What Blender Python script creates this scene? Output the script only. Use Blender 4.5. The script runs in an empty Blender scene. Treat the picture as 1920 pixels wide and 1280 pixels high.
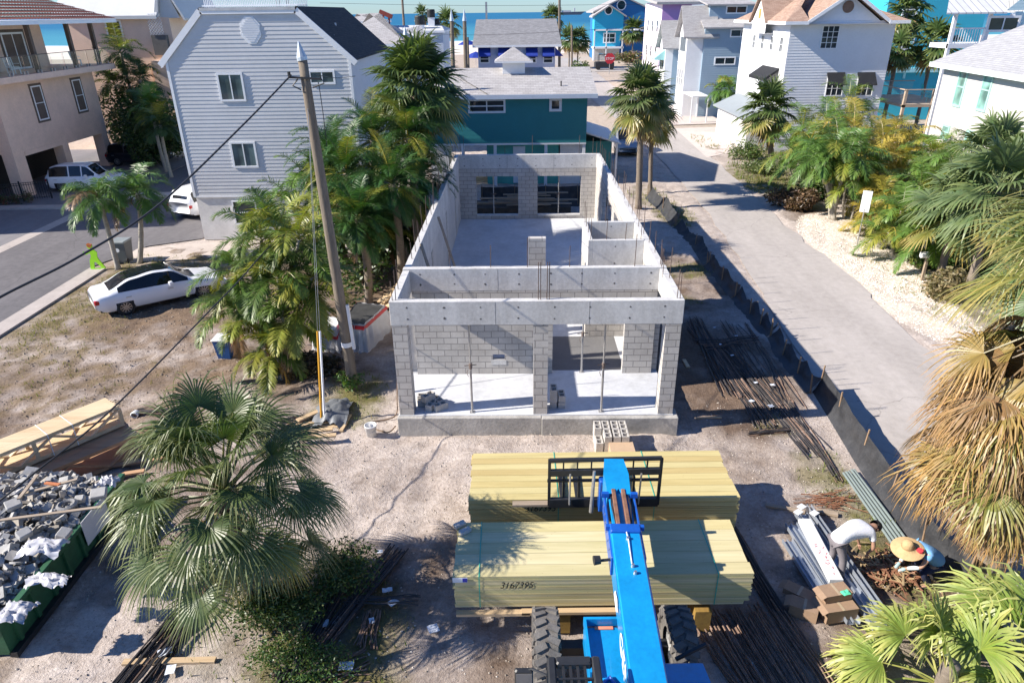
import bpy, math, random
from mathutils import Vector, Matrix, noise
R=math.radians; PI=math.pi
rnd=random.Random(7)
S=bpy.context.scene; COL=S.collection
# ---------------------------------------------------------------- camera
FPX=1290.0; PITCH=math.atan(617.3/FPX); ROLL=math.atan(.012); CH=10.5
cam_d=bpy.data.cameras.new('Camera'); cam=bpy.data.objects.new('Camera',cam_d); COL.objects.link(cam)
cam_d.sensor_width=36; cam_d.lens=36*FPX/1920; cam_d.clip_end=20000; cam_d.clip_start=.1
cam.matrix_world=Matrix.Translation((0,0,CH))@Matrix.Rotation(PI/2-PITCH,4,'X')@Matrix.Rotation(-ROLL,4,'Z')
S.camera=cam
# ---------------------------------------------------------------- world and sun
SUN_EL=R(34.6); SUN_V=Vector((-math.cos(SUN_EL)*math.cos(R(8.2)),-math.cos(SUN_EL)*math.sin(R(8.2)),math.sin(SUN_EL)))
W=bpy.data.worlds.new('World'); S.world=W; W.use_nodes=True
nt=W.node_tree; bg=nt.nodes['Background']; sky=nt.nodes.new('ShaderNodeTexSky'); sky.sky_type='NISHITA'
sky.sun_disc=False; sky.sun_elevation=SUN_EL; sky.sun_rotation=math.atan2(SUN_V.x,SUN_V.y)
sky.air_density=1.0; sky.dust_density=.1; sky.ozone_density=2.5
tn=nt.nodes.new('ShaderNodeMix'); tn.data_type='RGBA'; tn.blend_type='MULTIPLY'; tn.inputs[0].default_value=1; tn.inputs[7].default_value=(.62,.90,1.36,1)
nt.links.new(sky.outputs[0],tn.inputs[6]); nt.links.new(tn.outputs[2],bg.inputs[0]); bg.inputs[1].default_value=.066
sd=bpy.data.lights.new('Sun','SUN'); sd.energy=4.9; sd.angle=R(.5); sd.color=(1,.925,.82)
so=bpy.data.objects.new('Sun',sd); COL.objects.link(so); so.rotation_euler=SUN_V.to_track_quat('Z','Y').to_euler()
S.view_settings.view_transform='Standard'; S.view_settings.look='None'; S.view_settings.gamma=1; S.view_settings.use_curve_mapping=False
S.view_settings.exposure=.95
S.cycles.max_bounces=6; S.cycles.transparent_max_bounces=12
# ---------------------------------------------------------------- picture -> world (ground or a vertical plane), used to place real geometry
def _ray(px,py):
    u=px-960; v=py-640; c=math.cos(ROLL); s=math.sin(ROLL)
    U=u*c-v*s; V=u*s+v*c
    return U, FPX*math.cos(PITCH)-V*math.sin(PITCH), -FPX*math.sin(PITCH)-V*math.cos(PITCH)
def at(px,py,z=0):
    X,Y,Z=_ray(px,py); t=(z-CH)/Z; return Vector((X*t,Y*t,z))
def aty(px,py,y):
    X,Y,Z=_ray(px,py); t=y/Y; return Vector((X*t,y,CH+Z*t))
def atx(px,py,x):
    X,Y,Z=_ray(px,py); t=x/X; return Vector((x,Y*t,CH+Z*t))
# ---------------------------------------------------------------- materials
MATS={}
def nodes(name):
    m=bpy.data.materials.new(name); m.use_nodes=True; t=m.node_tree
    return m,t,t.nodes['Principled BSDF'],t.nodes,t.links
def mth(N,L,op,a,b=None,c=None):
    n=N.new('ShaderNodeMath'); n.operation=op
    for i,v in enumerate((a,b,c)):
        if v is None: continue
        if isinstance(v,(int,float)): n.inputs[i].default_value=v
        else: L.new(v,n.inputs[i])
    return n.outputs[0]
def mixc(N,L,f,a,b,mode='MIX'):
    n=N.new('ShaderNodeMix'); n.data_type='RGBA'; n.blend_type=mode
    for s,v in ((n.inputs[0],f),(n.inputs[6],a),(n.inputs[7],b)):
        if isinstance(v,(int,float)): s.default_value=v
        elif isinstance(v,tuple): s.default_value=(*v[:3],1)
        else: L.new(v,s)
    return n.outputs[2]
def ramp(N,L,f,a,b,lo=0.,hi=1.):
    n=N.new('ShaderNodeMapRange'); n.inputs[1].default_value=a; n.inputs[2].default_value=b; n.inputs[3].default_value=lo; n.inputs[4].default_value=hi
    L.new(f,n.inputs[0]); return n.outputs[0]
def nz(N,L,co,scale,detail=4,rough=.6,dist=0):
    n=N.new('ShaderNodeTexNoise'); n.inputs['Scale'].default_value=scale; n.inputs['Detail'].default_value=detail; n.inputs['Roughness'].default_value=rough; n.inputs['Distortion'].default_value=dist
    L.new(co,n.inputs['Vector']); return n.outputs[0]
def setb(N,L,B,h,st,dist=.01):
    n=N.new('ShaderNodeBump'); n.inputs['Strength'].default_value=st; n.inputs['Distance'].default_value=dist; L.new(h,n.inputs['Height']); L.new(n.outputs[0],B.inputs['Normal'])
def M(name,col,rough=.75,var=.18,scale=2.5,bump=.25,bscale=60,metal=0,coat=0,stretch=None,col2=None,lo=.35,hi=.65,spec=None):
    """plain procedural material: two noises vary the colour, a finer one the height"""
    if name in MATS: return MATS[name]
    m,t,B,N,L=nodes(name); g=N.new('ShaderNodeTexCoord').outputs['Object']
    if stretch:
        mp=N.new('ShaderNodeMapping'); mp.inputs['Scale'].default_value=stretch; L.new(g,mp.inputs[0]); g=mp.outputs[0]
    a=nz(N,L,g,scale,5,.65); b=nz(N,L,g,scale*9,3,.6)
    s=mth(N,L,'ADD',mth(N,L,'MULTIPLY',a,.65),mth(N,L,'MULTIPLY',b,.35))
    c2=col2 or tuple(min(1,c*(1+var)) for c in col); c1=col if col2 else tuple(c*(1-var) for c in col)
    L.new(mixc(N,L,ramp(N,L,s,lo,hi),c1,c2),B.inputs['Base Color'])
    B.inputs['Roughness'].default_value=rough; B.inputs['Metallic'].default_value=metal; B.inputs['Coat Weight'].default_value=coat
    if spec is not None: B.inputs['Specular IOR Level'].default_value=spec
    if bump: setb(N,L,B,nz(N,L,g,bscale,4),bump)
    MATS[name]=m; return m
def wallco(N,L):
    """u along the wall whichever way it faces, v = height"""
    ge=N.new('ShaderNodeNewGeometry'); p=N.new('ShaderNodeSeparateXYZ'); L.new(ge.outputs['Position'],p.inputs[0])
    n=N.new('ShaderNodeSeparateXYZ'); L.new(ge.outputs['True Normal'],n.inputs[0])
    k=mth(N,L,'GREATER_THAN',mth(N,L,'ABSOLUTE',n.outputs[0]),mth(N,L,'ABSOLUTE',n.outputs[1]))
    u=mth(N,L,'ADD',mth(N,L,'MULTIPLY',p.outputs[1],k),mth(N,L,'MULTIPLY',p.outputs[0],mth(N,L,'SUBTRACT',1,k)))
    c=N.new('ShaderNodeCombineXYZ'); L.new(u,c.inputs[0]); L.new(p.outputs[2],c.inputs[1]); return c.outputs[0],ge.outputs['Position']
def BR(name,c1,c2,mortar,bw,bh,ms=.012,rough=.85,z0=0,bump=.5,offset=.5,dirt=.2):
    if name in MATS: return MATS[name]
    m,t,B,N,L=nodes(name); co,pos=wallco(N,L)
    mp=N.new('ShaderNodeMapping'); mp.inputs['Location'].default_value=(0,-z0,0); L.new(co,mp.inputs[0])
    b=N.new('ShaderNodeTexBrick'); b.offset=offset; L.new(mp.outputs[0],b.inputs[0])
    b.inputs['Color1'].default_value=(*c1,1); b.inputs['Color2'].default_value=(*c2,1); b.inputs['Mortar'].default_value=(*mortar,1)
    b.inputs['Scale'].default_value=1; b.inputs['Mortar Size'].default_value=ms; b.inputs['Mortar Smooth'].default_value=.1; b.inputs['Brick Width'].default_value=bw; b.inputs['Row Height'].default_value=bh; b.inputs['Bias'].default_value=0
    n=nz(N,L,pos,1.3,5,.7); n2=nz(N,L,pos,30,3)
    f=mth(N,L,'ADD',mth(N,L,'MULTIPLY',n,.7),mth(N,L,'MULTIPLY',n2,.3))
    c=mixc(N,L,ramp(N,L,f,.35,.65,dirt,0),b.outputs[0],(c1[0]*.45,c1[1]*.42,c1[2]*.4))
    L.new(c,B.inputs['Base Color']); B.inputs['Roughness'].default_value=rough
    h=mth(N,L,'ADD',mth(N,L,'MULTIPLY',b.outputs[1],-1),mth(N,L,'MULTIPLY',n2,.5)); setb(N,L,B,h,bump,.006)
    MATS[name]=m; return m
def leafmat(name='leaf',rough=.42,trans=.28):
    if name in MATS: return MATS[name]
    m,t,B,N,L=nodes(name); a=N.new('ShaderNodeAttribute'); a.attribute_name='col'
    g=N.new('ShaderNodeNewGeometry').outputs['Position']; n=nz(N,L,g,7,3)
    c=mixc(N,L,ramp(N,L,n,.3,.7),a.outputs[0],mixc(N,L,.5,a.outputs[0],(.30,.26,.08)),)
    c=mixc(N,L,ramp(N,L,n,.45,.75,0,.15),a.outputs[0],c)
    L.new(c,B.inputs['Base Color']); B.inputs['Roughness'].default_value=rough
    tr=N.new('ShaderNodeBsdfTranslucent'); L.new(mixc(N,L,1.,c,(1.0,1.1,.45),'MULTIPLY'),tr.inputs[0])
    mx=N.new('ShaderNodeMixShader'); mx.inputs[0].default_value=trans; L.new(B.outputs[0],mx.inputs[1]); L.new(tr.outputs[0],mx.inputs[2])
    L.new(mx.outputs[0],N['Material Output'].inputs[0]); MATS[name]=m; return m
def glass(name='window_glass',col=(.02,.03,.035),rough=.04,curtain=0):
    if name in MATS: return MATS[name]
    m,t,B,N,L=nodes(name); g=N.new('ShaderNodeNewGeometry').outputs['Position']
    n=nz(N,L,g,.8,2); L.new(mixc(N,L,ramp(N,L,n,.35,.65),tuple(c*.6 for c in col),tuple(c*(1.5+curtain) for c in col)),B.inputs['Base Color'])
    B.inputs['Roughness'].default_value=rough; B.inputs['IOR'].default_value=1.55
    setb(N,L,B,nz(N,L,g,1.5,1),.12,.02); MATS[name]=m; return m
# ---------------------------------------------------------------- mesh builder
ORG={}
class MB:
    def __init__(s): s.v=[]; s.f=[]; s.mi=[]; s.c=[]; s.k=0; s.col=None; s.X=None
    def add(s,vs,fs):
        o=len(s.v)
        if s.X is not None: vs=[s.X@Vector(v) for v in vs]
        s.v+=[tuple(v) for v in vs]; s.f+=[tuple(i+o for i in f) for f in fs]; s.mi+=[s.k]*len(fs)
        s.c+=[s.col or (1,1,1)]*len(vs)
        return s
    def box(s,x0,x1,y0,y1,z0,z1):
        return s.add([(x0,y0,z0),(x1,y0,z0),(x1,y1,z0),(x0,y1,z0),(x0,y0,z1),(x1,y0,z1),(x1,y1,z1),(x0,y1,z1)],
          [(0,3,2,1),(4,5,6,7),(0,1,5,4),(1,2,6,5),(2,3,7,6),(3,0,4,7)])
    def cbox(s,x0,x1,y0,y1,z0,z1,b=.02):
        """box with chamfered vertical and top edges"""
        a=[(x0+b,y0),(x1-b,y0),(x1,y0+b),(x1,y1-b),(x1-b,y1),(x0+b,y1),(x0,y1-b),(x0,y0+b)]
        i=[(x0+2*b,y0+b),(x1-2*b,y0+b),(x1-b,y0+2*b),(x1-b,y1-2*b),(x1-2*b,y1-b),(x0+2*b,y1-b),(x0+b,y1-2*b),(x0+b,y0+2*b)]
        v=[(*p,z0) for p in a]+[(*p,z1-b) for p in a]+[(*p,z1) for p in i]
        f=[tuple(range(7,-1,-1)),tuple(range(16,24))]
        for j in range(8):
            k=(j+1)%8; f+=[(j,k,8+k,8+j),(8+j,8+k,16+k,16+j)]
        return s.add(v,f)
    def fbox(s,F,u0,u1,n0,n1,z0,z1):
        """box in a facade frame F=(origin,u,n)"""
        O,u,n=F; P=lambda a,b,c:(O[0]+u[0]*a+n[0]*b,O[1]+u[1]*a+n[1]*b,O[2]+c)
        return s.add([P(u0,n0,z0),P(u1,n0,z0),P(u1,n1,z0),P(u0,n1,z0),P(u0,n0,z1),P(u1,n0,z1),P(u1,n1,z1),P(u0,n1,z1)],
          [(0,3,2,1),(4,5,6,7),(0,1,5,4),(1,2,6,5),(2,3,7,6),(3,0,4,7)])
    def bar(s,a,b,w,h=None,up=(0,0,1)):
        a=Vector(a);b=Vector(b);d=(b-a)
        if d.length<1e-6:return s
        d.normalize(); up=Vector(up)
        if abs(d.dot(up))>.98: up=Vector((1,0,0))
        x=d.cross(up).normalized()*(w/2); y=x.cross(d).normalized()*((h or w)/2)
        return s.add([a-x-y,a+x-y,a+x+y,a-x+y,b-x-y,b+x-y,b+x+y,b-x+y],[(0,3,2,1),(4,5,6,7),(0,1,5,4),(1,2,6,5),(2,3,7,6),(3,0,4,7)])
    def tube(s,pts,r,n=8,cap=True):
        pts=[Vector(p) for p in pts]; rs=r if isinstance(r,(list,tuple)) else [r]*len(pts)
        vs=[];fs=[];ref=None
        for i,p in enumerate(pts):
            d=(pts[min(i+1,len(pts)-1)]-pts[max(i-1,0)]).normalized()
            if ref is None: ref=Vector((0,0,1)) if abs(d.z)<.9 else Vector((1,0,0))
            x=d.cross(ref).normalized(); y=d.cross(x).normalized(); ref=x.cross(d)
            for k in range(n):
                a=2*PI*k/n; vs.append(p+x*math.cos(a)*rs[i]+y*math.sin(a)*rs[i])
        for i in range(len(pts)-1):
            for k in range(n):
                q=(k+1)%n; fs.append((i*n+k,i*n+q,(i+1)*n+q,(i+1)*n+k))
        if cap: fs+= [tuple(range(n-1,-1,-1)),tuple(range((len(pts)-1)*n,len(pts)*n))]
        return s.add(vs,fs)
    def cyl(s,x,y,z0,z1,r0,r1=None,n=16): return s.tube([(x,y,z0),(x,y,z1)],[r0,r0 if r1 is None else r1],n)
    def lathe(s,c,prof,n=20,ax='Z'):
        vs=[];fs=[]
        for r,z in prof:
            for k in range(n):
                a=2*PI*k/n; p=(r*math.cos(a),r*math.sin(a),z)
                if ax=='X': p=(p[2],p[0],p[1])
                if ax=='Y': p=(p[0],p[2],p[1])
                vs.append((c[0]+p[0],c[1]+p[1],c[2]+p[2]))
        for i in range(len(prof)-1):
            for k in range(n): q=(k+1)%n; fs.append((i*n+k,i*n+q,(i+1)*n+q,(i+1)*n+k))
        return s.add(vs,fs)
    def poly(s,pts): return s.add(pts,[tuple(range(len(pts)))])
    def prism(s,pts,d):
        """polygon pts extruded by vector d"""
        n=len(pts); d=Vector(d); vs=[Vector(p) for p in pts]+[Vector(p)+d for p in pts]
        return s.add(vs,[tuple(range(n-1,-1,-1)),tuple(range(n,2*n))]+[(i,(i+1)%n,n+(i+1)%n,n+i) for i in range(n)])
    def build(s,name,mat,parent=None,smooth=False,label=None,world=True):
        me=bpy.data.meshes.new(name); o=ORG.get(parent.name if parent else None,Vector((0,0,0)))
        vs=[(v[0]-o[0],v[1]-o[1],v[2]-o[2]) for v in s.v]
        me.from_pydata(vs,[],s.f); ms=mat if isinstance(mat,(list,tuple)) else [mat]
        for m in ms: me.materials.append(m)
        if len(ms)>1: me.polygons.foreach_set('material_index',s.mi)
        if any(c!=(1,1,1) for c in s.c[:1]+s.c[-1:]):
            at_=me.attributes.new('col','FLOAT_COLOR','POINT'); fl=[]
            for c in s.c: fl+=[c[0],c[1],c[2],1.]
            at_.data.foreach_set('color',fl)
        if smooth: me.polygons.foreach_set('use_smooth',[True]*len(me.polygons))
        me.update(); ob=bpy.data.objects.new(name,me); COL.objects.link(ob)
        if parent: ob.parent=parent; ORG[ob.name]=o
        if label: ob['label']=label
        return ob
def tag(o,label=None,cat=None,group=None,kind=None):
    for k,v in (('label',label),('category',cat),('group',group),('kind',kind)):
        if v: o[k]=v
    return o
def T(name,loc,label,cat,group=None,rz=0):
    o=bpy.data.objects.new(name,None); COL.objects.link(o); o.empty_display_size=.3
    o.location=loc; o.rotation_euler=(0,0,rz); ORG[o.name]=Vector(loc) if rz==0 else Vector((0,0,0))
    return tag(o,label,cat,group)
def TL(name,loc,label,cat,group=None,rz=0):
    """thing whose parts are built in its own local coordinates"""
    o=T(name,loc,label,cat,group,rz); ORG[o.name]=Vector((0,0,0)); return o
def copy(o,loc=None,rz=None,label=None,scale=None,parent=None):
    c=o.copy(); COL.objects.link(c); c.parent=parent
    for ch in list(o.children): copy(ch,parent=c)
    if loc is not None: c.location=loc
    if rz is not None: c.rotation_euler=(0,0,rz)
    if scale is not None: c.scale=(scale,)*3
    if label: c['label']=label
    return c
def single(mb,name,mat,label,cat,group=None,kind=None,smooth=False):
    """a thing that is one mesh, its origin at the base of the mesh"""
    xs=[v[0] for v in mb.v]; ys=[v[1] for v in mb.v]; zs=[v[2] for v in mb.v]
    c=Vector(((min(xs)+max(xs))/2,(min(ys)+max(ys))/2,min(zs)))
    if kind=='structure': c=Vector((0,0,0))
    ORG['__s']=c
    class P: name='__s'
    me_par=P()
    o=ORG['__s']; mb.v=[(v[0]-o[0],v[1]-o[1],v[2]-o[2]) for v in mb.v]
    ob=mb.build(name,mat,None,smooth); ob.location=c
    return tag(ob,label,cat,group,kind)
def text(body,size,mat,name,parent,loc,rot,depth=.004,shear=0,org=None,sx=1,xa=None):
    cu=bpy.data.curves.new(name,'FONT'); cu.body=body; cu.size=size; cu.extrude=depth; cu.shear=shear; cu.align_x='LEFT'
    tmp=bpy.data.objects.new(name+'_c',cu); COL.objects.link(tmp)
    dg=bpy.context.evaluated_depsgraph_get(); me=bpy.data.meshes.new_from_object(tmp.evaluated_get(dg))
    bpy.data.objects.remove(tmp); me.materials.clear(); me.materials.append(mat)
    Mx=Matrix.Translation(loc)@rot@Matrix.Diagonal((sx,1,1,1)); me.transform(Mx)
    o=ORG.get(parent.name,Vector((0,0,0))) if parent else Vector((0,0,0)); me.transform(Matrix.Translation(-o))
    ob=bpy.data.objects.new(name,me); COL.objects.link(ob)
    if parent: ob.parent=parent; ORG[ob.name]=o
    return ob
# ---------------------------------------------------------------- facade helpers
def FR(x,y,face,z=0):
    """facade frame; face S looks at the camera, W left, E right, N away"""
    return {'S':((x,y,z),(1,0,0),(0,-1,0)),'W':((x,y,z),(0,1,0),(-1,0,0)),'E':((x,y,z),(0,1,0),(1,0,0)),'N':((x,y,z),(1,0,0),(0,1,0))}[face]
def siding(mb,F,ext,z0,z1,step=.18,e=.014,n0=0):
    """lapped boards: every course leans out at its lower edge and has a lip under it"""
    O,u,n=F; P=lambda a,b,c:(O[0]+u[0]*a+n[0]*b,O[1]+u[1]*a+n[1]*b,O[2]+c)
    z=z0; vs=[];fs=[]
    while z<z1-1e-4:
        zt=min(z+step,z1); a0,b0=ext(z+1e-4); a1,b1=ext(zt-1e-4); k=len(vs)
        vs+=[P(a0,n0+e,z),P(b0,n0+e,z),P(b1,n0,zt),P(a1,n0,zt),P(a0,n0,z),P(b0,n0,z)]
        fs+=[(k,k+1,k+2,k+3),(k+4,k+5,k+1,k)]; z=zt
    return mb.add(vs,fs)
def win(par,F,u,z,w,h,style='slide',fm=None,gm=None,fw=.07,d=.06,label=None):
    fm=fm or M('white_trim',(.78,.79,.80),.5,.05); gm=gm or glass()
    m=MB(); m.fbox(F,u,u+w,0,d,z,z+fw); m.fbox(F,u,u+w,0,d,z+h-fw,z+h); m.fbox(F,u,u+fw,.001,d-.001,z+fw,z+h-fw); m.fbox(F,u+w-fw,u+w,.001,d-.001,z+fw,z+h-fw)
    b=fw*.55; iu0,iu1,iz0,iz1=u+fw,u+w-fw,z+fw,z+h-fw
    def vb(x): m.fbox(F,x-b/2,x+b/2,.003,d-.01,iz0,iz1)
    def hb(y): m.fbox(F,iu0,iu1,.004,d-.013,y-b/2,y+b/2)
    if style=='slide': vb((iu0+iu1)/2)
    if style=='hung': hb((iz0+iz1)/2)
    if style=='two': vb((iu0+iu1)/2); hb((iz0+iz1)/2)
    if style[:4]=='grid':
        a,c=int(style[4]),int(style[5])
        for i in range(1,a): vb(iu0+(iu1-iu0)*i/a)
        for i in range(1,c): hb(iz0+(iz1-iz0)*i/c)
    f=m.build('window',fm,par,label=label)
    g=MB(); g.fbox(F,iu0,iu1,-.02,.018,iz0,iz1); g.build('pane',gm,f)
    return f
def rampbox(par,name,mat,P,th,label=None):
    """roof slab: polygon P (list of 3-D points) given a thickness downward"""
    m=MB(); m.prism([(p[0],p[1],p[2]-th) for p in P],(0,0,th)); return m.build(name,mat,par,label=label)
# ================================================================ SETTING
def fbm(x,y,s,seed=0,o=3):
    v=0;a=1;t=0
    for i in range(o): v+=a*noise.noise((x*s+seed,y*s-seed,seed*1.7)); t+=a; a*=.5; s*=2.1
    return v/t
ROADL=[(9.5,-30),(9.2,8),(9.1,13),(9.15,16.2),(9.6,20),(10.2,25.6),(10.7,31),(11.3,38.6),(11.8,54.3),(11.6,70),(11.0,93),(10.5,140),(10,185)]
ROADR=[(14.4,-30),(14.3,8),(14.1,13),(14.05,16.2),(14.1,21.5),(14.75,27.9),(14.7,33),(14.9,38.4),(15.9,54),(16.3,70),(15.9,93),(16.5,140),(17,185)]
def interp(P,y):
    if y<=P[0][1]: return P[0][0]
    for a,b in zip(P,P[1:]):
        if a[1]<=y<=b[1]: return a[0]+(b[0]-a[0])*(y-a[1])/(b[1]-a[1])
    return P[-1][0]
def in_blob(x,y,B):
    m=0
    for cx,cy,rx,ry,st in B:
        d=((x-cx)/rx)**2+((y-cy)/ry)**2
        if d<1: m=max(m,st*(1-d)**.5)
    return m
GRASS=[(-16.5,21.5,2.6,4.5,.45),(-18,25.2,2.2,3.6,1.1),(-14,19,3.5,3,.25),(-15.5,30.5,2.6,1.6,.9),(-17.6,30,1.3,2.3,1.),(-4.9,17.9,1.3,1.8,1.2),(-6,9.0,1.2,1.2,.4),(-3.4,8.6,1.6,2.6,1.3),(-4.6,10.4,1.4,1.4,.8),
 (7.8,14.0,.9,1.3,.9),(8.0,11.9,.8,2.0,1.25),(7.3,16.2,.6,.6,.5),(7.7,29,1.7,1.2,1.),(6.9,25.6,.8,.6,.8),(9.3,38.5,1.2,3.2,1.2),(8.6,43,1.2,3,.8),(19.5,46,4.5,5,1.3),(17.2,47,2.2,6,1.3),(22,55,5,5,1.2),(17,62,1.0,4,.9),(-17.5,18,2,2,.5),(-12,13.5,2.5,2,.5),(8,8.5,1.3,1.6,.7),(-2,7,1.6,1.3,.7),(18.5,25,3,4,1.),(19,31,3,5,.9)]
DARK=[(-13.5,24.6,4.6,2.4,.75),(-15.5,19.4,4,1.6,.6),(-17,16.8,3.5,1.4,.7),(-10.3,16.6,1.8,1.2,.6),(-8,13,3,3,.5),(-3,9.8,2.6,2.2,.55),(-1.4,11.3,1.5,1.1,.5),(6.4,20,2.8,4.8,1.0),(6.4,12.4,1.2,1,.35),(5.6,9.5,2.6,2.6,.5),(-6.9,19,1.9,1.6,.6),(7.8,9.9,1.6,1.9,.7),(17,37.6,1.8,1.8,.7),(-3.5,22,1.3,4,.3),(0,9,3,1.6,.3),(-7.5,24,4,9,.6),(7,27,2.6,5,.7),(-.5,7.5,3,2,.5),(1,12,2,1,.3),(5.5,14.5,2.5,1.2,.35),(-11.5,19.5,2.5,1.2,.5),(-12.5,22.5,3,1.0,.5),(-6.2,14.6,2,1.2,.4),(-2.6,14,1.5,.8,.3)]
SHELL=[(16.4,31,1.8,6.3,1.4),(15.8,25.5,1.6,5,1.4),(17.6,36.6,1.8,1.8,1.2)]
def pave(x,y):
    if interp(ROADL,y)-.15<x<interp(ROADR,y)+.15: return True
    if -31<x<-18.2 and y<62: return True
    if x<-14.3 and 33.4<y<62: return True
    return False
def gh(x,y):
    if pave(x,y): return -.03
    e=min(abs(x-interp(ROADL,y)),abs(x-interp(ROADR,y)),abs(x+18.3) if y<33 else 9); f=min(1,e/1.2)
    if x>-3.6 and x<4.7 and 16<y<36.6: return -.05
    h=.10*fbm(x,y,.55,3)+.10*fbm(x,y,1.6,9)+.075*fbm(x,y,3.6,5)
    # wheel ruts across the lot
    for (ax,ay,bx,by) in RUTS:
        L2=(bx-ax)**2+(by-ay)**2; t=((x-ax)*(bx-ax)+(y-ay)*(by-ay))/L2
        if 0<t<1:
            d=abs((x-ax)*(by-ay)-(y-ay)*(bx-ax))/math.sqrt(L2)
            if d<.55: h+=(-.05 if d<.22 else .025)*(.4+1.6*fbm(x,y,1.2,2))*(1.4 if x<-7 else .5)
    return h*f
RUTS=[(-9,14.6,-2,14.9),(-8.5,13.2,-2.2,13.0),(5.2,15,7.6,11.5),(6.3,15.2,8.2,13),(-18.5,17.2,-8.5,22.4),(-17.6,15.4,-7.6,20.6),(.7,16,1.0,5),(2.8,16,2.9,5),(-3,14.5,7.5,15.2),(-2,12,-1,5)]
def lerp(a,b,t): t=max(0,min(1,t)); return tuple(a[i]+(b[i]-a[i])*t for i in range(3))
def terrain():
    x0,x1,y0,y1,st=-32,26,3.5,62,.17
    nx=int((x1-x0)/st); ny=int((y1-y0)/st); m=MB()
    for j in range(ny+1):
        y=y0+j*st
        for i in range(nx+1):
            x=x0+i*st; n1=fbm(x,y,.45,1); n2=fbm(x,y,1.7,4)
            n=n1*.6+n2*.5
            c=lerp((.42,.365,.33),(.60,.54,.495),.5+1.2*n)
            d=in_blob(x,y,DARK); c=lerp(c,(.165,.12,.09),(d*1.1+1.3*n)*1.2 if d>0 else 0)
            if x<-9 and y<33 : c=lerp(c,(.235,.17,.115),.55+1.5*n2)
            g=in_blob(x,y,GRASS); c=lerp(c,(.15,.14,.05) if x>-9 else (.20,.165,.085),(g*.8+1.0*n2-.1) if g>0 else 0)
            s=in_blob(x,y,SHELL); c=lerp(c,(.72,.64,.55),s*1.4+n2*.6 if s>0 else 0)
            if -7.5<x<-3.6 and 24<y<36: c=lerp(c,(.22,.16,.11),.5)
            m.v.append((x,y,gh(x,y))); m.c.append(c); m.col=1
    for j in range(ny):
        for i in range(nx):
            a=j*(nx+1)+i; m.f.append((a,a+1,a+nx+2,a+nx+1))
    m.mi=[0]*len(m.f)
    return m
def groundmat():
    m,t,B,N,L=nodes('ground_sand'); a=N.new('ShaderNodeAttribute'); a.attribute_name='col'
    g=N.new('ShaderNodeNewGeometry').outputs['Position']
    n1=nz(N,L,g,2.2,6,.7); n2=nz(N,L,g,11,5,.7); n3=nz(N,L,g,55,3,.6)
    s=mth(N,L,'ADD',mth(N,L,'MULTIPLY',n1,.35),mth(N,L,'ADD',mth(N,L,'MULTIPLY',n2,.4),mth(N,L,'MULTIPLY',n3,.25)))
    c=mixc(N,L,1.,a.outputs[0],mixc(N,L,ramp(N,L,s,.38,.62),(.60,.55,.51),(1.2,1.19,1.18)),'MULTIPLY')
    v=N.new('ShaderNodeTexVoronoi'); v.inputs['Scale'].default_value=7; L.new(g,v.inputs[0])
    dots=mth(N,L,'MULTIPLY',ramp(N,L,v.outputs[0],.06,.02),ramp(N,L,nz(N,L,g,1.1,2),.5,.6))
    c=mixc(N,L,dots,c,(.10,.075,.05)); L.new(c,B.inputs['Base Color']); B.inputs['Roughness'].default_value=.95; B.inputs['Specular IOR Level'].default_value=.2
    h=mth(N,L,'ADD',mth(N,L,'MULTIPLY',n2,1.),mth(N,L,'MULTIPLY',n3,.35)); setb(N,L,B,h,.6,.08); return m
gm_=groundmat()
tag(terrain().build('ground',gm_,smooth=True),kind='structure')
mb=MB(); mb.col=(.50,.43,.36)
for (a,b,c,d) in [(-400,-32,-40,215),(26,400,-40,215),(-32,26,62,215),(-32,26,-40,3.5)]:
    mb.box(a,b,c,d,-.6,-.04)
tag(mb.build('ground',gm_),kind='structure')
# beach and sea
m,t,B,N,L=nodes('beach_sand'); g=N.new('ShaderNodeNewGeometry').outputs['Position']
L.new(mixc(N,L,nz(N,L,g,.08,5),(.62,.54,.45),(.78,.70,.62)),B.inputs['Base Color']); B.inputs['Roughness'].default_value=.95
mb=MB(); mb.add([(-2500,205,.0),(2500,205,.0),(2500,326,-.55),(-2500,326,-.55)],[(0,1,2,3)]); tag(mb.build('beach',m),kind='structure')
m,t,B,N,L=nodes('sea_water'); g=N.new('ShaderNodeNewGeometry').outputs['Position']; sx=N.new('ShaderNodeSeparateXYZ'); L.new(g,sx.inputs[0])
mp=N.new('ShaderNodeMapping'); mp.inputs['Scale'].default_value=(.012,.05,1); L.new(g,mp.inputs[0])
sh=mth(N,L,'ADD',ramp(N,L,sx.outputs[1],315,900),mth(N,L,'MULTIPLY',mth(N,L,'SUBTRACT',nz(N,L,mp.outputs[0],1,4),.5),.5))
c=mixc(N,L,sh,(.07,.29,.36),(.018,.14,.26)); foam=mth(N,L,'MULTIPLY',ramp(N,L,sx.outputs[1],328,318),ramp(N,L,nz(N,L,mp.outputs[0],3,4),.45,.55))
L.new(mixc(N,L,foam,c,(.8,.85,.85)),B.inputs['Base Color']); B.inputs['Roughness'].default_value=.5; B.inputs['Specular IOR Level'].default_value=.18
mp2=N.new('ShaderNodeMapping'); mp2.inputs['Scale'].default_value=(.25,.8,1); L.new(g,mp2.inputs[0]); setb(N,L,B,nz(N,L,mp2.outputs[0],1,4),.6,.6)
mb=MB(); mb.add([(-9000,316,-.5),(9000,316,-.5),(12000,15000,-.5),(-12000,15000,-.5)],[(0,1,2,3)]); tag(mb.build('sea',m),kind='structure')
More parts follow.
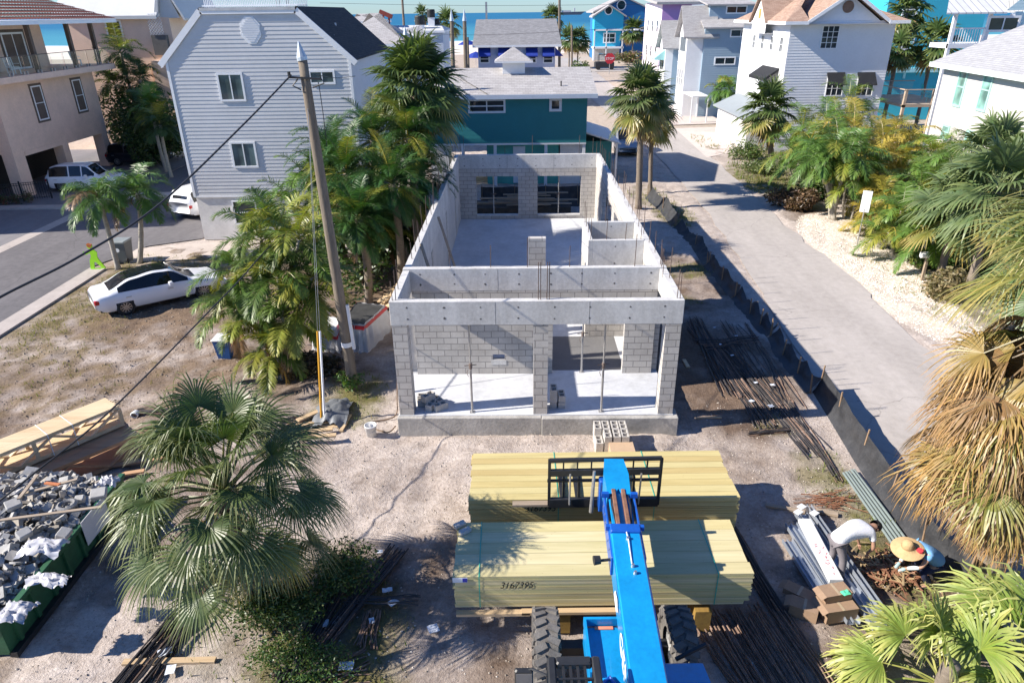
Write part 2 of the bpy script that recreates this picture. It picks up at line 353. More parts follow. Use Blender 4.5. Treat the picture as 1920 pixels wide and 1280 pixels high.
# roads
def asph(name,c1,c2,crack=.5,sc=.6):
    m,t,B,N,L=nodes(name); g=N.new('ShaderNodeNewGeometry').outputs['Position']
    mp=N.new('ShaderNodeMapping'); mp.inputs['Scale'].default_value=(1,.22,1); L.new(g,mp.inputs[0])
    n=nz(N,L,mp.outputs[0],sc,6,.7); n2=nz(N,L,g,45,3); n3=nz(N,L,g,3.3,5,.7)
    s=mth(N,L,'ADD',mth(N,L,'MULTIPLY',n,.45),mth(N,L,'ADD',mth(N,L,'MULTIPLY',n2,.2),mth(N,L,'MULTIPLY',n3,.35)))
    c=mixc(N,L,ramp(N,L,s,.38,.62),c1,c2)
    v=N.new('ShaderNodeTexVoronoi'); v.feature='DISTANCE_TO_EDGE'; v.inputs['Scale'].default_value=.22
    wv=N.new('ShaderNodeVectorMath'); wv.operation='ADD'; L.new(g,wv.inputs[0])
    nn=N.new('ShaderNodeTexNoise'); nn.inputs['Scale'].default_value=.8; nn.inputs['Detail'].default_value=5; L.new(g,nn.inputs['Vector']); L.new(nn.outputs[1],wv.inputs[1]); L.new(wv.outputs[0],v.inputs[0])
    c=mixc(N,L,mth(N,L,'MULTIPLY',ramp(N,L,v.outputs[0],.004,.0),crack),c,tuple(x*.4 for x in c1))
    L.new(c,B.inputs['Base Color']); B.inputs['Roughness'].default_value=.9; B.inputs['Specular IOR Level'].default_value=.25; setb(N,L,B,n2,.5,.008); return m
def strip(mb,A,Bp,z):
    ys=sorted(set([p[1] for p in A]+[p[1] for p in Bp]+[A[0][1]+k*2 for k in range(int((A[-1][1]-A[0][1])/2))]))
    ys=[y for y in ys if A[0][1]<=y<=A[-1][1]]
    vs=[];fs=[]
    for y in ys:
        w=.10*math.sin(y*1.7)+.06*math.sin(y*4.1+1)
        vs+=[(interp(A,y)+w*.6,y,z),(interp(Bp,y)+w,y,z)]
    for i in range(len(ys)-1): fs.append((2*i,2*i+1,2*i+3,2*i+2))
    return mb.add(vs,fs)
RM=asph('worn_road',(.34,.31,.285),(.475,.435,.405),.5)
tag(strip(MB(),ROADL,ROADR,0.012).build('road',RM),kind='structure')
mb=MB(); mb.poly([(8,140,.02),(60,146,.02),(60,153,.02),(8,147,.02),(-40,147,.02),(-40,141,.02)]); tag(mb.build('cross_road',RM),kind='structure')
AM=asph('dark_asphalt',(.105,.10,.105),(.18,.17,.175),.5)
mb=MB(); mb.poly([(-25.3,-10,.012),(-19.6,-10,.012),(-19.55,30.5,.012),(-18.4,33.6,.012),(-16.1,34.8,.012),(-15.9,60,.012),(-25.3,62,.012)]); tag(mb.build('side_street',AM),kind='structure')
CM=M('concrete_gutter',(.40,.355,.325),.9,.14,1.5,.3,30)
mb=MB(); mb.poly([(-19.6,-10,.016),(-18.85,-10,.03),(-18.8,30.2,.03),(-19.55,30.5,.016)]); mb.poly([(-26.0,-10,.02),(-25.3,-10,.016),(-25.3,43.6,.016),(-26.0,43.6,.02)])
mb.box(-18.85,-18.72,-10,30.2,-.1,.05)
tag(mb.build('gutter',CM),kind='structure')
PV=M('driveway_pavers',(.50,.43,.38),.9,.16,1.2,.3,25)
mb=MB(); mb.poly([(-18.7,33.2,.02),(-9,36,.02),(-9,31.9,.02),(-14,31.7,.02),(-18.75,30.9,.02)])
mb.poly([(-25.25,43.4,.02),(-16,43.4,.02),(-16,45.4,.02),(-25.25,45.4,.02)]); tag(mb.build('driveway',PV),kind='structure')
mb=MB(); mb.poly([(15.5,55,.02),(16.25,70,.02),(24,71,.02),(22.6,60.5,.02)]); mb.poly([(15.9,88,.03),(16.3,72,.03),(24,73,.03),(24,92,.03)]); tag(mb.build('driveway',M('pink_pavers',(.58,.49,.44),.9,.12,1.5)),kind='structure')
GP=asph('gray_parking',(.16,.155,.165),(.235,.225,.23),.3)
mb=MB(); mb.poly([(-60,-10,.008),(-26,-10,.008),(-26,43.5,.008),(-60,43.5,.008)]); mb.poly([(-31,43.5,.008),(-25.4,43.5,.008),(-25.4,62,.008),(-31,62,.008)]); mb.poly([(-50,43.5,.006),(-31,43.5,.006),(-31,62,.006),(-50,62,.006)]); tag(mb.build('pavement',GP),kind='structure')
mb=MB(); mb.box(-50,-26.1,41.2,42.0,-.1,.10); tag(mb.build('sidewalk',CM),kind='structure')
# grass blades: nobody could count them
def grass():
    m=MB(); r=random.Random(3)
    for (cx,cy,rx,ry,st) in GRASS:
        n=int(rx*ry*(170 if cy<35 else 60)*min(1,st))
        for _ in range(n):
            a=r.random()*2*PI; q=math.sqrt(r.random()); x=cx+rx*q*math.cos(a); y=cy+ry*q*math.sin(a)
            if pave(x,y) or fbm(x,y,1.7,4)<(-.05+.3*q-.25*st): continue
            if -3.6<x<4.7 and y>16: continue
            z=gh(x,y); h=r.uniform(.05,.16)*(1 if cy<35 else 1.8); w=r.uniform(.008,.02)*(1 if cy<35 else 2)
            b=r.random()*PI; dx,dy=math.cos(b)*w,math.sin(b)*w; lx,ly=r.uniform(-.06,.06),r.uniform(-.06,.06)
            m.col=lerp((.12,.19,.035),(.30,.26,.11),r.random()**1.3 + (.3 if x<-9 else 0))
            m.add([(x-dx,y-dy,z-.01),(x+dx,y+dy,z-.01),(x+lx,y+ly,z+h)],[(0,1,2)])
    return m
tag(grass().build('grass',leafmat('grass_leaf',.6,.3)),'patchy green and straw coloured grass on the sandy lots','grass',kind='stuff')
# pebbles, shell bits and clods scattered over the sand
def gravel():
    m=MB(); r=random.Random(5)
    def stone(x,y,s,c):
        m.col=c; z=gh(x,y); a=r.random()*6
        vs=[(x+s*math.cos(a+k*2*PI/5)*r.uniform(.7,1.1),y+s*math.sin(a+k*2*PI/5)*r.uniform(.7,1.1),z) for k in range(5)]+[(x,y,z+s*r.uniform(.5,.9))]
        m.add(vs,[(k,(k+1)%5,5) for k in range(5)])
    for _ in range(6500):
        x=r.uniform(-9,9); y=r.uniform(6,17.5)
        if pave(x,y): continue
        stone(x,y,r.uniform(.008,.03),lerp((.2,.16,.12),(.55,.5,.44),r.random()))
    for (cx,cy,rx,ry,st) in SHELL:
        for _ in range(int(rx*ry*230)):
            a=r.random()*2*PI; q=math.sqrt(r.random()); x=cx+rx*q*math.cos(a); y=cy+ry*q*math.sin(a)
            if x<interp(ROADR,y)+.1: continue
            stone(x,y,r.uniform(.02,.05),lerp((.5,.44,.37),(.82,.78,.72),r.random()))
    for _ in range(5000):
        x=r.uniform(-18.5,-8); y=r.uniform(14,30); stone(x,y,r.uniform(.012,.045),lerp((.14,.1,.07),(.4,.33,.26),r.random()))
    return m
m_,t_,B_,N_,L_=nodes('pebble'); a_=N_.new('ShaderNodeAttribute'); a_.attribute_name='col'; L_.new(a_.outputs[0],B_.inputs['Base Color']); B_.inputs['Roughness'].default_value=.9
PEB=m_
tag(gravel().build('gravel',PEB),'pebbles, clods and shell bits scattered over sand and verge','gravel',kind='stuff')
# ================================================================ CONCRETE SHELL UNDER CONSTRUCTION
def concrete():
    m,t,B,N,L=nodes('cast_concrete'); g=N.new('ShaderNodeNewGeometry').outputs['Position']
    mp=N.new('ShaderNodeMapping'); mp.inputs['Scale'].default_value=(1,1,.35); L.new(g,mp.inputs[0])
    n=nz(N,L,mp.outputs[0],1.6,6,.72); n2=nz(N,L,g,14,5,.7); n3=nz(N,L,g,80,2)
    s=mth(N,L,'ADD',mth(N,L,'MULTIPLY',n,.6),mth(N,L,'MULTIPLY',n2,.4))
    c=mixc(N,L,ramp(N,L,s,.36,.64),(.41,.40,.385),(.64,.63,.61))
    L.new(c,B.inputs['Base Color']); B.inputs['Roughness'].default_value=.85; B.inputs['Specular IOR Level'].default_value=.3
    setb(N,L,B,mth(N,L,'ADD',n2,mth(N,L,'MULTIPLY',n3,.4)),.35,.01); return m
CC=concrete(); HOLE=M('form_hole',(.12,.115,.11),.95); DK=M('dirty_concrete',(.30,.285,.26),.9,.35,2,.6,20)
BLK=BR('block_masonry',(.50,.475,.44),(.57,.54,.50),(.25,.24,.23),.406,.2032,.012,z0=.55,dirt=.5)
SLABM=M('smooth_slab',(.50,.51,.53),.8,.2,.7,.2,40,lo=.3,hi=.62); STEEL=M('rusty_rebar',(.11,.075,.06),.8,.5,20); PIPE=M('galvanised_pipe',(.42,.41,.40),.45,.2,12,metal=.6)
def wood(name,c1,c2,axis=0,sc=1.,rough=.7,pw=.14):
    """planks: streaks along the axis, knots"""
    if name in MATS: return MATS[name]
    m,t,B,N,L=nodes(name); g=N.new('ShaderNodeTexCoord').outputs['Object']
    mp=N.new('ShaderNodeMapping'); k=[14*sc]*3; k[axis]=.9*sc; mp.inputs['Scale'].default_value=k; L.new(g,mp.inputs[0])
    n=nz(N,L,mp.outputs[0],1,5,.65,.6); k2=[3.2*sc]*3; k2[axis]=.25*sc
    mp2=N.new('ShaderNodeMapping'); mp2.inputs['Scale'].default_value=k2; L.new(g,mp2.inputs[0]); n2=nz(N,L,mp2.outputs[0],1,3)
    s=mth(N,L,'ADD',mth(N,L,'MULTIPLY',n,.5),mth(N,L,'MULTIPLY',n2,.5))
    c=mixc(N,L,ramp(N,L,s,.36,.62),c1,c2)
    v=N.new('ShaderNodeTexVoronoi'); k3=[3.5]*3; k3[axis]=1.1; mp3=N.new('ShaderNodeMapping'); mp3.inputs['Scale'].default_value=k3; L.new(g,mp3.inputs[0]); L.new(mp3.outputs[0],v.inputs[0])
    c=mixc(N,L,ramp(N,L,v.outputs[0],.09,.04,0,.7),c,(.16,.08,.03)); L.new(c,B.inputs['Base Color'])
    B.inputs['Roughness'].default_value=rough; setb(N,L,B,n,.3,.004); MATS[name]=m; return m
BL=Vector((-3.12,16.2,0)); BR_=R(-.8)
bld=TL('concrete_shell_house',BL,'roofless grey concrete and block shell of a house, rebar sticking up from its walls','building',rz=BR_)
def bw(x,y,z=0):
    c,s=math.cos(BR_),math.sin(BR_); return Vector((BL.x+x*c-y*s,BL.y+x*s+y*c,z))
def bl(p):
    p=Vector(p)-BL; c,s=math.cos(-BR_),math.sin(-BR_); return Vector((p.x*c-p.y*s,p.x*s+p.y*c,p.z))
WX=7.5; LY=20.0; ZT=3.9; ZB=3.25; FS=.55; th=.2
def beam(name,x0,x1,y0,y1,z0,z1,face='S',holes=True,rows=(.17,.48),mat=None):
    m=MB(); m.cbox(x0,x1,y0,y1,z0,z1,.008); m.k=1
    if holes:
        L_=(x1-x0) if face in 'SN' else (y1-y0); n=max(1,int(L_/.9)); 
        for i in range(n):
            u=(i+.5+rnd.uniform(-.06,.06))*L_/n
            for rw in rows:
                z=z1-rw*(1+rnd.uniform(-.04,.04)); r=rnd.uniform(.022,.036)
                if face=='S': c=(x0+u,y0-.003,z); ax=((1,0,0),(0,0,1))
                if face=='N': c=(x0+u,y1+.003,z); ax=((1,0,0),(0,0,1))
                if face=='W': c=(x0-.003,y0+u,z); ax=((0,1,0),(0,0,1))
                if face=='E': c=(x1+.003,y0+u,z); ax=((0,1,0),(0,0,1))
                k=7; m.poly([tuple(c[q]+ax[0][q]*r*math.cos(2*PI*j/k)*rnd.uniform(.7,1.2)+ax[1][q]*r*math.sin(2*PI*j/k)*rnd.uniform(.7,1.2) for q in range(3)) for j in range(k)])
        # pour joints
        for i in range(1,int(L_/2.4)):
            u=i*2.4+.3
            if face=='S': m.box(x0+u,x0+u+.008,y0-.002,y0+.01,z0+.01,z1-.02)
    return m.build(name,[mat or CC,HOLE],bld)
# foundation and slab
m=MB(); m.cbox(-.04,3.9,-.14,.35,-.3,FS-.02,.015); m.cbox(3.905,7.62,-.17,.35,-.3,FS-.03,.015); m.box(0,WX,.36,LY,-.3,FS-.05); m.build('foundation',[M('stem_wall',(.36,.345,.32),.9,.3,1.6,.7,12)],bld)
m=MB(); m.box(.0,WX,-.02,LY,FS-.05,FS); m.build('floor_slab',SLABM,bld)
def col(x0,x1,y0,y1,z0=FS,z1=ZB): MB().box(x0,x1,y0,y1,z0,z1).build('block_column',BLK,bld)
col(.02,.41,.0,.40); col(3.68,4.06,.01,.40); col(7.08,7.48,.0,.40)
beam('front_beam',0,WX,-.004,th,ZB,ZT)
m=MB(); m.k=0
# side beams of the front bay, then side walls
beam('side_beam',0,th,th+.001,2.35,ZB,ZT,'E'); beam('side_beam',WX-th,WX,th+.001,2.35,ZB,ZT,'W')
# cross wall with its own beam
PY=2.36
beam('cross_beam',.0,WX,PY,PY+th,3.27,ZT+.04)
lx0,lx1=4.3,6.42
# vent opening 
vx,vz=2.50,1.02
m=MB()
for a in [(th,vx,FS,3.27),(vx,vx+.36,FS,vz),(vx,vx+.36,vz+.19,3.27),(vx+.36,lx0,FS,3.27),(lx1,WX-th,FS,3.27),(lx0,lx1,2.95,3.27)]: m.box(a[0],a[1],PY+.004,PY+th-.004,a[2],a[3])
m.build('cross_wall',BLK,bld)
m=MB(); m.box(vx+.004,vx+.356,PY+.01,PY+.03,vz+.004,vz+.02); m.box(vx-.05,vx+.41,PY-.006,PY+.003,vz-.16,vz); m.build('block_vent',CC,bld)
# left wall: concrete panel over block
y0=PY+th
beam('side_wall',0,th,y0+.002,LY-th,2.85,ZT,'E',True,(.2,.75)); m=MB(); m.box(.004,th-.004,y0,LY-th,FS,2.85); m.build('block_wall',M('rendered_block',(.50,.485,.465),.88,.16,1.2,.3,30),bld)
for yy in (7.2,12.5,16.8): MB().box(th,th+.012,yy,yy+.35,FS,2.85).build('block_pier',BLK,bld)
# right wall with openings
beam('side_wall',WX-th,WX,y0+.002,LY-th,ZB+.02,ZT,'W',True,(.2,.5))
m=MB()
for a,b,z0,z1 in [(y0,9.1,FS,ZB+.02),(9.1,12.3,2.9,ZB+.02),(12.3,13.1,FS,ZB+.02),(13.1,16.6,2.9,ZB+.02),(16.6,LY-th,FS,ZB+.02),(9.1,9.9,FS,1.4)]: m.box(WX-th+.004,WX-.004,a,b,z0,z1)
m.build('block_wall',BLK,bld)
# back wall
o1=(1.64,3.86); o2=(4.82,7.06)
o1=(bl((-1.78,36.1,0)).x,bl((.42,36.1,0)).x); o2=(bl((1.44,36.1,0)).x,bl((3.70,36.1,0)).x)
beam('back_beam',0,WX,LY-th,LY,ZB-.05,ZT,'S',True,(.2,.55))
m=MB()
for a in [(th,o1[0],FS,ZB-.05),(o1[0],o1[1],FS,.78),(o1[1],o2[0],FS,ZB-.05),(o2[0],o2[1],FS,.78),(o2[1],WX-th,FS,ZB-.05),(o1[0],o1[1],2.8,ZB-.05),(o2[0],o2[1],2.8,ZB-.05)]: m.box(a[0],a[1],LY-th+.004,LY-.004,a[2],a[3])
m.build('back_wall',BLK,bld)
m=MB(); m.cbox(o1[0],o1[1],LY-th-.05,LY-.01,.70,.785,.01); m.cbox(o2[0],o2[1],LY-th-.05,LY-.01,.70,.785,.01); m.build('window_sill',CC,bld)
MB().box(4.1,6.5,PY+th+.01,5.0,FS+.001,FS+.006).build('doorway_shade',M('doorway_shade_grey',(.15,.148,.15),.9,.12,1.2),bld,label='darker rough floor area behind the doorway')  # dark grey sheet painted as shade on the slab, its caster unknown
# small walled closet at the right
cy0,cy1,cx0=5.0,7.25,5.52
beam('closet_wall',cx0,cx0+.15,cy0,cy1,ZB-.4,ZT+.02,'W',False); beam('closet_wall',cx0+.151,WX-th-.002,cy0,cy0+.15,ZB-.4,ZT+.02,'S',True,(.2,.75)); beam('closet_wall',cx0+.151,WX-th-.002,cy1-.15,cy1,ZB-.4,ZT+.02,'S',True,(.15,.6))
m=MB(); m.box(cx0+.003,cx0+.147,cy0+.003,cy1-.003,FS,ZB-.4); m.box(cx0+.15,WX-th-.002,cy0+.003,cy0+.147,FS,ZB-.4); m.box(cx0+.15,WX-th-.002,cy1-.147,cy1-.003,FS,ZB-.4); m.build('closet_base',BLK,bld)
m=MB(); m.box(3.62,4.18,5.3,5.55,FS,3.9); m.build('block_column',BLK,bld)
# rebar dowels
n_=0
def dowel(x,y,z0=ZT-.1,h=None,lean=.03):
    h=h or rnd.uniform(.5,1.0)
    m=MB(); a=rnd.uniform(-lean,lean); b=rnd.uniform(-lean,lean); m.tube([(x,y,z0),(x+a*h*.5,y+b*h*.5,z0+h*.5),(x+a*h,y+b*h,z0+h)],.011,5); m.build('rebar',STEEL,bld)
for i in range(17): dowel(.1+rnd.uniform(-.04,.04),3.2+i*1.0+rnd.uniform(-.2,.2),h=rnd.uniform(.6,1.2),lean=.06)
for i in range(19): dowel(WX-.1+rnd.uniform(-.04,.04),3.0+i*.9+rnd.uniform(-.2,.2),h=rnd.uniform(.6,1.1))
for x,y in [(.08,.1),(.16,.12),(.1,.9),(7.4,.1),(7.33,.14),(7.42,1.6),(7.3,1.9),(7.36,2.4),(7.42,2.6),(7.38,2.7)]: dowel(x,y,h=rnd.uniform(.6,1.0))
for x in (1.35,2.5,3.55,4.75,6.6): dowel(x,PY+.1,h=rnd.uniform(.55,1.1))
for x in (3.8,3.86,4.02,4.08): dowel(x,.1,ZT-.05,1.05,.01)
for x,y in [(5.6,5.1),(5.6,5.9),(5.6,6.6),(6.1,5.08),(6.7,5.08),(5.6,7.1),(6.3,7.15),(7.2,5.1)]: dowel(x,y,h=rnd.uniform(.5,.9))
for x in (.3,.5,2.6,4.0,6.4,7.1,7.3): dowel(x,LY-.1,h=rnd.uniform(.5,1.2))
# steel props
def prop(x,y,h,label,z0=FS):
    p=bw(x,y,z0); t=T('shoring_post',p,label,'shoring post','telescopic steel shoring posts in the shell')
    m=MB(); m.cyl(p.x,p.y,p.z+.01,p.z+h*.52,.032,n=10); m.build('outer_tube',PIPE,t)
    m=MB(); m.cyl(p.x,p.y,p.z+h*.52,p.z+h-.012,.024,n=10); m.build('inner_tube',PIPE,t)
    m=MB(); m.box(p.x-.07,p.x+.07,p.y-.07,p.y+.07,p.z,p.z+.01); m.box(p.x-.07,p.x+.07,p.y-.07,p.y+.07,p.z+h-.012,p.z+h-.002); m.build('end_plate',PIPE,t)
    m=MB(); m.cyl(p.x,p.y,p.z+h*.5,p.z+h*.56,.045,n=10); m.bar((p.x-.16,p.y-.03,p.z+h*.54),(p.x+.16,p.y+.03,p.z+h*.54),.018); m.tube([(p.x-.07,p.y-.04,p.z+h*.5),(p.x-.1,p.y-.04,p.z+h*.46),(p.x-.06,p.y-.04,p.z+h*.42)],.008,5); m.build('collar_handle',M('rusty_steel',(.16,.12,.10),.7,.4,15),t)
prop(2.0,.14,ZB-FS,'steel shoring post in the left front bay of the shell'); prop(5.55,.14,ZB-FS,'steel shoring post in the right front bay, holding up the front beam')
prop(5.2,PY+.1,2.95-FS,'steel shoring post in the doorway of the cross wall'); prop(o1[0]+.9,LY-.1,2.8-.785,'steel post in the left rear window opening of the shell',.785); prop(o2[0]+1.1,LY-.1,2.8-.785,'steel post in the right rear window opening of the shell',.785)
prop(7.36,10.8,2.9-FS,'nearer steel post in the side opening of the right wall'); prop(7.36,14.9,2.9-FS,'farther steel post in the side opening of the right wall')
# wooden braces leaning inside the left wall
WD=wood('framing_lumber',(.42,.29,.16),(.60,.45,.28),0,1.)
WDD=wood('weathered_lumber',(.26,.20,.14),(.40,.32,.24),0)
for a,b,l in [((.26,3.2,3.7),(.95,3.6,FS+.02),'nearest wooden brace leaning on the left wall of the shell'),((.22,4.7,3.95),(1.35,3.4,FS+.02),'long wooden brace with its upper end over the left wall top'),((.24,9.5,3.5),(1.3,8.0,FS+.02),'farthest wooden brace, leaning inside the left wall')]:
    m=MB(); m.bar(bw(a[0],a[1],a[2]),bw(b[0],b[1],b[2]),.09,.04); single(m,'wood_brace',WDD,l,'wooden brace','wooden braces inside the shell')
m=MB(); m.bar(bw(3.3,4.6,FS+.02),bw(3.66,5.36,2.9),.09,.04); single(m,'wood_brace',WDD,'short wooden brace leaning on the free-standing block column','wooden brace','wooden braces inside the shell')
# concrete blocks
def block_thing(x,y,z,rz,label,group,hollow=True,sc=1.):
    t=TL('concrete_block',(x,y,z),label,'concrete block',group,rz)
    a,b,h,w=.194*sc,.094*sc,.19*sc,.032
    m=MB()
    for q in [(-a,a,-b,-b+w),(-a,a,b-w,b),(-a,-a+w,-b+w,b-w),(a-w,a,-b+w,b-w),(-w/2,w/2,-b+w,b-w)]: m.box(q[0],q[1],q[2],q[3],0,h)
    m.box(-a+w,a-w,-b+w,b-w,.0,.04)
    m.build('body',M('grey_block',(.47,.445,.41),.92,.14,6,.6,90),t); return t
b0=None
G_='concrete blocks stacked in front of the shell'
cp=at(1150,838)
for k in range(3):
    for j in range(2):
        for i in range(4):
            if k==2 and i==0 and j==0: continue
            p=(cp.x-.42+i*.215+(.02 if i>1 else 0)+rnd.uniform(-.006,.006), cp.y-.2+j*.405, gh(cp.x,cp.y)-.02+k*.195)
            L_='concrete block of the neat stack, %s layer, %s row, %s from left'%(('bottom','second','third','top')[k],('front','back')[j],('first','second','third','fourth')[i])
            b0=copy(b0,p,PI/2+rnd.uniform(-.02,.02)) if b0 else block_thing(*p,PI/2,L_,G_)
            b0['label']=L_; b0['group']=G_
def blocks(lst,label,group,wh=()):
    for q_,(x,y,z,rz) in enumerate(lst):
        c=copy(b0,(x,y,z),rz,label%wh[q_]); c['group']=group
blocks([(*bw(4.25,.48+.1*0)[:2],FS,R(85)),(*bw(4.25,.48)[:2],FS+.195,R(88)),(*bw(4.25,.48)[:2],FS+.39,R(90)),(*bw(4.47,.48)[:2],FS,R(90)),(*bw(4.47,.5)[:2],FS+.195,R(92))],'%s concrete block of the small stack at the foot of the middle column','blocks beside the middle column',('bottom left','middle left','top left','bottom right','top right'))
blocks([(*bw(.62,.55)[:2],FS,.3),(*bw(.85,.35)[:2],FS,1.2),(*bw(.6,.8)[:2],FS,.1),(*bw(1.1,.3)[:2],FS,.6),(*bw(.75,.5)[:2],FS+.19,.9),(*bw(1.0,.6)[:2],FS,2.2)],'%s loose concrete block in the small heap beside the left front column','blocks beside the left column',('leftmost','front','rear','rightmost','topmost','middle'))
# ================================================================ HOUSES
TR=M('white_trim',(.78,.79,.80),.5,.05)
VS=M('grey_vinyl_siding',(.56,.565,.575),.55,.07,.6,.08,60)
STU=M('pale_stucco',(.66,.64,.61),.95,.12,1.,.8,25)
def shingle(name,c1,c2,sl=.5): return BR(name,c1,c2,tuple(c*.55 for c in c1),.35,.075*sl*2,.006,.9,bump=.7,dirt=.15)
# ---- grey gambrel house (left of the shell)
Y=34.57; x0,x1=-15.95,-7.38; gd=9.8
gh_=T('grey_gambrel_house',((x0+x1)/2,Y,0),'tall grey lap-sided house with gambrel end and octagonal gable vent behind the wooden utility pole','house')
def gext(z):
    if z<8.6: return x0,x1
    a=(z-8.6)/(10.62-8.6); return x0+a*2.15,x1-a*2.35
F=FR(0,Y,'S'); m=siding(MB(),F,gext,2.3,10.62,.176,.016); m.build('front_wall',VS,gh_)
FE=FR(x1,Y,'E'); m=siding(MB(),FE,lambda z:(0,gd),2.3,8.6,.176,.008); m.build('side_wall',M('white_vinyl',(.62,.64,.68),.6,.05),gh_)
FW=FR(x0,Y,'W'); m=siding(MB(),FW,lambda z:(0,gd),2.3,8.6,.176,.014); m.box(x0,x1,Y+gd,Y+gd+.1,2.3,8.6); m.build('side_wall',VS,gh_)
m=MB(); m.box(x0+.05,x1-.05,Y+.06,Y+gd,0,2.3); m.build('ground_storey',STU,gh_)
for (a,b,w,h,c,d) in [(405,137,0,0,463,190),(430,266,0,0,486,314),(578,132,0,0,630,158),(600,264,0,0,640,300)]:
    p=aty(a,b,Y); q=aty(c,d,Y); win(gh_,F,p.x,q.z,q.x-p.x,p.z-q.z,'slide',fw=.09,gm=glass('curtain_glass',(.045,.07,.075),.05,.8))
p=aty(434,376,Y); q=aty(487,420,Y); win(gh_,F,p.x,q.z,q.x-p.x,p.z-q.z,'hung',fw=.07)
# octagonal vent
c=aty(470,57,Y); m=MB(); ro=.52
oc=[(math.cos(PI/8+k*PI/4),math.sin(PI/8+k*PI/4)) for k in range(8)]
m.prism([(c.x+a*ro*.95,Y,c.z+b*ro*1.18) for a,b in oc],(0,-.035,0)); v_=m.build('gable_vent',TR,gh_)
m=MB(); 
for k in range(11):
    z=c.z-.48+k*.096; hw=.42*min(1,(1.25-abs(z-c.z)/.5)); m.box(c.x-hw,c.x+hw,Y-.05,Y-.037,z,z+.055)
m.build('louvre',M('louvre_white',(.70,.71,.73),.6,.05),v_)
# corner trims and rakes
m=MB(); m.box(x0-.03,x0+.09,Y-.035,Y-.001,2.25,8.6); m.box(x1-.09,x1+.03,Y-.035,Y-.001,2.25,8.6); m.box(x0,x1,Y-.03,Y+.05,2.22,2.30)
ov=.05; pts=[(x0-.28,8.42),(x0+2.02,10.68),(x1-2.22,10.68),(x1+.28,8.42)]
for a,b in zip(pts,pts[1:]): m.bar((a[0],Y-ov,a[1]),(b[0],Y-ov,b[1]),.06,.26)
m.build('rake_trim',TR,gh_)
m=MB()
for a,b in zip(pts,pts[1:]): m.prism([(a[0],Y-ov+.04,a[1]),(b[0],Y-ov+.04,b[1]),(b[0],Y-ov+.04,b[1]-.12),(a[0],Y-ov+.04,a[1]-.12)],(0,.005,0))
m.build('soffit',TR,gh_)
DS=shingle('dark_shingle',(.028,.026,.028),(.055,.048,.045))
m=MB()
for a,b in ((pts[0],pts[1]),(pts[2],pts[3])): m.prism([(a[0],Y-ov,a[1]+.12),(b[0],Y-ov,b[1]+.12),(b[0],Y-ov,b[1]+.16),(a[0],Y-ov,a[1]+.16)],(0,gd+.5,0))
m.build('roof',DS,gh_)
m=MB(); m.box(pts[1][0],pts[2][0],Y-.1,Y+gd,10.70,10.82); dk=m.build('roof_deck',M('deck_membrane',(.5,.5,.5),.8),gh_)
# roof-terrace screen at the top
m=MB()
yy=Y+.35
for i in range(60):
    x=pts[1][0]+.1+i*(pts[2][0]-pts[1][0]+.4)/60; m.box(x,x+.035,yy,yy+.03,10.82,12.0)
m.box(pts[1][0],pts[2][0]+.4,yy-.02,yy+.05,11.98,12.05); m.box(pts[1][0],pts[2][0]+.4,yy-.02,yy+.05,10.86,10.92); m.build('railing',TR,gh_)
m=MB(); m.tube([(x1-1.3,Y+3.5,9.6),(x1-1.3,Y+3.5,10.1)],.05,8); m.tube([(x1-.9,Y+1.1,9.2),(x1-.9,Y+1.1,9.62)],.05,8); m.build('vent_pipe',TR,gh_)
# roof terrace furniture: dark metal letters are unreadable bits of a chair set
t=T('metal_chair',(-10.4,Y+.9,10.82),'dark metal chair on the roof terrace of the grey house','chair')
m=MB()
for sx in (-.22,.22):
    for sy in (-.2,.2): m.tube([(-10.4+sx,Y+.9+sy,10.82),(-10.4+sx,Y+.9+sy,11.3)],.02,6)
m.build('frame',HOLE,t); m=MB(); m.box(-10.65,-10.15,Y+.68,Y+1.12,11.28,11.32); m.build('seat',HOLE,t)
m=MB()
for k in range(6): m.tube([(-10.62+k*.09,Y+1.1,11.32),(-10.62+k*.09,Y+1.16,11.8)],.014,6)
m.bar((-10.66,Y+1.16,11.8),(-10.12,Y+1.16,11.8),.03); m.build('backrest',HOLE,t)
# ---- teal house behind the shell
Y=46.; xa=aty(800,200,Y).x; xb=aty(1101,200,Y).x
te=T('teal_house',((xa+xb)/2,Y,0),'teal two-storey house with a pale shingle roof behind the concrete shell','house')
TEAL=M('teal_siding',(.026,.215,.225),.6,.06,.8,.05)
zb=aty(1000,268,Y).z; zt=aty(1000,182,Y).z+.05
F=FR(0,Y,'S'); m=siding(MB(),F,lambda z:(xa,xb),zb,zt,.27,.006); m.build('front_wall',TEAL,te)
for f,xx in (('E',xb),('W',xa)):
    m=siding(MB(),FR(xx,Y,f),lambda z:(0,9.5),zb,zt,.27,.006); m.build('side_wall',TEAL,te)
m=MB(); m.box(xa,xb,Y+9.4,Y+9.5,zb,zt); m.box(xa,xb,Y,Y+9.5,zb-.12,zb-.002); m.build('floor_deck',TR,te)
LT=M('light_teal',(.10,.42,.36),.8,.08); WT=M('white_render',(.72,.72,.70),.85,.08)
m=MB(); m.box(aty(912,275,Y).x,aty(1020,275,Y).x+1.,Y+.6,Y+9,0,zb-.12); m.build('ground_storey',LT,te)
m=MB(); m.box(aty(1022,275,Y).x+1.02,aty(1096,275,Y).x,Y+.5,Y+9,0,zb-.12); m.build('ground_storey',WT,te); MB().box(xa,xa+1.2,Y+.5,Y+3,0,zb-.12).build('ground_storey',WT,te)
m=MB(); m.box(aty(962,275,Y).x,aty(985,275,Y).x,Y+.50,Y+.59,.1,zb-.3); m.build('door',TR,te)
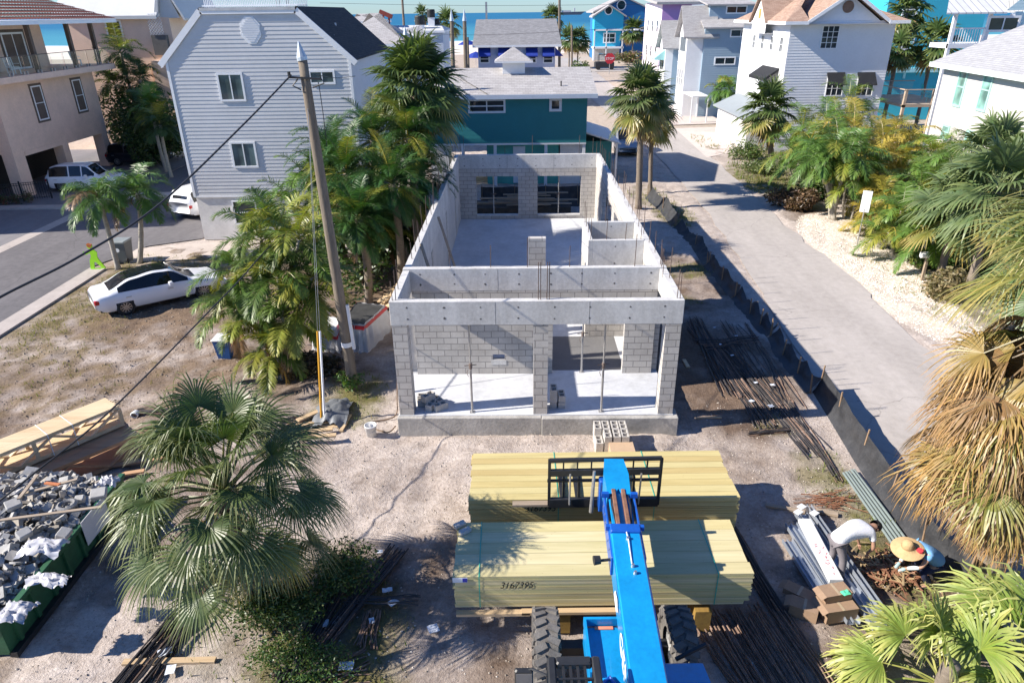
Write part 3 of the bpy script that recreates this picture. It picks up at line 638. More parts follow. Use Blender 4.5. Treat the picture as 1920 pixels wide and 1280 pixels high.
for a in (xa+2.2,xa+4.3,xb-.12,xb-2.6):
    m=MB(); m.box(a-.1,a+.1,Y+.05,Y+.25,0,zb-.12); m.build('post',TR,te)
# windows
p=aty(877,186,Y);q=aty(948,212,Y); win(te,F,p.x,q.z,q.x-p.x,p.z-q.z,'two',fw=.13)
p=aty(1030,184,Y);q=aty(1053,209,Y); win(te,F,p.x,q.z,q.x-p.x,p.z-q.z,'plain',fw=.16)
# roof: near slope from eave up to the ridge
SH=shingle('pale_shingle',(.36,.345,.34),(.46,.445,.44))
ze=aty(1000,178,Y-.5).z; rx0,rx1=xa-.1,aty(1121,178,Y-.5).x; zr=ze+1.25; yr=Y+4.75
rampbox(te,'roof',SH,[(rx0,Y-.5,ze),(rx1,Y-.5,ze),(rx1,yr,zr),(rx0,yr,zr)],.16); rampbox(te,'roof',SH,[(rx0,yr+.01,zr),(rx1,yr+.01,zr),(rx1,Y+10,ze),(rx0,Y+10,ze)],.16)
m=MB(); m.box(rx0,rx1,Y-.55,Y-.503,ze-.24,ze+.02); m.build('fascia',M('blue_fascia',(.50,.57,.66),.6,.05),te)
m=MB(); m.poly([(xa,Y+.0,zt),(xb,Y+.0,zt),(xb,Y-.5,ze-.2),(xa,Y-.5,ze-.2)]); m.poly([(xb,Y,zt),(xb,yr,zr-.1),(xb,Y+9.5,zt)]); m.build('soffit',TR,te)
# cupola
cp=aty(963,115,yr-.6); m=MB(); cw=.75; cz=zr-.15; m.box(cp.x-cw,cp.x+cw,yr-1.3,yr+.2,zr-.6,zr+.45); cu=m.build('cupola',TR,te)
m=MB(); e_=1.25; ap=(cp.x,yr-.55,zr+1.35); base=[(cp.x-e_,yr-1.8,zr+.5),(cp.x+e_,yr-1.8,zr+.5),(cp.x+e_,yr+.7,zr+.5),(cp.x-e_,yr+.7,zr+.5)]
m.add(base+[ap],[(0,1,4),(1,2,4),(2,3,4),(3,0,4)]); m.build('cupola_roof',SH,cu); m=MB(); m.box(cp.x-e_-.02,cp.x+e_+.02,yr-1.82,yr+.72,zr+.40,zr+.495); m.build('cupola_trim',TR,cu)
m=MB(); m.tube([aty(1052,165,Y+1)+Vector((0,0,-.25)),aty(1052,155,Y+1)+Vector((0,0,.1))],.05,8); m.build('vent_pipe',HOLE,te)
m=MB(); m.bar((xa+.9,yr-.3,zr+.0),(xa+3.9,Y-.4,ze+.06),.05,.03); m.build('roof_cable',HOLE,te)
# side annex roof right of the teal house
m=MB(); m.box(xb+.05,xb+1.9,Y+1.5,Y+7,0,2.6); m.build('annex',TEAL,te); rampbox(te,'annex_roof',M('white_metal_roof',(.62,.63,.64),.5,.06),[(xb,Y+.6,3.35),(xb,Y+7.2,3.35),(xb+2.4,Y+7.2,2.6),(xb+2.4,Y+.6,2.6)],.1)
for a in (Y+.8,Y+3.6): 
    m=MB(); m.box(xb+2.1,xb+2.22,a,a+.12,0,2.62); m.build('post',TR,te)
# ================================================================ THE OTHER HOUSES
def gable_wall(F,a,b,z0,ze,zp,step=.2,e=.006,mb=None):
    """sided wall with a gable: a..b wide, eaves ze, peak zp"""
    def ext(z):
        if z<=ze: return a,b
        t=(z-ze)/(zp-ze); c=(a+b)/2; return a+(c-a)*t,b+(c-b)*t
    return siding(mb or MB(),F,ext,z0,zp,step,e)
# ---- tan house with balcony and red tiles at the far left
TANM=M('tan_stucco',(.76,.55,.43),.95,.10,.9,.5,20); TAN2=M('peach_stucco',(.74,.55,.43),.95,.08,.9,.5,20); BRN=M('brown_trim',(.12,.085,.065),.7,.2)
X=-31.2; ya,yb=44.2,55.3
tn_=T('tan_balcony_house',(X-5,50,0),'tan stucco house with a glass balcony and red tile roof at the left edge','house')
z2,zb0=2.75,6.95
m=MB(); m.box(X-10,X,ya,yb,z2,zb0); m.build('upper_wall',TANM,tn_)
m=MB(); m.box(X-10,X-.8,ya-2.6,ya-.01,z2,zb0); m.box(X-10,X-3.2,35.0,ya-2.61,z2,11); m.build('front_wing',TAN2,tn_)
for (a,b,c,d) in [(X-.75,X-.02,ya+.02,ya+1.1),(X-.7,X-.02,ya+5.2,ya+5.9),(X-.75,X-.02,yb-.75,yb-.02),(X-2.4,X-1.5,ya-2.55,ya-1.7),(X-9.9,X-9,ya+.1,ya+1),(X-9.9,X-9,yb-1,yb-.1)]:
    m=MB(); m.box(a,b,c,d,0,z2-.002); m.build('pillar',TANM,tn_)
m=MB(); m.box(X-9.8,X-3.2,ya+1.2,yb-.9,0,z2-.002); m.build('garage_shade_fill',M('garage_shade_black',(.03,.028,.03),.9),tn_)  # near-black block fills the garage, its interior shade put into the colour
MB().box(X-9,X-3.5,34,ya-3,0,z2).build('garage_shade_fill',MATS['garage_shade_black'],tn_)
m=MB(); m.box(X-.4,X+.02,ya+1.1,ya+5.2,z2-.28,z2-.004); m.box(X-.4,X+.02,ya+5.9,yb-.75,z2-.28,z2-.004); m.build('header_beam',TANM,tn_)
FE=FR(X,0,'E')
for (a,b,c,d) in [(55,163,92,222),(133,152,163,205)]:
    p=atx(a,b,X); q=atx(c,d,X); w=1.05; h=2.15; yc=(p.y+q.y)/2; z=(p.z+q.z)/2-h/2
    f=win(tn_,FE,yc-w/2,z,w,h,'hung',fw=.08); m=MB(); m.fbox(FE,yc-w/2-.14,yc+w/2+.14,0,.03,z-.14,z+h+.14); m.build('window_surround',BRN,tn_)
# balcony slab and upper storey set back
m=MB(); m.box(X-9,X+1.35,ya-1.5,yb+1.0,zb0+.002,zb0+.36); m.build('balcony_slab',TANM,tn_)
zf=zb0+.36; xs=X-2.2
m=MB(); m.box(X-10,xs,ya-2,yb-1.2,zf,zf+3.0); m.build('top_wall',TANM,tn_)
FS_=FR(xs,0,'E')
p=atx(75,105,xs); win(tn_,FS_,49.6,zf+.02,2.3,2.3,'slide',fw=.12); m=MB(); m.fbox(FS_,49.4,52.1,0,.03,zf,zf+2.5); m.build('door_surround',BRN,tn_)
win(tn_,FS_,45.2,zf+.02,2.2,2.3,'slide',fw=.1,gm=glass('yellow_blind_glass',(.25,.25,.12),.1,.6))
for yy in (47.6,51.9,54.9):
    m=MB(); m.box(X+.75,X+1.0,yy,yy+.25,zf,zf+3.0); m.build('balcony_post',BRN,tn_)
for yy in (48.2,49.2,52.6):
    m=MB(); m.box(xs+.01,xs+.12,yy-.06,yy+.06,zf+1.9,zf+2.15); m.build('wall_lamp',HOLE,tn_)
GLS=glass('balcony_glass',(.10,.12,.11),.05,1.5)
if True:
    mm,t__,B__,N__,L__=nodes('clear_rail_glass'); B__.inputs['Transmission Weight'].default_value=1; B__.inputs['Roughness'].default_value=.02; B__.inputs['Base Color'].default_value=(.85,.93,.9,1); B__.inputs['IOR'].default_value=1.1
    for k in range(9):
        y=ya-1.2+k*1.42; m=MB(); m.box(X+1.24,X+1.26,y+.04,y+1.34,zf+.08,zf+1.05); m.build('glass_panel',mm,tn_)
        MB().box(X+1.2,X+1.3,y+.1,y+.16,zf,zf+.2).build('panel_clamp',PIPE,tn_); MB().box(X+1.2,X+1.3,y+1.2,y+1.26,zf,zf+.2).build('panel_clamp',PIPE,tn_)
    m=MB(); m.box(X+1.22,X+1.28,ya-1.2,yb+.9,zf+1.06,zf+1.1); m.build('handrail',BRN,tn_)
# tile roof: barrel rows as real ridges
TILE=M('terracotta_tile',(.22,.07,.05),.85,.35,6,.4,30)
zr0=zf+3.02; m=MB(); xe=X+1.9
def tileslope(m,a,b,c,d,n,step=.34):
    """a,b eave ends; c,d ridge ends; n rows of stepped courses with waves"""
    a,b,c,d=map(Vector,(a,b,c,d)); up=Vector((0,0,1))
    for i in range(n):
        p0=a.lerp(c,i/n);p1=b.lerp(d,i/n);q0=a.lerp(c,(i+1.15)/n);q1=b.lerp(d,(i+1.15)/n); k=max(2,int((p1-p0).length/.3)*4)
        vs=[]
        for j in range(k+1):
            w=.05*abs(math.sin(j*PI/4)); vs+=[p0.lerp(p1,j/k)+up*(.07+w),q0.lerp(q1,j/k)+up*w]
        m.add(vs,[(2*j,2*j+2,2*j+3,2*j+1) for j in range(k)])
tileslope(m,(xe,ya-2.9,zr0),(xe,yb+1.6,zr0),(xe-5.5,ya-.5,zr0+2.2),(xe-5.5,yb-3.5,zr0+2.2),12); tileslope(m,(X-11,ya-2.9,zr0),(xe,ya-2.9,zr0),(X-6,ya-.5,zr0+2.2),(xe-5.5,ya-.5,zr0+2.2),9)
m.build('tile_roof',TILE,tn_)
m=MB(); m.box(X-11,xe,ya-2.95,yb+1.6,zr0-.22,zr0+.02); m.build('eave_trim',TR,tn_)
# balcony chairs
def simple_chair(x,y,z,rz,mat,label,grp,name='patio_chair',cat='chair'):
    t=TL(name,(x,y,z),label,cat,grp,rz); m=MB(); m.box(-.26,.26,-.25,.25,.40,.44); m.build('seat',mat,t)
    m=MB()
    for k in range(5): m.bar((-.24+k*.12,.25,.42),(-.24+k*.12,.36,.98),.07,.02)
    m.bar((-.27,.36,.98),(.27,.36,.98),.05); m.build('backrest',mat,t)
    for a in (-.24,.24):
        for b in (-.23,.23): mm_=MB(); mm_.bar((a,b,0),(a,b,.41),.04); mm_.build('leg',mat,t)
        mm_=MB(); mm_.bar((a*1.1,-.25,.62),(a*1.1,.28,.62),.05,.02); mm_.build('armrest',mat,t)
    return t
simple_chair(X+.3,46.2,zf,1.2,TR,'white chair on the tan house balcony, at the left end','balcony chairs'); simple_chair(X+.2,53.4,zf,2.0,TR,'white chair on the tan house balcony, near its right corner','balcony chairs')
# ---- peach house behind it
Y=61.; a=aty(128,60,Y).x; b=aty(322,60,Y).x; g0=aty(305,60,Y).x
ph=T('peach_house',((a+b)/2,Y,0),'peach stucco house with pale hipped roof and lattice screen behind the tan house','house')
ze=aty(230,30,Y).z; m=MB(); m.box(a,b,Y,Y+9,0,ze); m.build('wall',TAN2,ph)
F=FR(0,Y,'S'); p=aty(195,38,Y);q=aty(233,70,Y); win(ph,F,p.x,q.z,q.x-p.x,p.z-q.z,'two',fw=.12)
PW=M('pale_membrane_roof',(.52,.53,.53),.85,.06,1.)
rampbox(ph,'roof',PW,[(a-.8,Y-.6,ze),(g0,Y-.6,ze),(g0-.2,Y+4.5,ze+3.6),(a-.8,Y+4.5,ze+3.6)],.25)
m=MB(); m.add([(g0+.02,Y-.02,ze-.2),(b+.9,Y-.02,ze-.2),((g0+b)/2+.2,Y-.02,ze+2.6)],[(0,1,2)]); m.prism([(g0,Y-.3,ze-.1),((g0+b)/2+.2,Y-.3,ze+2.6),((g0+b)/2+.2,Y-.3,ze+2.85),(g0-.3,Y-.3,ze-.0)],(0,8,0)); m.prism([(b+1.3,Y-.3,ze-.4),((g0+b)/2+.2,Y-.3,ze+2.6),((g0+b)/2+.2,Y-.3,ze+2.85),(b+1.4,Y-.3,ze-.25)],(0,8,0)); m.k=0; m.build('gable_roof',PW,ph)
m=MB(); m.box(g0,b,Y-.03,Y-.0,ze-3,ze-.15); m.build('gable_wall',TAN2,ph)
m=MB(); la=aty(275,33,Y-.5).x; lb=aty(303,33,Y-.5).x; lz0=aty(290,66,Y-.5).z
n=12
for k in range(-n,n):
    for sgn in (1,-1):
        x=la+k*.22; 
        p0=Vector((x,Y-.5-.01*sgn,lz0)); p1=Vector((x+1.55,Y-.5-.01*sgn,lz0+1.55)) if sgn==1 else None
        pts=[]
        for q in range(15):
            xx=x+q*.11; zz=lz0+q*.11 if sgn==1 else lz0+1.55-q*.11
            if la<=xx<=lb: pts.append((xx,Y-.5-.012*sgn,zz))
        if len(pts)>1: m.bar(pts[0],pts[-1],.045,.015)
m.build('lattice',TR,ph)
m=MB(); m.box(la,lb,Y-.45,Y-.01,lz0-1.5,lz0-.02); m.build('balcony_recess',HOLE,ph)
m=MB(); m.box(a,a+6,Y-.02,Y+.0,0,ze-4); m.box(la-.1,lb+.3,Y-1.2,Y-.02,ze-6.9,ze-3.3); m.build('stair_wall',TAN2,ph)
# ---- big white house
WHS=M('white_siding',(.70,.715,.74),.55,.05,.7,.05); BRS=shingle('brown_shingle',(.34,.22,.16),(.46,.32,.24))
def vwin(par,F,p,q,style,**k):
    O,u,n=F
    if abs(u[0])>.5: win(par,F,p.x-O[0],q.z,q.x-p.x,p.z-q.z,style,**k)
    else: win(par,F,min(p.y,q.y)-O[1],q.z,abs(q.y-p.y),p.z-q.z,style,**k)
Y=57.; xa=aty(1485,37,Y).x; xb=aty(1682,37,Y).x; ze=9.62
wh=T('white_three_storey_house',((xa+xb)/2,Y,0),'big white lap-sided three-storey house with brown shingle roof and three black awnings','house')
yd=Y+11.5
F=FR(0,Y,'S'); m=siding(MB(),F,lambda z:(xa,xb),1.,ze,.2,.018); 
cx=(xa+xb)/2+.1; siding(m,F,lambda z:(cx-2.6+(z-ze)*1.45,cx+2.6-(z-ze)*1.45),ze,ze+1.75,.2,.018); m.build('front_wall',WHS,wh)
FWW=FR(xa,0,'W'); m=siding(MB(),FWW,lambda z:(Y,yd),3.6,ze,.2,.006); siding(m,FWW,lambda z:(Y+3.0,yd-4.6),0,3.6,.2,.006)
m.build('side_wall',M('sunny_white_paint',(.74,.75,.76),.5,.04),wh)
m=MB(); m.box(xb-.02,xb,Y+.01,yd,0,ze); m.box(xa+.01,xb-.03,yd-.05,yd,0,ze); m.box(xa+.02,xa+3,Y+.02,yd-.1,3.4,3.6); m.box(xa+.1,xb-.1,Y+.05,Y+.1,0,1.); m.build('wall_shell',WHS,wh)
p=aty(1543,48,Y);q=aty(1568,92,Y); vwin(wh,F,p,q,'grid34',fw=.07)
for (a_,b_) in ((1553,1580),(1610,1636)):
    p=aty(a_,139,Y);q=aty(b_-2,180,Y); vwin(wh,F,p,q,'grid33',fw=.06)
    m=MB(); p=aty(a_-2,136,Y); q=aty(b_+1,155,Y); m.prism([(p.x,Y-.02,p.z),(p.x,Y-.75,q.z-.1),(p.x,Y-.72,q.z-.14),(p.x,Y-.02,p.z-.12)],(q.x-p.x,0,0)); m.build('awning',M('black_canvas',(.012,.013,.016),.8,.3),wh)
# awning and windows on the sunny side
p=atx(1463,130,xa);q=atx(1425,145,xa)
m=MB(); yA,yB=Y+1.1,Y+5.0; za=atx(1445,125,xa).z
m.prism([(xa-.02,yA,za),(xa-1.1,yA,za-.75),(xa-1.08,yA,za-.95),(xa-.02,yA,za-.2)],(0,yB-yA,0)); m.build('awning',MATS['black_canvas'],wh)
win(wh,FWW,yA+1.6,za-2.3,1.4,1.5,'grid33',fw=.06); win(wh,FWW,yA+.3,za-2.3,1.0,1.5,'grid23',fw=.06)
for k in range(4): win(wh,FWW,Y+1.0+k*2.2,ze-2.2,.7,1.1,'grid22',fw=.06)
m=MB()
for k in (Y+5.6,Y+8.4,Y+11.2): m.box(xa+.0,xa+.16,k,k+.16,0,3.6)
m.build('porch_post',TR,wh)
m=MB(); m.box(xa-.001,xa+.02,Y+5.8,yd-.2,3.6,3.7); m.build('porch_trim',TR,wh)
# roof with gables
o=.7; rz_=ze; pk=ze+2.4
R4=[(xa-o,Y-o,rz_),(xb+o,Y-o,rz_),(xb+o,yd+o,rz_),(xa-o,yd+o,rz_)]; r1=(cx-.9,Y+5.2,pk); r2=(cx-.9,yd-5.2,pk)
m=MB()
m.add([(xa-o,Y-o,rz_),(cx-2.9,Y-o,rz_),(cx-2.9,Y+1.6,rz_+1.0),r1,(xb+o,Y-o,rz_),(cx+2.9,Y-o,rz_),(xb+o,yd+o,rz_),(xa-o,yd+o,rz_),r2],[(0,1,2,3),(5,4,3),(4,6,8,3),(0,3,8,7),(6,7,8)])
m.build('roof',BRS,wh)
m=MB(); pkz=ze+1.95; ya0=Y-.65
m.prism([(cx-3.25,ya0,ze-.22),(cx,ya0,pkz),(cx,ya0,pkz+.1),(cx-3.3,ya0,ze-.12)],(0,5.,0)); m.prism([(cx+3.25,ya0,ze-.22),(cx,ya0,pkz),(cx,ya0,pkz+.1),(cx+3.3,ya0,ze-.12)],(0,5.,0)); m.build('gable_roof',BRS,wh)
m=MB(); m.bar((cx-3.25,ya0-.02,ze-.2),(cx,ya0-.02,pkz),.05,.22); m.bar((cx+3.25,ya0-.02,ze-.2),(cx,ya0-.02,pkz),.05,.22)
m.box(xa-o,cx-3.0,Y-o-.03,Y-o,rz_-.22,rz_+.01); m.box(cx+3.0,xb+o,Y-o-.03,Y-o,rz_-.22,rz_+.01); m.box(xa-o-.03,xa-o,Y-o,yd+o,rz_-.22,rz_+.01)
m.add([(xa-o,Y-o,rz_-.2),(xb+o,Y-o,rz_-.2),(xb+o,yd+o,rz_-.2),(xa-o,yd+o,rz_-.2)],[(0,1,2,3)]); m.build('eave_trim',TR,wh)
m=MB(); m.lathe((cx,Y-.03,ze+.95),[(0,-.03),(.42,-.03),(.42,.03),(0,.03)],18,'Y'); m.build('round_vent',M('brown_louvre',(.20,.13,.10),.8),wh)
# side gable (bright) on the west side
gy=Y+5.2; m=MB(); m.add([(xa-.72,gy-1.7,ze-.9),(xa-.72,gy+1.7,ze-.9),(xa-.72,gy+1.7,ze),(xa-.72,gy,ze+1.7),(xa-.72,gy-1.7,ze)],[(0,1,2,3,4)]); m.box(xa-.72,xa-.01,gy-1.7,gy+1.7,ze-.92,ze-.9); m.build('side_gable',MATS['sunny_white_paint'],wh)
m=MB(); m.prism([(xa-.95,gy-2.1,ze-.15),(xa-.95,gy,ze+1.95),(xa-.95,gy,ze+2.07),(xa-.95,gy-2.1,ze-.03)],(4.2,0,0)); m.prism([(xa-.95,gy+2.1,ze-.15),(xa-.95,gy,ze+1.95),(xa-.95,gy,ze+2.07),(xa-.95,gy+2.1,ze-.03)],(4.2,0,0)); m.build('gable_roof',BRS,wh)
m=MB(); m.box(xa-.78,xa-.725,gy-.2,gy+.2,ze+.2,ze+.9); m.build('gable_ornament',M('ochre_paint',(.5,.3,.08),.7),wh)
# low annex with pitched roof in front of the porch
ax0,ax1=xa-1.9,xa-.1; ay0,ay1=Y+1.2,Y+10
m=MB(); m.box(ax0,ax1,ay0,ay1,0,2.5); m.build('annex_wall',WT,wh)
rampbox(wh,'annex_roof',M('grey_green_roof',(.25,.28,.30),.6,.06),[(ax0-.4,ay0-.4,2.5),(ax1,ay0-.4,3.5),(ax1,ay1+.4,3.5),(ax0-.4,ay1+.4,2.5)],.1)
# ---- pale house with green-framed windows at the right edge, seen along its long side
c0=at(1752,118,7.5); c1=at(1935,146,7.5)
dv=(c1-c0); ln=dv.length; u=(dv.x/ln,dv.y/ln,0); nv=(u[1],-u[0],0)
if nv[0]>0: nv=(-nv[0],-nv[1],0)
rh=T('cream_house',(c0.x+4,c0.y-4,0),'cream lap-sided house with pale grey roof and tall aqua windows at the right edge','house')
O=(c0.x-nv[0]*.5,c0.y-nv[1]*.5,0); FQ=(O,u,nv); CR=M('cream_siding',(.58,.55,.52),.6,.04,.7,.05)
m=siding(MB(),FQ,lambda z:(.35,ln+6),0,7.4,.2,.006); m.build('side_wall',CR,rh)
back=Vector((-nv[0],-nv[1],0)); F2=((O[0]+u[0]*.35,O[1]+u[1]*.35,0),(back.x,back.y,0),(-u[0],-u[1],0)); m=siding(MB(),F2,lambda z:(0,11),0,7.4,.2,.006); m.build('end_wall',CR,rh)
AQ=M('aqua_glass_frame',(.38,.60,.55),.4,.08); AQG=glass('aqua_blind_glass',(.16,.30,.26),.12,.6)
def rwin(px0,py0,px1,py1,w,h):
    # intersect the ray with the wall plane
    def hit(px,py):
        X_,Y_,Z_=_ray(px,py); t=(O[0]*nv[0]+O[1]*nv[1])/(X_*nv[0]+Y_*nv[1]); P=Vector((X_*t,Y_*t,CH+Z_*t)); return (P.x-O[0])*u[0]+(P.y-O[1])*u[1],P.z
    a,z1=hit(px0,py0); b,z0=hit(px1,py1); a,b=min(a,b),max(a,b); c=(a+b)/2
    win(rh,FQ,c-w/2,z0,w,z1-z0,'hung',fm=AQ,gm=AQG,fw=.12)
rwin(1806,124,1798,202,1.0,0); rwin(1856,128,1842,210,1.0,0); rwin(1776,234,1770,262,.9,0); rwin(1822,245,1815,270,.9,0)
e0=Vector(c0)+Vector(u)*(-.5); e1=Vector(c1)+Vector(u)*6; bk=back*5.8+Vector((0,0,2.5))
PG=shingle('white_shingle',(.36,.36,.37),(.44,.44,.45))
rampbox(rh,'roof',PG,[tuple(e0),tuple(e1),tuple(e1+bk),tuple(e0+bk)],.14)
rampbox(rh,'roof',PG,[tuple(e0+bk*1.002),tuple(e1+bk*1.002),tuple(e1+back*11.8),tuple(e0+back*11.8)],.14)
m=MB(); m.bar(e0+Vector(nv)*.03+Vector((0,0,-.1)),e1+Vector(nv)*.03+Vector((0,0,-.1)),.05,.26); m.prism([tuple(e0+Vector((0,0,-.16))),tuple(e1+Vector((0,0,-.16))),tuple(e1+back*.55+Vector((0,0,-.16))),tuple(e0+back*.55+Vector((0,0,-.16)))],(0,0,.012)); m.build('eave_trim',M('mint_trim',(.66,.76,.72),.5,.04),rh)
# shark ornament on the wall
sk=T('fish_sculpture',(0,0,0),'grey fish tail sculpture standing against the cream house above the palms','sculpture'); q=at(1890,285,4.4); sk.location=q; ORG[sk.name]=Vector(q)
FM=M('grey_bronze',(.17,.15,.13),.5,.3)
m=MB(); m.lathe(q,[(.05,-.3),(.30,-.1),(.36,.15),(.25,.5),(.1,.75)],12); m.build('body',FM,sk,True); m=MB(); m.prism([tuple(q+Vector((-.2,0,.3))),tuple(q+Vector((-.75,0,1.0))),tuple(q+Vector((-.45,0,.2))),tuple(q+Vector((-.3,0,0)))],(0,.08,0)); m.prism([tuple(q+Vector((.1,0,.6))),tuple(q+Vector((.5,0,.9))),tuple(q+Vector((.35,0,.2)))],(0,.08,0)); m.build('fin',FM,sk)
# ---- timber deck with aqua chairs between the white and the cream house
dp=at(1688,196,3.6); dq=at(1757,215,3.6)
tdk=T('timber_deck',(dp.x,dp.y,0),'raised timber deck with wire railing between the white and cream houses','deck'); WDK=wood('deck_timber',(.33,.25,.18),(.47,.38,.29),0)
dx0,dx1,dy0,dy1=dp.x,dp.x+4.6,dp.y-.4,dp.y+7
m=MB(); m.box(dx0,dx1,dy0,dy1,3.42,3.6); m.build('deck_floor',WDK,tdk)
for (a,b) in [(dx0+.1,dy0+.1),(dx1-.1,dy0+.1),(dx0+.1,dy1-.1),(dx0+2.3,dy0+.1)]:
    m=MB(); m.box(a-.1,a+.1,b-.1,b+.1,0,4.75); m.build('post',WDK,tdk)
for (a,b,c,d) in [(dx0,dy0,dx1,dy0),(dx0,dy0,dx0,dy1),(dx0,dy1,dx1,dy1)]:
    m=MB(); m.bar((a,b,4.72),(c,d,4.72),.16,.06)
    m.build('rail',WDK,tdk); m=MB()
    for k in range(9): m.bar((a+.08,b+.08,3.72+k*.11),(c,d+.08,3.72+k*.11),.016)
    m.build('rail_wire',PIPE,tdk)
AQP=M('aqua_plastic',(.03,.50,.48),.5,.06)
simple_chair(dx0+3.0,dy0+1.6,3.6,2.6,AQP,'aqua chair on the timber deck, nearer the railing','deck chairs').scale=(1.2,1.2,1.2)
simple_chair(dx0+3.6,dy0+3.4,3.6,1.2,AQP,'aqua chair on the timber deck, farther from the railing','deck chairs').scale=(1.2,1.2,1.2)
# ---- blue-grey townhouse
BGS=M('blue_grey_siding',(.27,.36,.44),.6,.06,.7,.05); Y=78.; xa=aty(1322,60,Y).x; xb=aty(1420,60,Y).x; ze=aty(1360,50,Y).z
th_=T('blue_grey_townhouse',((xa+xb)/2,Y,0),'blue-grey sided townhouse with two white gabled bays and aqua awnings','house')
F=FR(0,Y,'S'); m=siding(MB(),F,lambda z:(xa,xb),0,ze,.22,.017); m.build('front_wall',BGS,th_)
m=MB(); m.box(xa+.01,xb,Y+.02,Y+18,0,ze); m.build('wall_shell',BGS,th_)
for (a,b,c,d) in [(1370,55,1408,70),(1340,107,1378,122)]:
    vwin(th_,F,aty(a,b,Y),aty(c,d,Y),'slide',fw=.12)
Y2=Y+1.2; zt2=aty(1370,8,Y2).z; m=siding(MB(),FR(0,Y2,'S'),lambda z:(xa+.6,xb),ze+.5,zt2,.22,.006); m.box(xa+.6,xb,Y2+.01,Y2+8,ze+.4,zt2); m.build('upper_storey',BGS,th_)
vwin(th_,FR(0,Y2,'S'),aty(1362,11,Y2),aty(1400,26,Y2),'slide',fw=.12)
rampbox(th_,'roof',SH,[(xa-.3,Y-.5,ze-.05),(xb,Y-.5,ze-.05),(xb,Y2+.02,ze+.75),(xa-.3,Y2+.02,ze+.75)],.14)
rampbox(th_,'roof',SH,[(xa+.2,Y2-.4,zt2),(xb,Y2-.4,zt2),(xb,Y2+9,zt2+1.2),(xa+.2,Y2+9,zt2+1.2)],.14)
SWP=MATS['sunny_white_paint']; AQA=M('aqua_awning',(.36,.68,.66),.7,.06)
ze0=ze
for k,(yy,dx) in enumerate(((Y+.3,0),(Y+10.5,0))):
    w=3.4; x=xa-1.7; ze=ze0-1.5*k; m=MB(); m.box(x,xa,yy,yy+w,0,ze-.6); m.prism([(x,yy,ze-.6),(x,yy+w,ze-.6),(x,yy+w/2,ze+1.7)],(1.7,0,0)); b_=m.build('gabled_bay',SWP,th_)
    for q in (0,1):
        y1=yy-.5 if q==0 else yy+w+.5
        rampbox(th_,'gable_roof',SH,[(x-.5,y1,ze-.95),(x+3.2,y1,ze-.95),(x+3.2,yy+w/2,ze+2.0),(x-.5,yy+w/2,ze+2.0)],.16)
    FF=FR(x,0,'W')
    if k==0:
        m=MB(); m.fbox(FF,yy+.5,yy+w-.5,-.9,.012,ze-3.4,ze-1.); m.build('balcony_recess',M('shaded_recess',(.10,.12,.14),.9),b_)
        m=MB(); 
        for j in range(14): m.fbox(FF,yy+.4+j*.2,yy+.5+j*.2,.03,.08,ze-3.5,ze-2.5)
        m.fbox(FF,yy+.3,yy+w-.3,.02,.1,ze-2.5,ze-2.4); m.fbox(FF,yy+.3,yy+w-.3,.02,.1,ze-3.6,ze-3.5); m.build('railing',TR,b_)
        for j in range(3): win(b_,FF,yy+.35+j*.95,ze-6,.8,1.9,'grid22',fw=.1)
    else:
        for zz in (ze-1.2,ze-5.0):
            m=MB(); m.prism([(x-.02,yy+.3,zz),(x-1.2,yy+.3,zz-.9),(x-1.2,yy+.3,zz-1.1),(x-.02,yy+.3,zz-1.1)],(0,2.8,0)); m.build('awning',AQA,b_); win(b_,FF,yy+.6,zz-2.3,2.0,1.3,'slide')
    FS2=FR(0,yy,'S'); m=siding(MB(),((0,yy-.012,0),(1,0,0),(0,-1,0)),lambda z:(x+.9,xa),0,ze-.7,.22,.006); m.build('bay_side',BGS if k else SWP,b_)
m=MB(); m.box(xa-1.8,xa-.1,Y-4.5,Y-.2,2.5,2.62)
for q in (0,1.6):
    for r_ in (0,4.): m.box(xa-1.8+q,xa-1.68+q,Y-4.5+r_,Y-4.38+r_,0,2.5)
m.build('porch',TR,th_)
# ---- lilac house
Y=106.; xa=aty(1243,5,Y).x; xb=aty(1330,5,Y).x; ze=aty(1270,4,Y).z
lh=T('lilac_house',((xa+xb)/2,Y,0),'lilac three-storey house with a sunlit pale side between the blue houses','house')
LI=M('lilac_siding',(.42,.24,.50),.6,.05); m=siding(MB(),FR(0,Y,'S'),lambda z:(xa,xb),0,ze,.24,.006); m.build('front_wall',LI,lh)
m=MB(); m.box(xa-.01,xb,Y+.02,Y+13,0,ze); m.build('side_wall',M('pale_pink_paint',(.80,.70,.76),.6,.04),lh)
for zz in (1,4.2,7.6):
    for k in range(3): win(lh,FR(xa,0,'W'),Y+2+k*3.6,zz,1.1,1.6,'hung')
rampbox(lh,'roof',SH,[(xa-1,Y-1,ze),(xb+1,Y-1,ze),(xb+1,Y+14,ze+1),(xa-1,Y+14,ze+1)],.3)
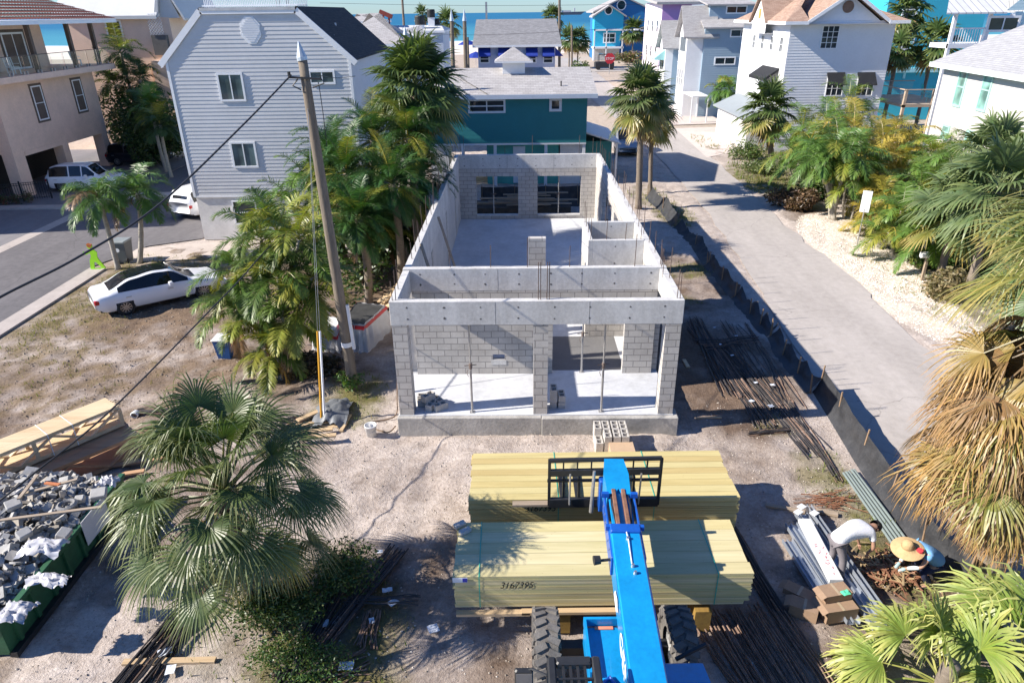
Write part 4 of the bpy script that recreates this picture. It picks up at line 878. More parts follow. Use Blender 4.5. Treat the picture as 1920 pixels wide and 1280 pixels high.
# ---- blue beach house
Y=176.; xa=aty(1160,60,Y).x; xb=aty(1206,60,Y).x; xl=aty(1114,60,Y-4).x
bb=T('bright_blue_beach_house',((xl+xb)/2,Y,0),'bright blue gabled beach house with round window at the end of the road','house')
B1=M('deep_blue_paint',(.005,.14,.36),.6,.05); B2=M('sky_blue_paint',(.02,.40,.62),.6,.05)
zE=aty(1180,12,Y).z; m=gable_wall(FR(0,Y,'S'),xl+1,xb+1.5,0,aty(1200,18,Y).z,aty(1170,-4,Y).z,.4,.01); m.build('main_wall',B1,bb)
m=MB(); m.box(xl+1,xb+1.5,Y+.1,Y+14,0,aty(1200,18,Y).z); m.build('wall_shell',B1,bb)
Yf=Y-4; za_=aty(1140,28,Yf).z; xw0,xw1=aty(1114,60,Yf).x,aty(1168,60,Yf).x; zm=aty(1140,55,Yf).z; zl=aty(1140,88,Yf).z
m=gable_wall(FR(0,Yf,'S'),xw0,xw1,zm,za_,aty(1142,11,Yf).z,.5,.01); m.box(xw0,xw1,Yf+.05,Y,zm,za_); m.build('front_gable',B2,bb)
m=MB(); m.box(xw0+.2,xw1-.2,Yf+1.6,Y,zl,zm-.1); m.build('porch_wall',B2,bb)
m=MB(); m.box(xw0,xw1+.3,Yf-.1,Y,zl-.4,zl); m.box(xw0,xw1+7,Yf-.1,Yf+.1,zm-.35,zm)
for k in (0,.42,.98): x=xw0+(xw1-xw0)*k; m.box(x,x+.25,Yf-.1,Yf+.15,0,zm)
m.build('porch_frame',TR,bb)
m=MB(); m.box(xw0+.2,xw1-.3,Yf+2,Y,0,zl-.4); m.build('garage_wall',M('grey_render',(.45,.46,.47),.8),bb)
win(bb,FR(0,Yf+1.6,'S'),aty(1133,60,Yf).x,zl+.7,2.9,2.2,'grid22',fw=.25)
zp=aty(1142,9,Yf).z; rampbox(bb,'roof',SH,[(xw0-.6,Yf-.7,za_-.25),(xw0-.6,Y+2,za_-.25),((xw0+xw1)/2,Y+2,zp),((xw0+xw1)/2,Yf-.7,zp)],.3); rampbox(bb,'roof',SH,[(xw1+.6,Yf-.7,za_-.25),(xw1+.6,Y+2,za_-.25),((xw0+xw1)/2,Y+2,zp),((xw0+xw1)/2,Yf-.7,zp)],.3)
zg=aty(1200,18,Y).z; zq=aty(1170,-7,Y).z; xm=(xl+xb)/2+1.2; rampbox(bb,'roof',SH,[(xl,Y-.6,zg-.3),(xl,Y+15,zg-.3),(xm,Y+15,zq),(xm,Y-.6,zq)],.3); rampbox(bb,'roof',SH,[(xb+2.4,Y-.6,zg-.3),(xb+2.4,Y+15,zg-.3),(xm,Y+15,zq),(xm,Y-.6,zq)],.3)
for (a,b,r,yy) in ((1141,20,.75,Yf),(1165,10,.9,Y)):
    c=aty(a,b,yy); m=MB(); m.lathe((c.x,yy-.06,c.z),[(r,-.1),(r*1.25,-.1),(r*1.25,.1),(r,.1)],20,'Y'); w_=m.build('window',TR,bb); m=MB(); m.lathe((c.x,yy-.05,c.z),[(0,-.05),(r,-.05)],20,'Y'); m.build('pane',glass(),w_)
# ---- blue awning house in the middle distance
Y=88.; xa,xb=aty(896,90,Y).x,aty(1041,90,Y).x; ze=aty(970,84,Y).z
ba=T('blue_awning_house',((xa+xb)/2,Y,0),'pale lavender cottage with grey roof and blue window awnings before the sea','house')
LV=M('lavender_siding',(.50,.54,.66),.6,.05); m=siding(MB(),FR(0,Y,'S'),lambda z:(xa,xb),0,ze,.2,.006); m.box(xa,xb,Y+.02,Y+9,0,ze); m.build('wall',LV,ba)
zr=aty(970,36,Y+5).z; rampbox(ba,'roof',SH2:=shingle('grey_shingle',(.21,.21,.22),(.29,.29,.30)),[(xa-.6,Y-.7,ze),(xb+.7,Y-.7,ze),(xb+.4,Y+5,zr),(xa-.3,Y+5,zr)],.2); rampbox(ba,'roof',SH2,[(xa-.3,Y+5.01,zr),(xb+.4,Y+5.01,zr),(xb+.7,Y+10,ze),(xa-.6,Y+10,ze)],.2)
m=MB(); m.box(xa-.6,xb+.7,Y-.74,Y-.71,ze-.25,ze); m.build('fascia',TR,ba)
BA=M('royal_blue_canvas',(.006,.03,.26),.7,.08)
for a in (898,934,986,1017):
    p=aty(a,89,Y);q=aty(a+22,104,Y); m=MB(); m.prism([(p.x,Y-.02,p.z),(p.x,Y-.9,q.z),(p.x,Y-.88,q.z-.12),(p.x,Y-.02,q.z-.1)],(q.x-p.x,0,0)); m.build('awning',BA,ba)
    p=aty(a+1,103,Y);q=aty(a+20,119,Y); vwin(ba,FR(0,Y,'S'),p,q,'hung',fw=.12)
m=MB(); p=aty(1043,89,Y); m.prism([(p.x-.1,Y+.6,p.z),(p.x+.9,Y+.6,p.z-1),(p.x-.1,Y+.6,p.z-1)],(0,1.6,0)); m.build('awning',BA,ba)
m=MB(); p=aty(912,28,Y+5); m.box(p.x-.12,p.x+.12,Y+5,Y+5.2,zr-.2,p.z+1.4); m.build('flue',PIPE,ba)
# ---- row of roofs behind the grey house
def simple_house(name,label,x0,x1,y0,y1,ze,zr,wm,rm,wins=(),hip=1.5,ov=.5):
    t=T(name,((x0+x1)/2,y0,0),label,'house'); m=siding(MB(),FR(0,y0,'S'),lambda z:(x0,x1),0,ze,.22,.006); m.box(x0,x1,y0+.02,y1,0,ze); m.build('wall',wm,t)
    ym=(y0+y1)/2; A=[(x0-ov,y0-ov,ze),(x1+ov,y0-ov,ze),(x1+ov,y1+ov,ze),(x0-ov,y1+ov,ze),(x0+hip,ym,zr),(x1-hip,ym,zr)]
    m=MB(); m.add(A,[(0,1,5,4),(1,2,5),(2,3,4,5),(3,0,4)]); m.build('roof',rm,t)
    m=MB(); m.box(x0-ov-.01,x1+ov+.01,y0-ov-.01,y1+ov+.01,ze-.2,ze-.01); m.build('fascia',TR,t)
    for (u_,z_,w_,h_) in wins: win(t,FR(0,y0,'S'),u_,z_,w_,h_,'slide')
    return t
MR=BR('ribbed_white_roof',(.60,.61,.62),(.64,.65,.66),(.30,.30,.31),.5,50,.03,.5,bump=.3,offset=0)
p=aty(700,80,47); q=aty(752,80,47); simple_house('green_cottage','sage green house with pale shingle roof directly behind the grey gambrel house',aty(700,80,58).x-3,aty(752,80,58).x,58,66,aty(752,82,58).z,aty(700,25,62).z,M('sage_paint',(.30,.45,.42),.7,.05),SH,hip=3)
p=aty(700,70,69); q=aty(795,73,69); simple_house('white_metal_roof_house','white house with ribbed metal hip roof left of the beach',p.x,q.x,69,76,aty(790,73,69).z,aty(760,48,72).z,M('pale_blue_paint',(.55,.60,.66),.7,.05),MR,hip=4)
t=simple_house('flat_roof_house','white flat-topped house with black rooftop tanks near the beach',aty(735,60,79).x,aty(830,60,79).x,79,88,aty(800,58,79).z,aty(800,55,79).z+.3,M('pale_blue_paint',(.5,.55,.6)),PW,hip=.5,ov=.2)
for (a,b,c,d,yy) in [(777,30,797,49,81),(800,18,816,35,83),(815,35,825,49,83.5)]:
    p=aty(a,b,yy);q=aty(c,d,yy); r=(q.x-p.x)/2; tk=T('rooftop_condenser',((p.x+q.x)/2,yy,q.z),{777:'black cylindrical rooftop unit, lowest of the three on the flat roof',800:'black rooftop unit raised on a white stand, highest of the three',815:'small black rooftop unit at the right of the flat roof'}[a],'air conditioner','black rooftop units')
    m=MB(); m.lathe(((p.x+q.x)/2,yy,0),[(r*.97,q.z+.1),(r,q.z+.12),(r,p.z-.1),(r*.9,p.z),(0,p.z)],18); m.build('casing',M('black_louvre',(.012,.014,.014),.6,.2),tk); m=MB(); m.box((p.x+q.x)/2-r*.8,(p.x+q.x)/2+r*.8,yy-r*.8,yy+r*.8,aty(800,58,74).z,q.z+.1); m.build('stand',TR,tk)
p=aty(712,22,72); q=aty(735,32,72); m=MB(); m.bar(p,q+Vector((0,0,0)),.7,.35); m.bar(p+Vector((.3,0,-1.6)),p+Vector((.3,0,0)),.15); m.bar(q+Vector((-.3,0,-1.4)),q+Vector((-.3,0,0)),.15); single(m,'sloped_sign_board',M('rust_red',(.30,.06,.04),.8,.2),'rust red sloping board on the roofs left of the beach','board')
simple_house('pale_hip_house','pale gabled house far left behind the grey roof deck',aty(640,60,66).x,aty(700,60,66).x,66,73,aty(700,40,66).z,aty(700,26,69).z,WHS,SH,hip=2)
# ---- turquoise building behind the white house
TQ=M('turquoise_render',(.04,.42,.56),.8,.08,.6); Y=74; xa,xb=aty(1655,60,Y).x,aty(1840,60,Y).x
tq=T('turquoise_building',((xa+xb)/2,Y,0),'tall turquoise rendered building behind the white three-storey house','building'); zz=13.5; zq=5
m=MB(); m.box(xa,xb,Y,Y+14,0,zz); m.build('wall',TQ,tq)
m=MB(); x=aty(1722,20,Y).x; m.box(x-.12,x+.12,Y-.06,Y-.001,4,zz); m.box(xa,xb,Y-.5,Y-.001,4.6,5.0); m.build('trim',M('light_aqua_trim',(.35,.72,.80),.6),tq)
vwin(tq,FR(0,Y,'S'),aty(1695,4,Y),aty(1718,33,Y),'hung',fw=.18); vwin(tq,FR(0,Y,'S'),aty(1692,70,Y),aty(1710,95,Y),'hung',fw=.18)
# ---- aqua porch house behind the cream roof
Y=52.; xa,xb=aty(1782,60,Y).x,aty(2000,60,Y).x; pz=aty(1790,24,Y).z
aq=T('aqua_porch_house',((xa+xb)/2,Y,0),'pale aqua house with ribbed metal roof and covered upstairs porch, upper right','house')
AQS=M('pale_aqua_siding',(.50,.68,.72),.6,.05)
fz=aty(1790,82,Y).z
m=siding(MB(),FR(0,Y+2.2,'S'),lambda z:(xa+6.4,xb),0,pz+2.5,.2,.006); m.box(xa+6.4,xb,Y+2.22,Y+3.4,0,pz); m.build('wall',AQS,aq)
rampbox(aq,'porch_roof',MR,[(xa-.9,Y-.6,pz),(xa+3.2,Y-.6,pz),(xa+5.2,Y+4,pz+2.2),(xa+1.6,Y+4,pz+2.2)],.1); rampbox(aq,'main_roof',MR,[(xa+7.8,Y-.6,pz+3.2),(xb+1,Y-.6,pz),(xb+1,Y+9,pz),(xa+7.8,Y+9,pz+3.2)],.12)
m=siding(MB(),FR(0,Y,'S'),lambda z:(xa+3.4+(z-pz)*1.1,xa+11.5-(z-pz)*1.2),pz+.1,pz+2.6,.2,.006); m.build('gable',AQS,aq)
for k in (0,2.4,3.9): 
    m=MB(); m.box(xa+k,xa+k+.22,Y-.1,Y+.12,0,pz-.1); m.build('porch_post',TR,aq)
m=MB(); m.box(xa,xa+4,Y-.12,Y+2.2,fz-.3,fz); m.box(xa+3.9,xb,Y-.1,Y+2.1,fz-.3,fz+.0); m.build('porch_floor',TR,aq)
m=MB(); m.box(xa+.2,xa+2.4,Y-.05,Y-.02,fz+.9,fz+1.0); 
for k in range(12): m.box(xa+.25+k*.18,xa+.3+k*.18,Y-.05,Y-.02,fz,fz+.9)
m.build('railing',TR,aq)
vwin(aq,FR(0,Y-.1,'S'),aty(1853,30,Y),aty(1905,60,Y),'slide',fw=.15)
# ================================================================ PALMS AND SHRUBS
LF=leafmat()
def jit(c,r,a=.18):
    k=1+r.uniform(-a,a); return (c[0]*k*(1+r.uniform(-.1,.1)),c[1]*k,c[2]*k*(1+r.uniform(-.15,.15)))
def fan_leaf(m,o,az,el,pl,Rr,n,cols,r,droop=.5,w=None,seg=4,spread=2.35,join=.4,fold=.25,curl=0):
    """costapalmate leaf: petiole then n strips fanned out, tips drooping"""
    d=Vector((math.cos(az)*math.cos(el),math.sin(az)*math.cos(el),math.sin(el)))
    side=Vector((-math.sin(az),math.cos(az),0)); o=Vector(o); side=(side+d.cross(side)*r.uniform(-.45,.45)).normalized()
    sag=Vector((0,0,-1))*(pl*.22*math.cos(el)*(1+droop*.4))
    hub=o+d*pl+sag; pm=o+d*pl*.55+sag*.22
    m.col=jit(cols[2],r); m.tube([o,pm,hub],[.028,.02,.012],4,False)
    d2=(hub-pm).normalized(); d2=(d2+Vector((0,0,-.28*droop))).normalized()
    nn=side.cross(d2).normalized(); 
    if nn.z<0: nn=-nn
    W=w or (Rr*2*spread/n*.62)
    for i in range(n):
        t=(i+.5)/n*2-1; a=t*spread; L=Rr*(.62+.38*math.cos(a*.55))*r.uniform(.9,1.06)
        dr=(d2*math.cos(a)+side*math.sin(a)+nn*fold*math.cos(a*.5)).normalized()
        wd=dr.cross(nn).normalized(); 
        if i%2: wd=(wd+nn*.35).normalized()
        else: wd=(wd-nn*.35).normalized()
        c=jit(cols[0],r,.22); ct=jit(cols[1],r,.2)
        g=droop*(.55+.6*r.random()); p=hub.copy(); vs=[]; dd=dr.copy(); mm_=[]
        for s_ in range(seg+1):
            q=s_/seg; ww=W*(.12+.88*min(1,q/join))*(1 if q<join else max(.04,1-((q-join)/(1-join))**1.25))*.5
            vs+= [p-wd*ww,p+wd*ww]; mm_+=[lerp(c,ct,max(0,(q-.35)*1.6))]*2
            st=L/seg; k=g*max(0,q-.15)*1.35
            dd=(dr+Vector((0,0,-1))*k*1.6+side*curl*q*r.uniform(-1,1)).normalized(); p=p+dd*st
        o_=len(m.v); m.v+=[tuple(v) for v in vs]; m.c+=mm_; m.f+=[(o_+2*j,o_+2*j+1,o_+2*j+3,o_+2*j+2) for j in range(seg)]; m.mi+=[m.k]*seg
def frond(m,o,az,el,L,n,ll,cols,r,droop=1.,plume=.35,wl=.035,seg=2,vee=.4,twist=0):
    """pinnate frond: arching stalk with leaflets down both sides"""
    o=Vector(o); d=Vector((math.cos(az)*math.cos(el),math.sin(az)*math.cos(el),math.sin(el))); side=Vector((-math.sin(az),math.cos(az),0))
    K=9; P=[o]; D=[d]
    for k in range(K):
        q=(k+1)/K; d=(d+Vector((0,0,-1))*droop*.20*(.3+1.2*q)).normalized(); P.append(P[-1]+d*L/K); D.append(d)
    m.col=jit(cols[2],r); m.tube(P,[.026*(1-.8*i/K)*(L/2.5)**.5 for i in range(K+1)],4,False)
    c0=jit(cols[0],r,.25); c1=jit(cols[1],r,.2)
    for i in range(n):
        q=.14+.86*(i+.5)/n; f=q*K; k=min(K-1,int(f)); p=P[k].lerp(P[k+1],f-k); dd=D[k]
        up=side.cross(dd); 
        if up.z<0: up=-up
        l=ll*math.sin(PI*min(1,q*.86+.12))**.6*r.uniform(.85,1.1)
        for sg in (-1,1):
            a=.75+.35*(1-q); v=(side*sg*math.sin(a)+dd*math.cos(a)+up*(vee+r.uniform(-plume,plume))).normalized()
            w=v.cross(up).normalized()*wl*.5; c=jit(lerp(c0,c1,max(0,q-.3)*r.random()),r,.15)
            vs=[p-w*.5,p+w*.5]; pp=p; o_=len(m.v); cc=[c,c]
            for s_ in range(seg):
                v=(v+Vector((0,0,-.30*droop))).normalized(); pp=pp+v*l/seg; ww=1.0 if s_<seg-1 else .12
                vs+=[pp-w*ww,pp+w*ww]; cc+=[c,lerp(c,c1,.5)]
            m.v+=[tuple(x) for x in vs]; m.c+=cc; m.f+=[(o_+2*j,o_+2*j+1,o_+2*j+3,o_+2*j+2) for j in range(seg)]; m.mi+=[m.k]*seg
BARK=M('palm_bark',(.20,.165,.13),.95,.3,5,.9,14,stretch=(1,1,4)); BARKG=M('grey_ringed_trunk',(.34,.31,.26),.9,.25,4,.8,10,stretch=(1,1,5))
def trunk(t,a,b,r0,r1,mat=None,bend=None,name='trunk',label=None):
    a=Vector(a);b=Vector(b); m=MB(); n=14; bend=Vector(bend or (0,0,0)); pts=[];rs=[]
    for i in range(n+1):
        q=i/n; pts.append(a.lerp(b,q)+bend*math.sin(PI*q)); rs.append((r0+(r1-r0)*q)*(1.25 if i==0 else 1)*(1+.05*math.sin(i*2.3)))
    m.tube(pts,rs,10); return m.build(name,mat or BARK,t,True,label=label)
SG=((.055,.10,.028),(.15,.19,.06),(.14,.18,.06)); SGd=((.25,.155,.07),(.42,.27,.13),(.24,.16,.08)); SGo=((.30,.22,.07),(.50,.28,.10),(.28,.22,.08)); SGy=((.20,.21,.05),(.42,.32,.11),(.25,.24,.08))
def sabal(name,label,base,crown,Rr,n=30,strips=34,seg=4,cols=SG,dead=5,yel=.18,tr=(.17,.13),pl=None,droop=.8,seed=1,cat='palm tree',group=None,skirt=0,bend=None,el0=-.7,curl=.12,boots=True,w=None):
    r=random.Random(seed); base=Vector(base); crown=Vector(crown); t=T(name,base,label,cat,group)
    trunk(t,base-Vector((0,0,.1)),crown,tr[0],tr[1],bend=bend)
    m=MB(); pl=pl or Rr*.95
    for i in range(n):
        q=(i+.5)/n; el=el0+(1.35-el0)*q**.9+r.uniform(-.12,.12); az=i*2.399+r.uniform(-.3,.3)
        cc=SGy if (q<.3 and r.random()<yel*2.5) else cols
        fan_leaf(m,crown+Vector((0,0,-.25+.4*q)),az,el,pl*r.uniform(.8,1.12),Rr*r.uniform(.85,1.08),strips,cc,r,droop*r.uniform(.75,1.25),seg=seg,curl=curl,w=w)
    m.build('crown',LF,t)
    if dead or skirt:
        m=MB()
        for i in range(dead+skirt):
            az=i*2.399+r.uniform(-.5,.5); el=-1.25+r.uniform(-.15,.3) if i<dead else -.85+r.uniform(-.4,.85)
            z=crown+Vector((0,0,-.4-(.0 if i<dead else r.uniform(0,min(2.5,skirt*.025)))))
            fan_leaf(m,z,az,el,pl*(1.0 if skirt>40 else .7)*r.uniform(.6,1.15),Rr*.85*r.uniform(.8,1.1),strips,(SGd if r.random()<.6 else SGo if r.random()<.75 else SGy),r,r.uniform(1.3,2.4),seg=seg,curl=.9,w=w and w*.8,spread=r.uniform(1.3,2.0),fold=.5)
        m.build('dead_fronds',LF,t)
    if boots:
        m=MB(); m.col=(.3,.24,.17); d=(crown-base).normalized()
        for i in range(46):
            q=r.random(); p=crown-d*(.1+q*1.3); a=r.random()*6.28; u=Vector((math.cos(a),math.sin(a),.9)).normalized(); m.col=jit((.27,.21,.14),r,.4); m.bar(p+u*.08,p+u*r.uniform(.25,.5),.06,.02)
        m.build('leaf_boots',LF,t)
    return t
CG=((.095,.20,.035),(.19,.28,.06),(.20,.24,.08)); CD=((.045,.095,.03),(.09,.14,.045),(.12,.13,.06)); CY=((.17,.22,.035),(.38,.34,.06),(.40,.32,.06)); CO=((.32,.28,.05),(.50,.36,.07),(.42,.30,.06)); CB=((.26,.15,.07),(.34,.22,.12),(.2,.13,.07))
def feather(name,label,base,stems,L,n=12,leaf=34,ll=.55,cols=CG,alt=None,paf=.2,seed=1,cat='palm tree',group=None,tr=(.09,.06),droop=1.2,plume=.35,wl=.05,mat=None,el0=-.2,deadn=0,vee=.35):
    """stems: list of crown points"""
    r=random.Random(seed); base=Vector(base); t=T(name,base,label,cat,group)
    for k,(cx,cy,cz) in enumerate(stems):
        c=Vector((cx,cy,cz)); b=base+Vector((r.uniform(-.18,.18),r.uniform(-.18,.18),-.05)) if len(stems)>1 else base-Vector((0,0,.05))
        trunk(t,b,c,tr[0],tr[1],mat or BARKG,bend=(r.uniform(-.15,.15),r.uniform(-.1,.1),0))
    leaf=int(leaf*1.45); wl*=.66; ll*=1.12
    m=MB()
    for (cx,cy,cz) in stems:
        ph=r.random()*6
        for i in range(n):
            q=(i+.5)/n; el=el0+(1.3-el0)*q+r.uniform(-.12,.12); az=ph+i*2.399+r.uniform(-.25,.25)
            cc=alt if (alt and r.random()<paf) else cols
            frond(m,(cx,cy,cz-.15+.3*q),az,el,L*r.uniform(.8,1.1),leaf,ll*r.uniform(.85,1.1),cc,r,droop*r.uniform(.8,1.2),plume,wl,vee=vee)
        for i in range(deadn): frond(m,(cx,cy,cz-.3),r.random()*6.28,-.7,L*.75,leaf//2,ll,CB,r,1.8,plume,wl)
    m.build('crown',LF,t); return t
def crownpt(px,py,Y): p=aty(px,py,Y); return (p.x,p.y,p.z)
# near palm at the lower left
sabal('cabbage_palm','large cabbage palm with grey-green drooping fans in the lower left foreground',(-5.0,9.9,0),(-5.1,9.85,2.95),1.0,50,54,6,cols=((.075,.115,.035),(.21,.225,.085),(.18,.2,.07)),dead=4,yel=.1,tr=(.2,.17),pl=1.5,droop=1.15,seed=11,skirt=2,w=.032,el0=-.42)
# big shaggy palm at the right edge
sabal('cabbage_palm','huge shaggy cabbage palm with a brown skirt of dead fans at the right edge',(9.5,10.5,0),(9.75,10.7,6.15),1.6,22,52,6,cols=((.12,.17,.045),(.34,.29,.10),(.2,.2,.07)),dead=10,yel=.5,tr=(.27,.23),pl=1.4,droop=1.2,seed=5,skirt=170,bend=(.15,0,0),el0=.35,w=.045)
sabal('cabbage_palm','green cabbage palm behind the shaggy one at the right edge',(14.6,15.8,0),(14.3,15.8,5.0),1.5,30,54,5,cols=((.08,.14,.045),(.20,.24,.08),(.2,.24,.08)),dead=2,yel=.35,pl=1.45,droop=1.0,seed=8,skirt=12,w=.05)
# fan palms in the lower right corner
def fan_bush(name,label,base,hubs,Rr,n,cols,seed,strips=50,droop=.9):
    r=random.Random(seed); t=T(name,base,label,'fan palm'); m=MB()
    for (hx,hy,hz,az,el) in hubs: fan_leaf(m,(base[0]+r.uniform(-.1,.1),base[1]+r.uniform(-.1,.1),hz*.3),az,el,hx,Rr*r.uniform(.85,1.1),strips,cols,r,droop*r.uniform(.7,1.3),seg=7,w=Rr*.052,join=.6,spread=1.75,fold=.3,curl=.8)
    m.build('crown',LF,t); trunk(t,(base[0],base[1],-.1),(base[0],base[1],1.0),.16,.13); return t
WC=((.22,.30,.055),(.50,.48,.17),(.34,.36,.09))
fan_bush('fan_palm','bright yellow-green fan palm with stiff pleated leaves in the lower right corner',(7.0,7.7,0),[(1.05,0,1.5,a,e) for a,e in ((2.9,.55),(2.2,.75),(1.4,.5),(.6,.6),(-.3,.6),(3.8,.5),(4.6,.7),(1.9,1.2),(5.4,.8),(3.2,1.25),(.2,1.2),(3.0,.15),(2.55,.25))],1.0,13,WC,21)
fan_bush('fan_palm','second yellow-green fan palm with larger leaves, cut by the lower right corner',(8.6,7.9,0),[(1.2,0,1.8,a,e) for a,e in ((2.7,.6),(2.0,.85),(1.2,.55),(.4,.6),(-.4,.7),(3.6,.6),(4.5,.8),(1.6,1.25),(5.5,.7),(3.1,1.2),(2.3,.35),(1.5,.2))],1.1,12,((.20,.29,.06),(.44,.44,.16),(.36,.38,.1)),22)
# areca clump behind the sedan's bonnet
b=at(540,705); Yc=b.y
feather('areca_palm','yellow-green clumping areca palm between the white sedan and the utility pole',b,[crownpt(*q) for q in ((490,450,Yc+1.2),(560,450,Yc+.3),(450,515,Yc+.8),(585,520,Yc),(520,520,Yc-.2),(470,590,Yc+.2),(550,600,Yc-.3),(440,580,Yc+.6),(510,650,Yc-.3),(520,440,Yc+.8),(560,560,Yc-.2))],1.75,11,46,.45,cols=((.07,.15,.025),(.17,.22,.05),(.30,.28,.06)),alt=CY,paf=.3,seed=31,deadn=1,wl=.045,tr=(.06,.045))
# palm thicket between grey house and shell
b=at(770,480); 
sabal('cabbage_palm','tallest cabbage palm of the thicket, its crown standing above the teal house eave',(-4.6,31,0),crownpt(778,165,31),1.4,46,34,4,dead=9,yel=.2,pl=1.25,seed=41,skirt=8,tr=(.2,.18))
DP=((.035,.105,.024),(.075,.15,.04),(.10,.14,.05))
def thick(label,px,py,Y,L,seed,cols=DP,n=38,leaf=48,ll=.45,dr=.95,paf=.15,el0=-.5,dead=2,wl=.036):
    c=crownpt(px,py,Y); return feather('date_palm',label,(c[0],c[1]+.1,0),[c],L,n,leaf,ll,cols=cols,alt=CY,paf=paf,seed=seed,tr=(.17,.15),mat=BARK,droop=dr,plume=.25,el0=el0,deadn=dead,wl=wl,group='palm thicket beside the shell')
thick('lush date palm in front of the grey house, above the small front palm',620,290,31,2.3,59,dead=0); thick('dense date palm between the tallest palm and the shell wall',790,330,30.5,2.0,60)
thick('feathery date palm left of the tallest palm of the thicket',700,262,30,2.5,51); thick('feathery date palm below the tallest palm, close to the shell wall',765,258,29,2.2,52)
thick('low spreading date palm in the middle of the thicket',650,325,28,2.3,53); thick('date palm with long fronds nearest the left wall of the shell',735,345,27,2.2,54); thick('dark date palm against the grey house corner',610,345,30.5,2.0,55,dead=0)
thick('small date palm at the front of the thicket by the pole',672,410,25.5,1.8,56,el0=-.3); thick('bushy palm at the foot of the thicket near the shell',735,430,29.5,1.7,57,cols=CD)
feather('areca_palm','broad green areca palm in front of the grey house, left of the pole',at(590,440),[crownpt(*q) for q in ((575,340,30.5),(545,385,29.5),(620,400,29),(500,400,31),(590,430,28))],1.9,11,30,.5,cols=CG,alt=CY,paf=.25,seed=58,wl=.05,tr=(.06,.05))
# pair of Christmas palms beside the side street
XM=((.065,.155,.03),(.14,.23,.05),(.14,.2,.06))
feather('christmas_palm','left of the two green palms beside the side street and the wheeled bin',at(222,505),[crownpt(186,372,30)],1.9,20,32,.52,cols=XM,alt=CB,paf=.06,seed=61,group='palms beside the side street',tr=(.12,.09),droop=1.5,wl=.055,el0=.0)
feather('christmas_palm','right of the two green palms beside the side street and the wheeled bin',at(262,492),[crownpt(258,362,31)],1.9,20,32,.52,cols=XM,alt=CB,paf=.06,seed=62,group='palms beside the side street',tr=(.12,.09),droop=1.5,wl=.055,el0=.0)
# greenery behind the tan house
for k,(px,py,Y,L_) in enumerate(((226,100,58,2.6),(262,150,57,2.2),(285,200,52,2.0),(300,235,50,1.9),(215,160,58,2.2))):
    c=crownpt(px,py,Y); feather('coconut_palm',['tall palm beside the tan house balcony','palm in front of the peach house stair','palm with bright centre leaves near the grey house corner','low palm above the white picket fence','dark palm at the back of the tan house'][k],(c[0],c[1],0),[c],L_,15,26,.7,cols=CD if k!=2 else CG,alt=CY,paf=.15,seed=70+k,group='palms behind the tan house',tr=(.13,.1),wl=.09)
def bush(name,label,c,rad,n,cols,seed,leaf=.1,cat='shrub',group=None,kind=None,flat=1.):
    r=random.Random(seed); m=MB(); lobes=[(Vector(c)+Vector((r.uniform(-.6,.6)*rad[0],r.uniform(-.6,.6)*rad[1],rad[2]*r.uniform(.35,.8))),r.uniform(.35,.6)) for _ in range(9)]
    for _ in range(n):
        lc,lr=lobes[r.randrange(9)]; v=Vector((r.gauss(0,1),r.gauss(0,1),r.gauss(0,1))).normalized()*(r.random()**.4)
        p=lc+Vector((v.x*rad[0]*lr,v.y*rad[1]*lr,v.z*rad[2]*lr*flat))
        if p.z<.02: continue
        a=Vector((r.gauss(0,1),r.gauss(0,1),r.gauss(0,.6))).normalized()*leaf*r.uniform(.6,1.3); b=a.cross(Vector((r.gauss(0,1),r.gauss(0,1),r.gauss(0,1)))).normalized()*leaf*.38
        m.col=jit(cols[r.random()<.3],r,.3); m.add([p-a,p+b,p+a,p-b],[(0,1,2,3)])
    t=T(name,Vector(c),label,cat,group); m.build('foliage',LF,t)
    s=MB()
    for k in range(6):
        lc,_=lobes[k]; s.tube([Vector(c)+Vector((r.uniform(-.1,.1),r.uniform(-.1,.1),-.05)),Vector(c).lerp(lc,.5)+Vector((r.uniform(-.1,.1),0,.05)),lc],[.03,.02,.008],5)
    s.build('stems',BARK,t); return t
HG=((.035,.075,.02),(.09,.13,.03))
p=at(255,290); bush('hedge','dark green hedge in the shade behind the tan house',(-29,57,0),(4.5,2.0,4.5),9000,HG,81,.17); bush('shrub','dark leafy shrub below the peach house stair',(-26.5,53.5,0),(2.6,1.6,3.8),5000,HG,82,.15)
# pair of sabals right of the shell
b=at(1197,392); sabal('cabbage_palm','cabbage palm right of the shell, its full crown over the street edge',b,crownpt(1203,185,b.y),1.25,36,30,4,dead=6,yel=.25,pl=1.15,seed=91,skirt=6,tr=(.19,.16),cols=((.06,.105,.035),(.17,.19,.07),(.16,.18,.07)))
b=at(1219,362); sabal('cabbage_palm','thinner cabbage palm just behind and right of the one beside the shell',b,crownpt(1222,215,b.y),1.2,26,28,4,dead=5,yel=.5,pl=1.05,seed=92,tr=(.14,.12),cols=((.07,.11,.035),(.22,.20,.08),(.16,.18,.07)))
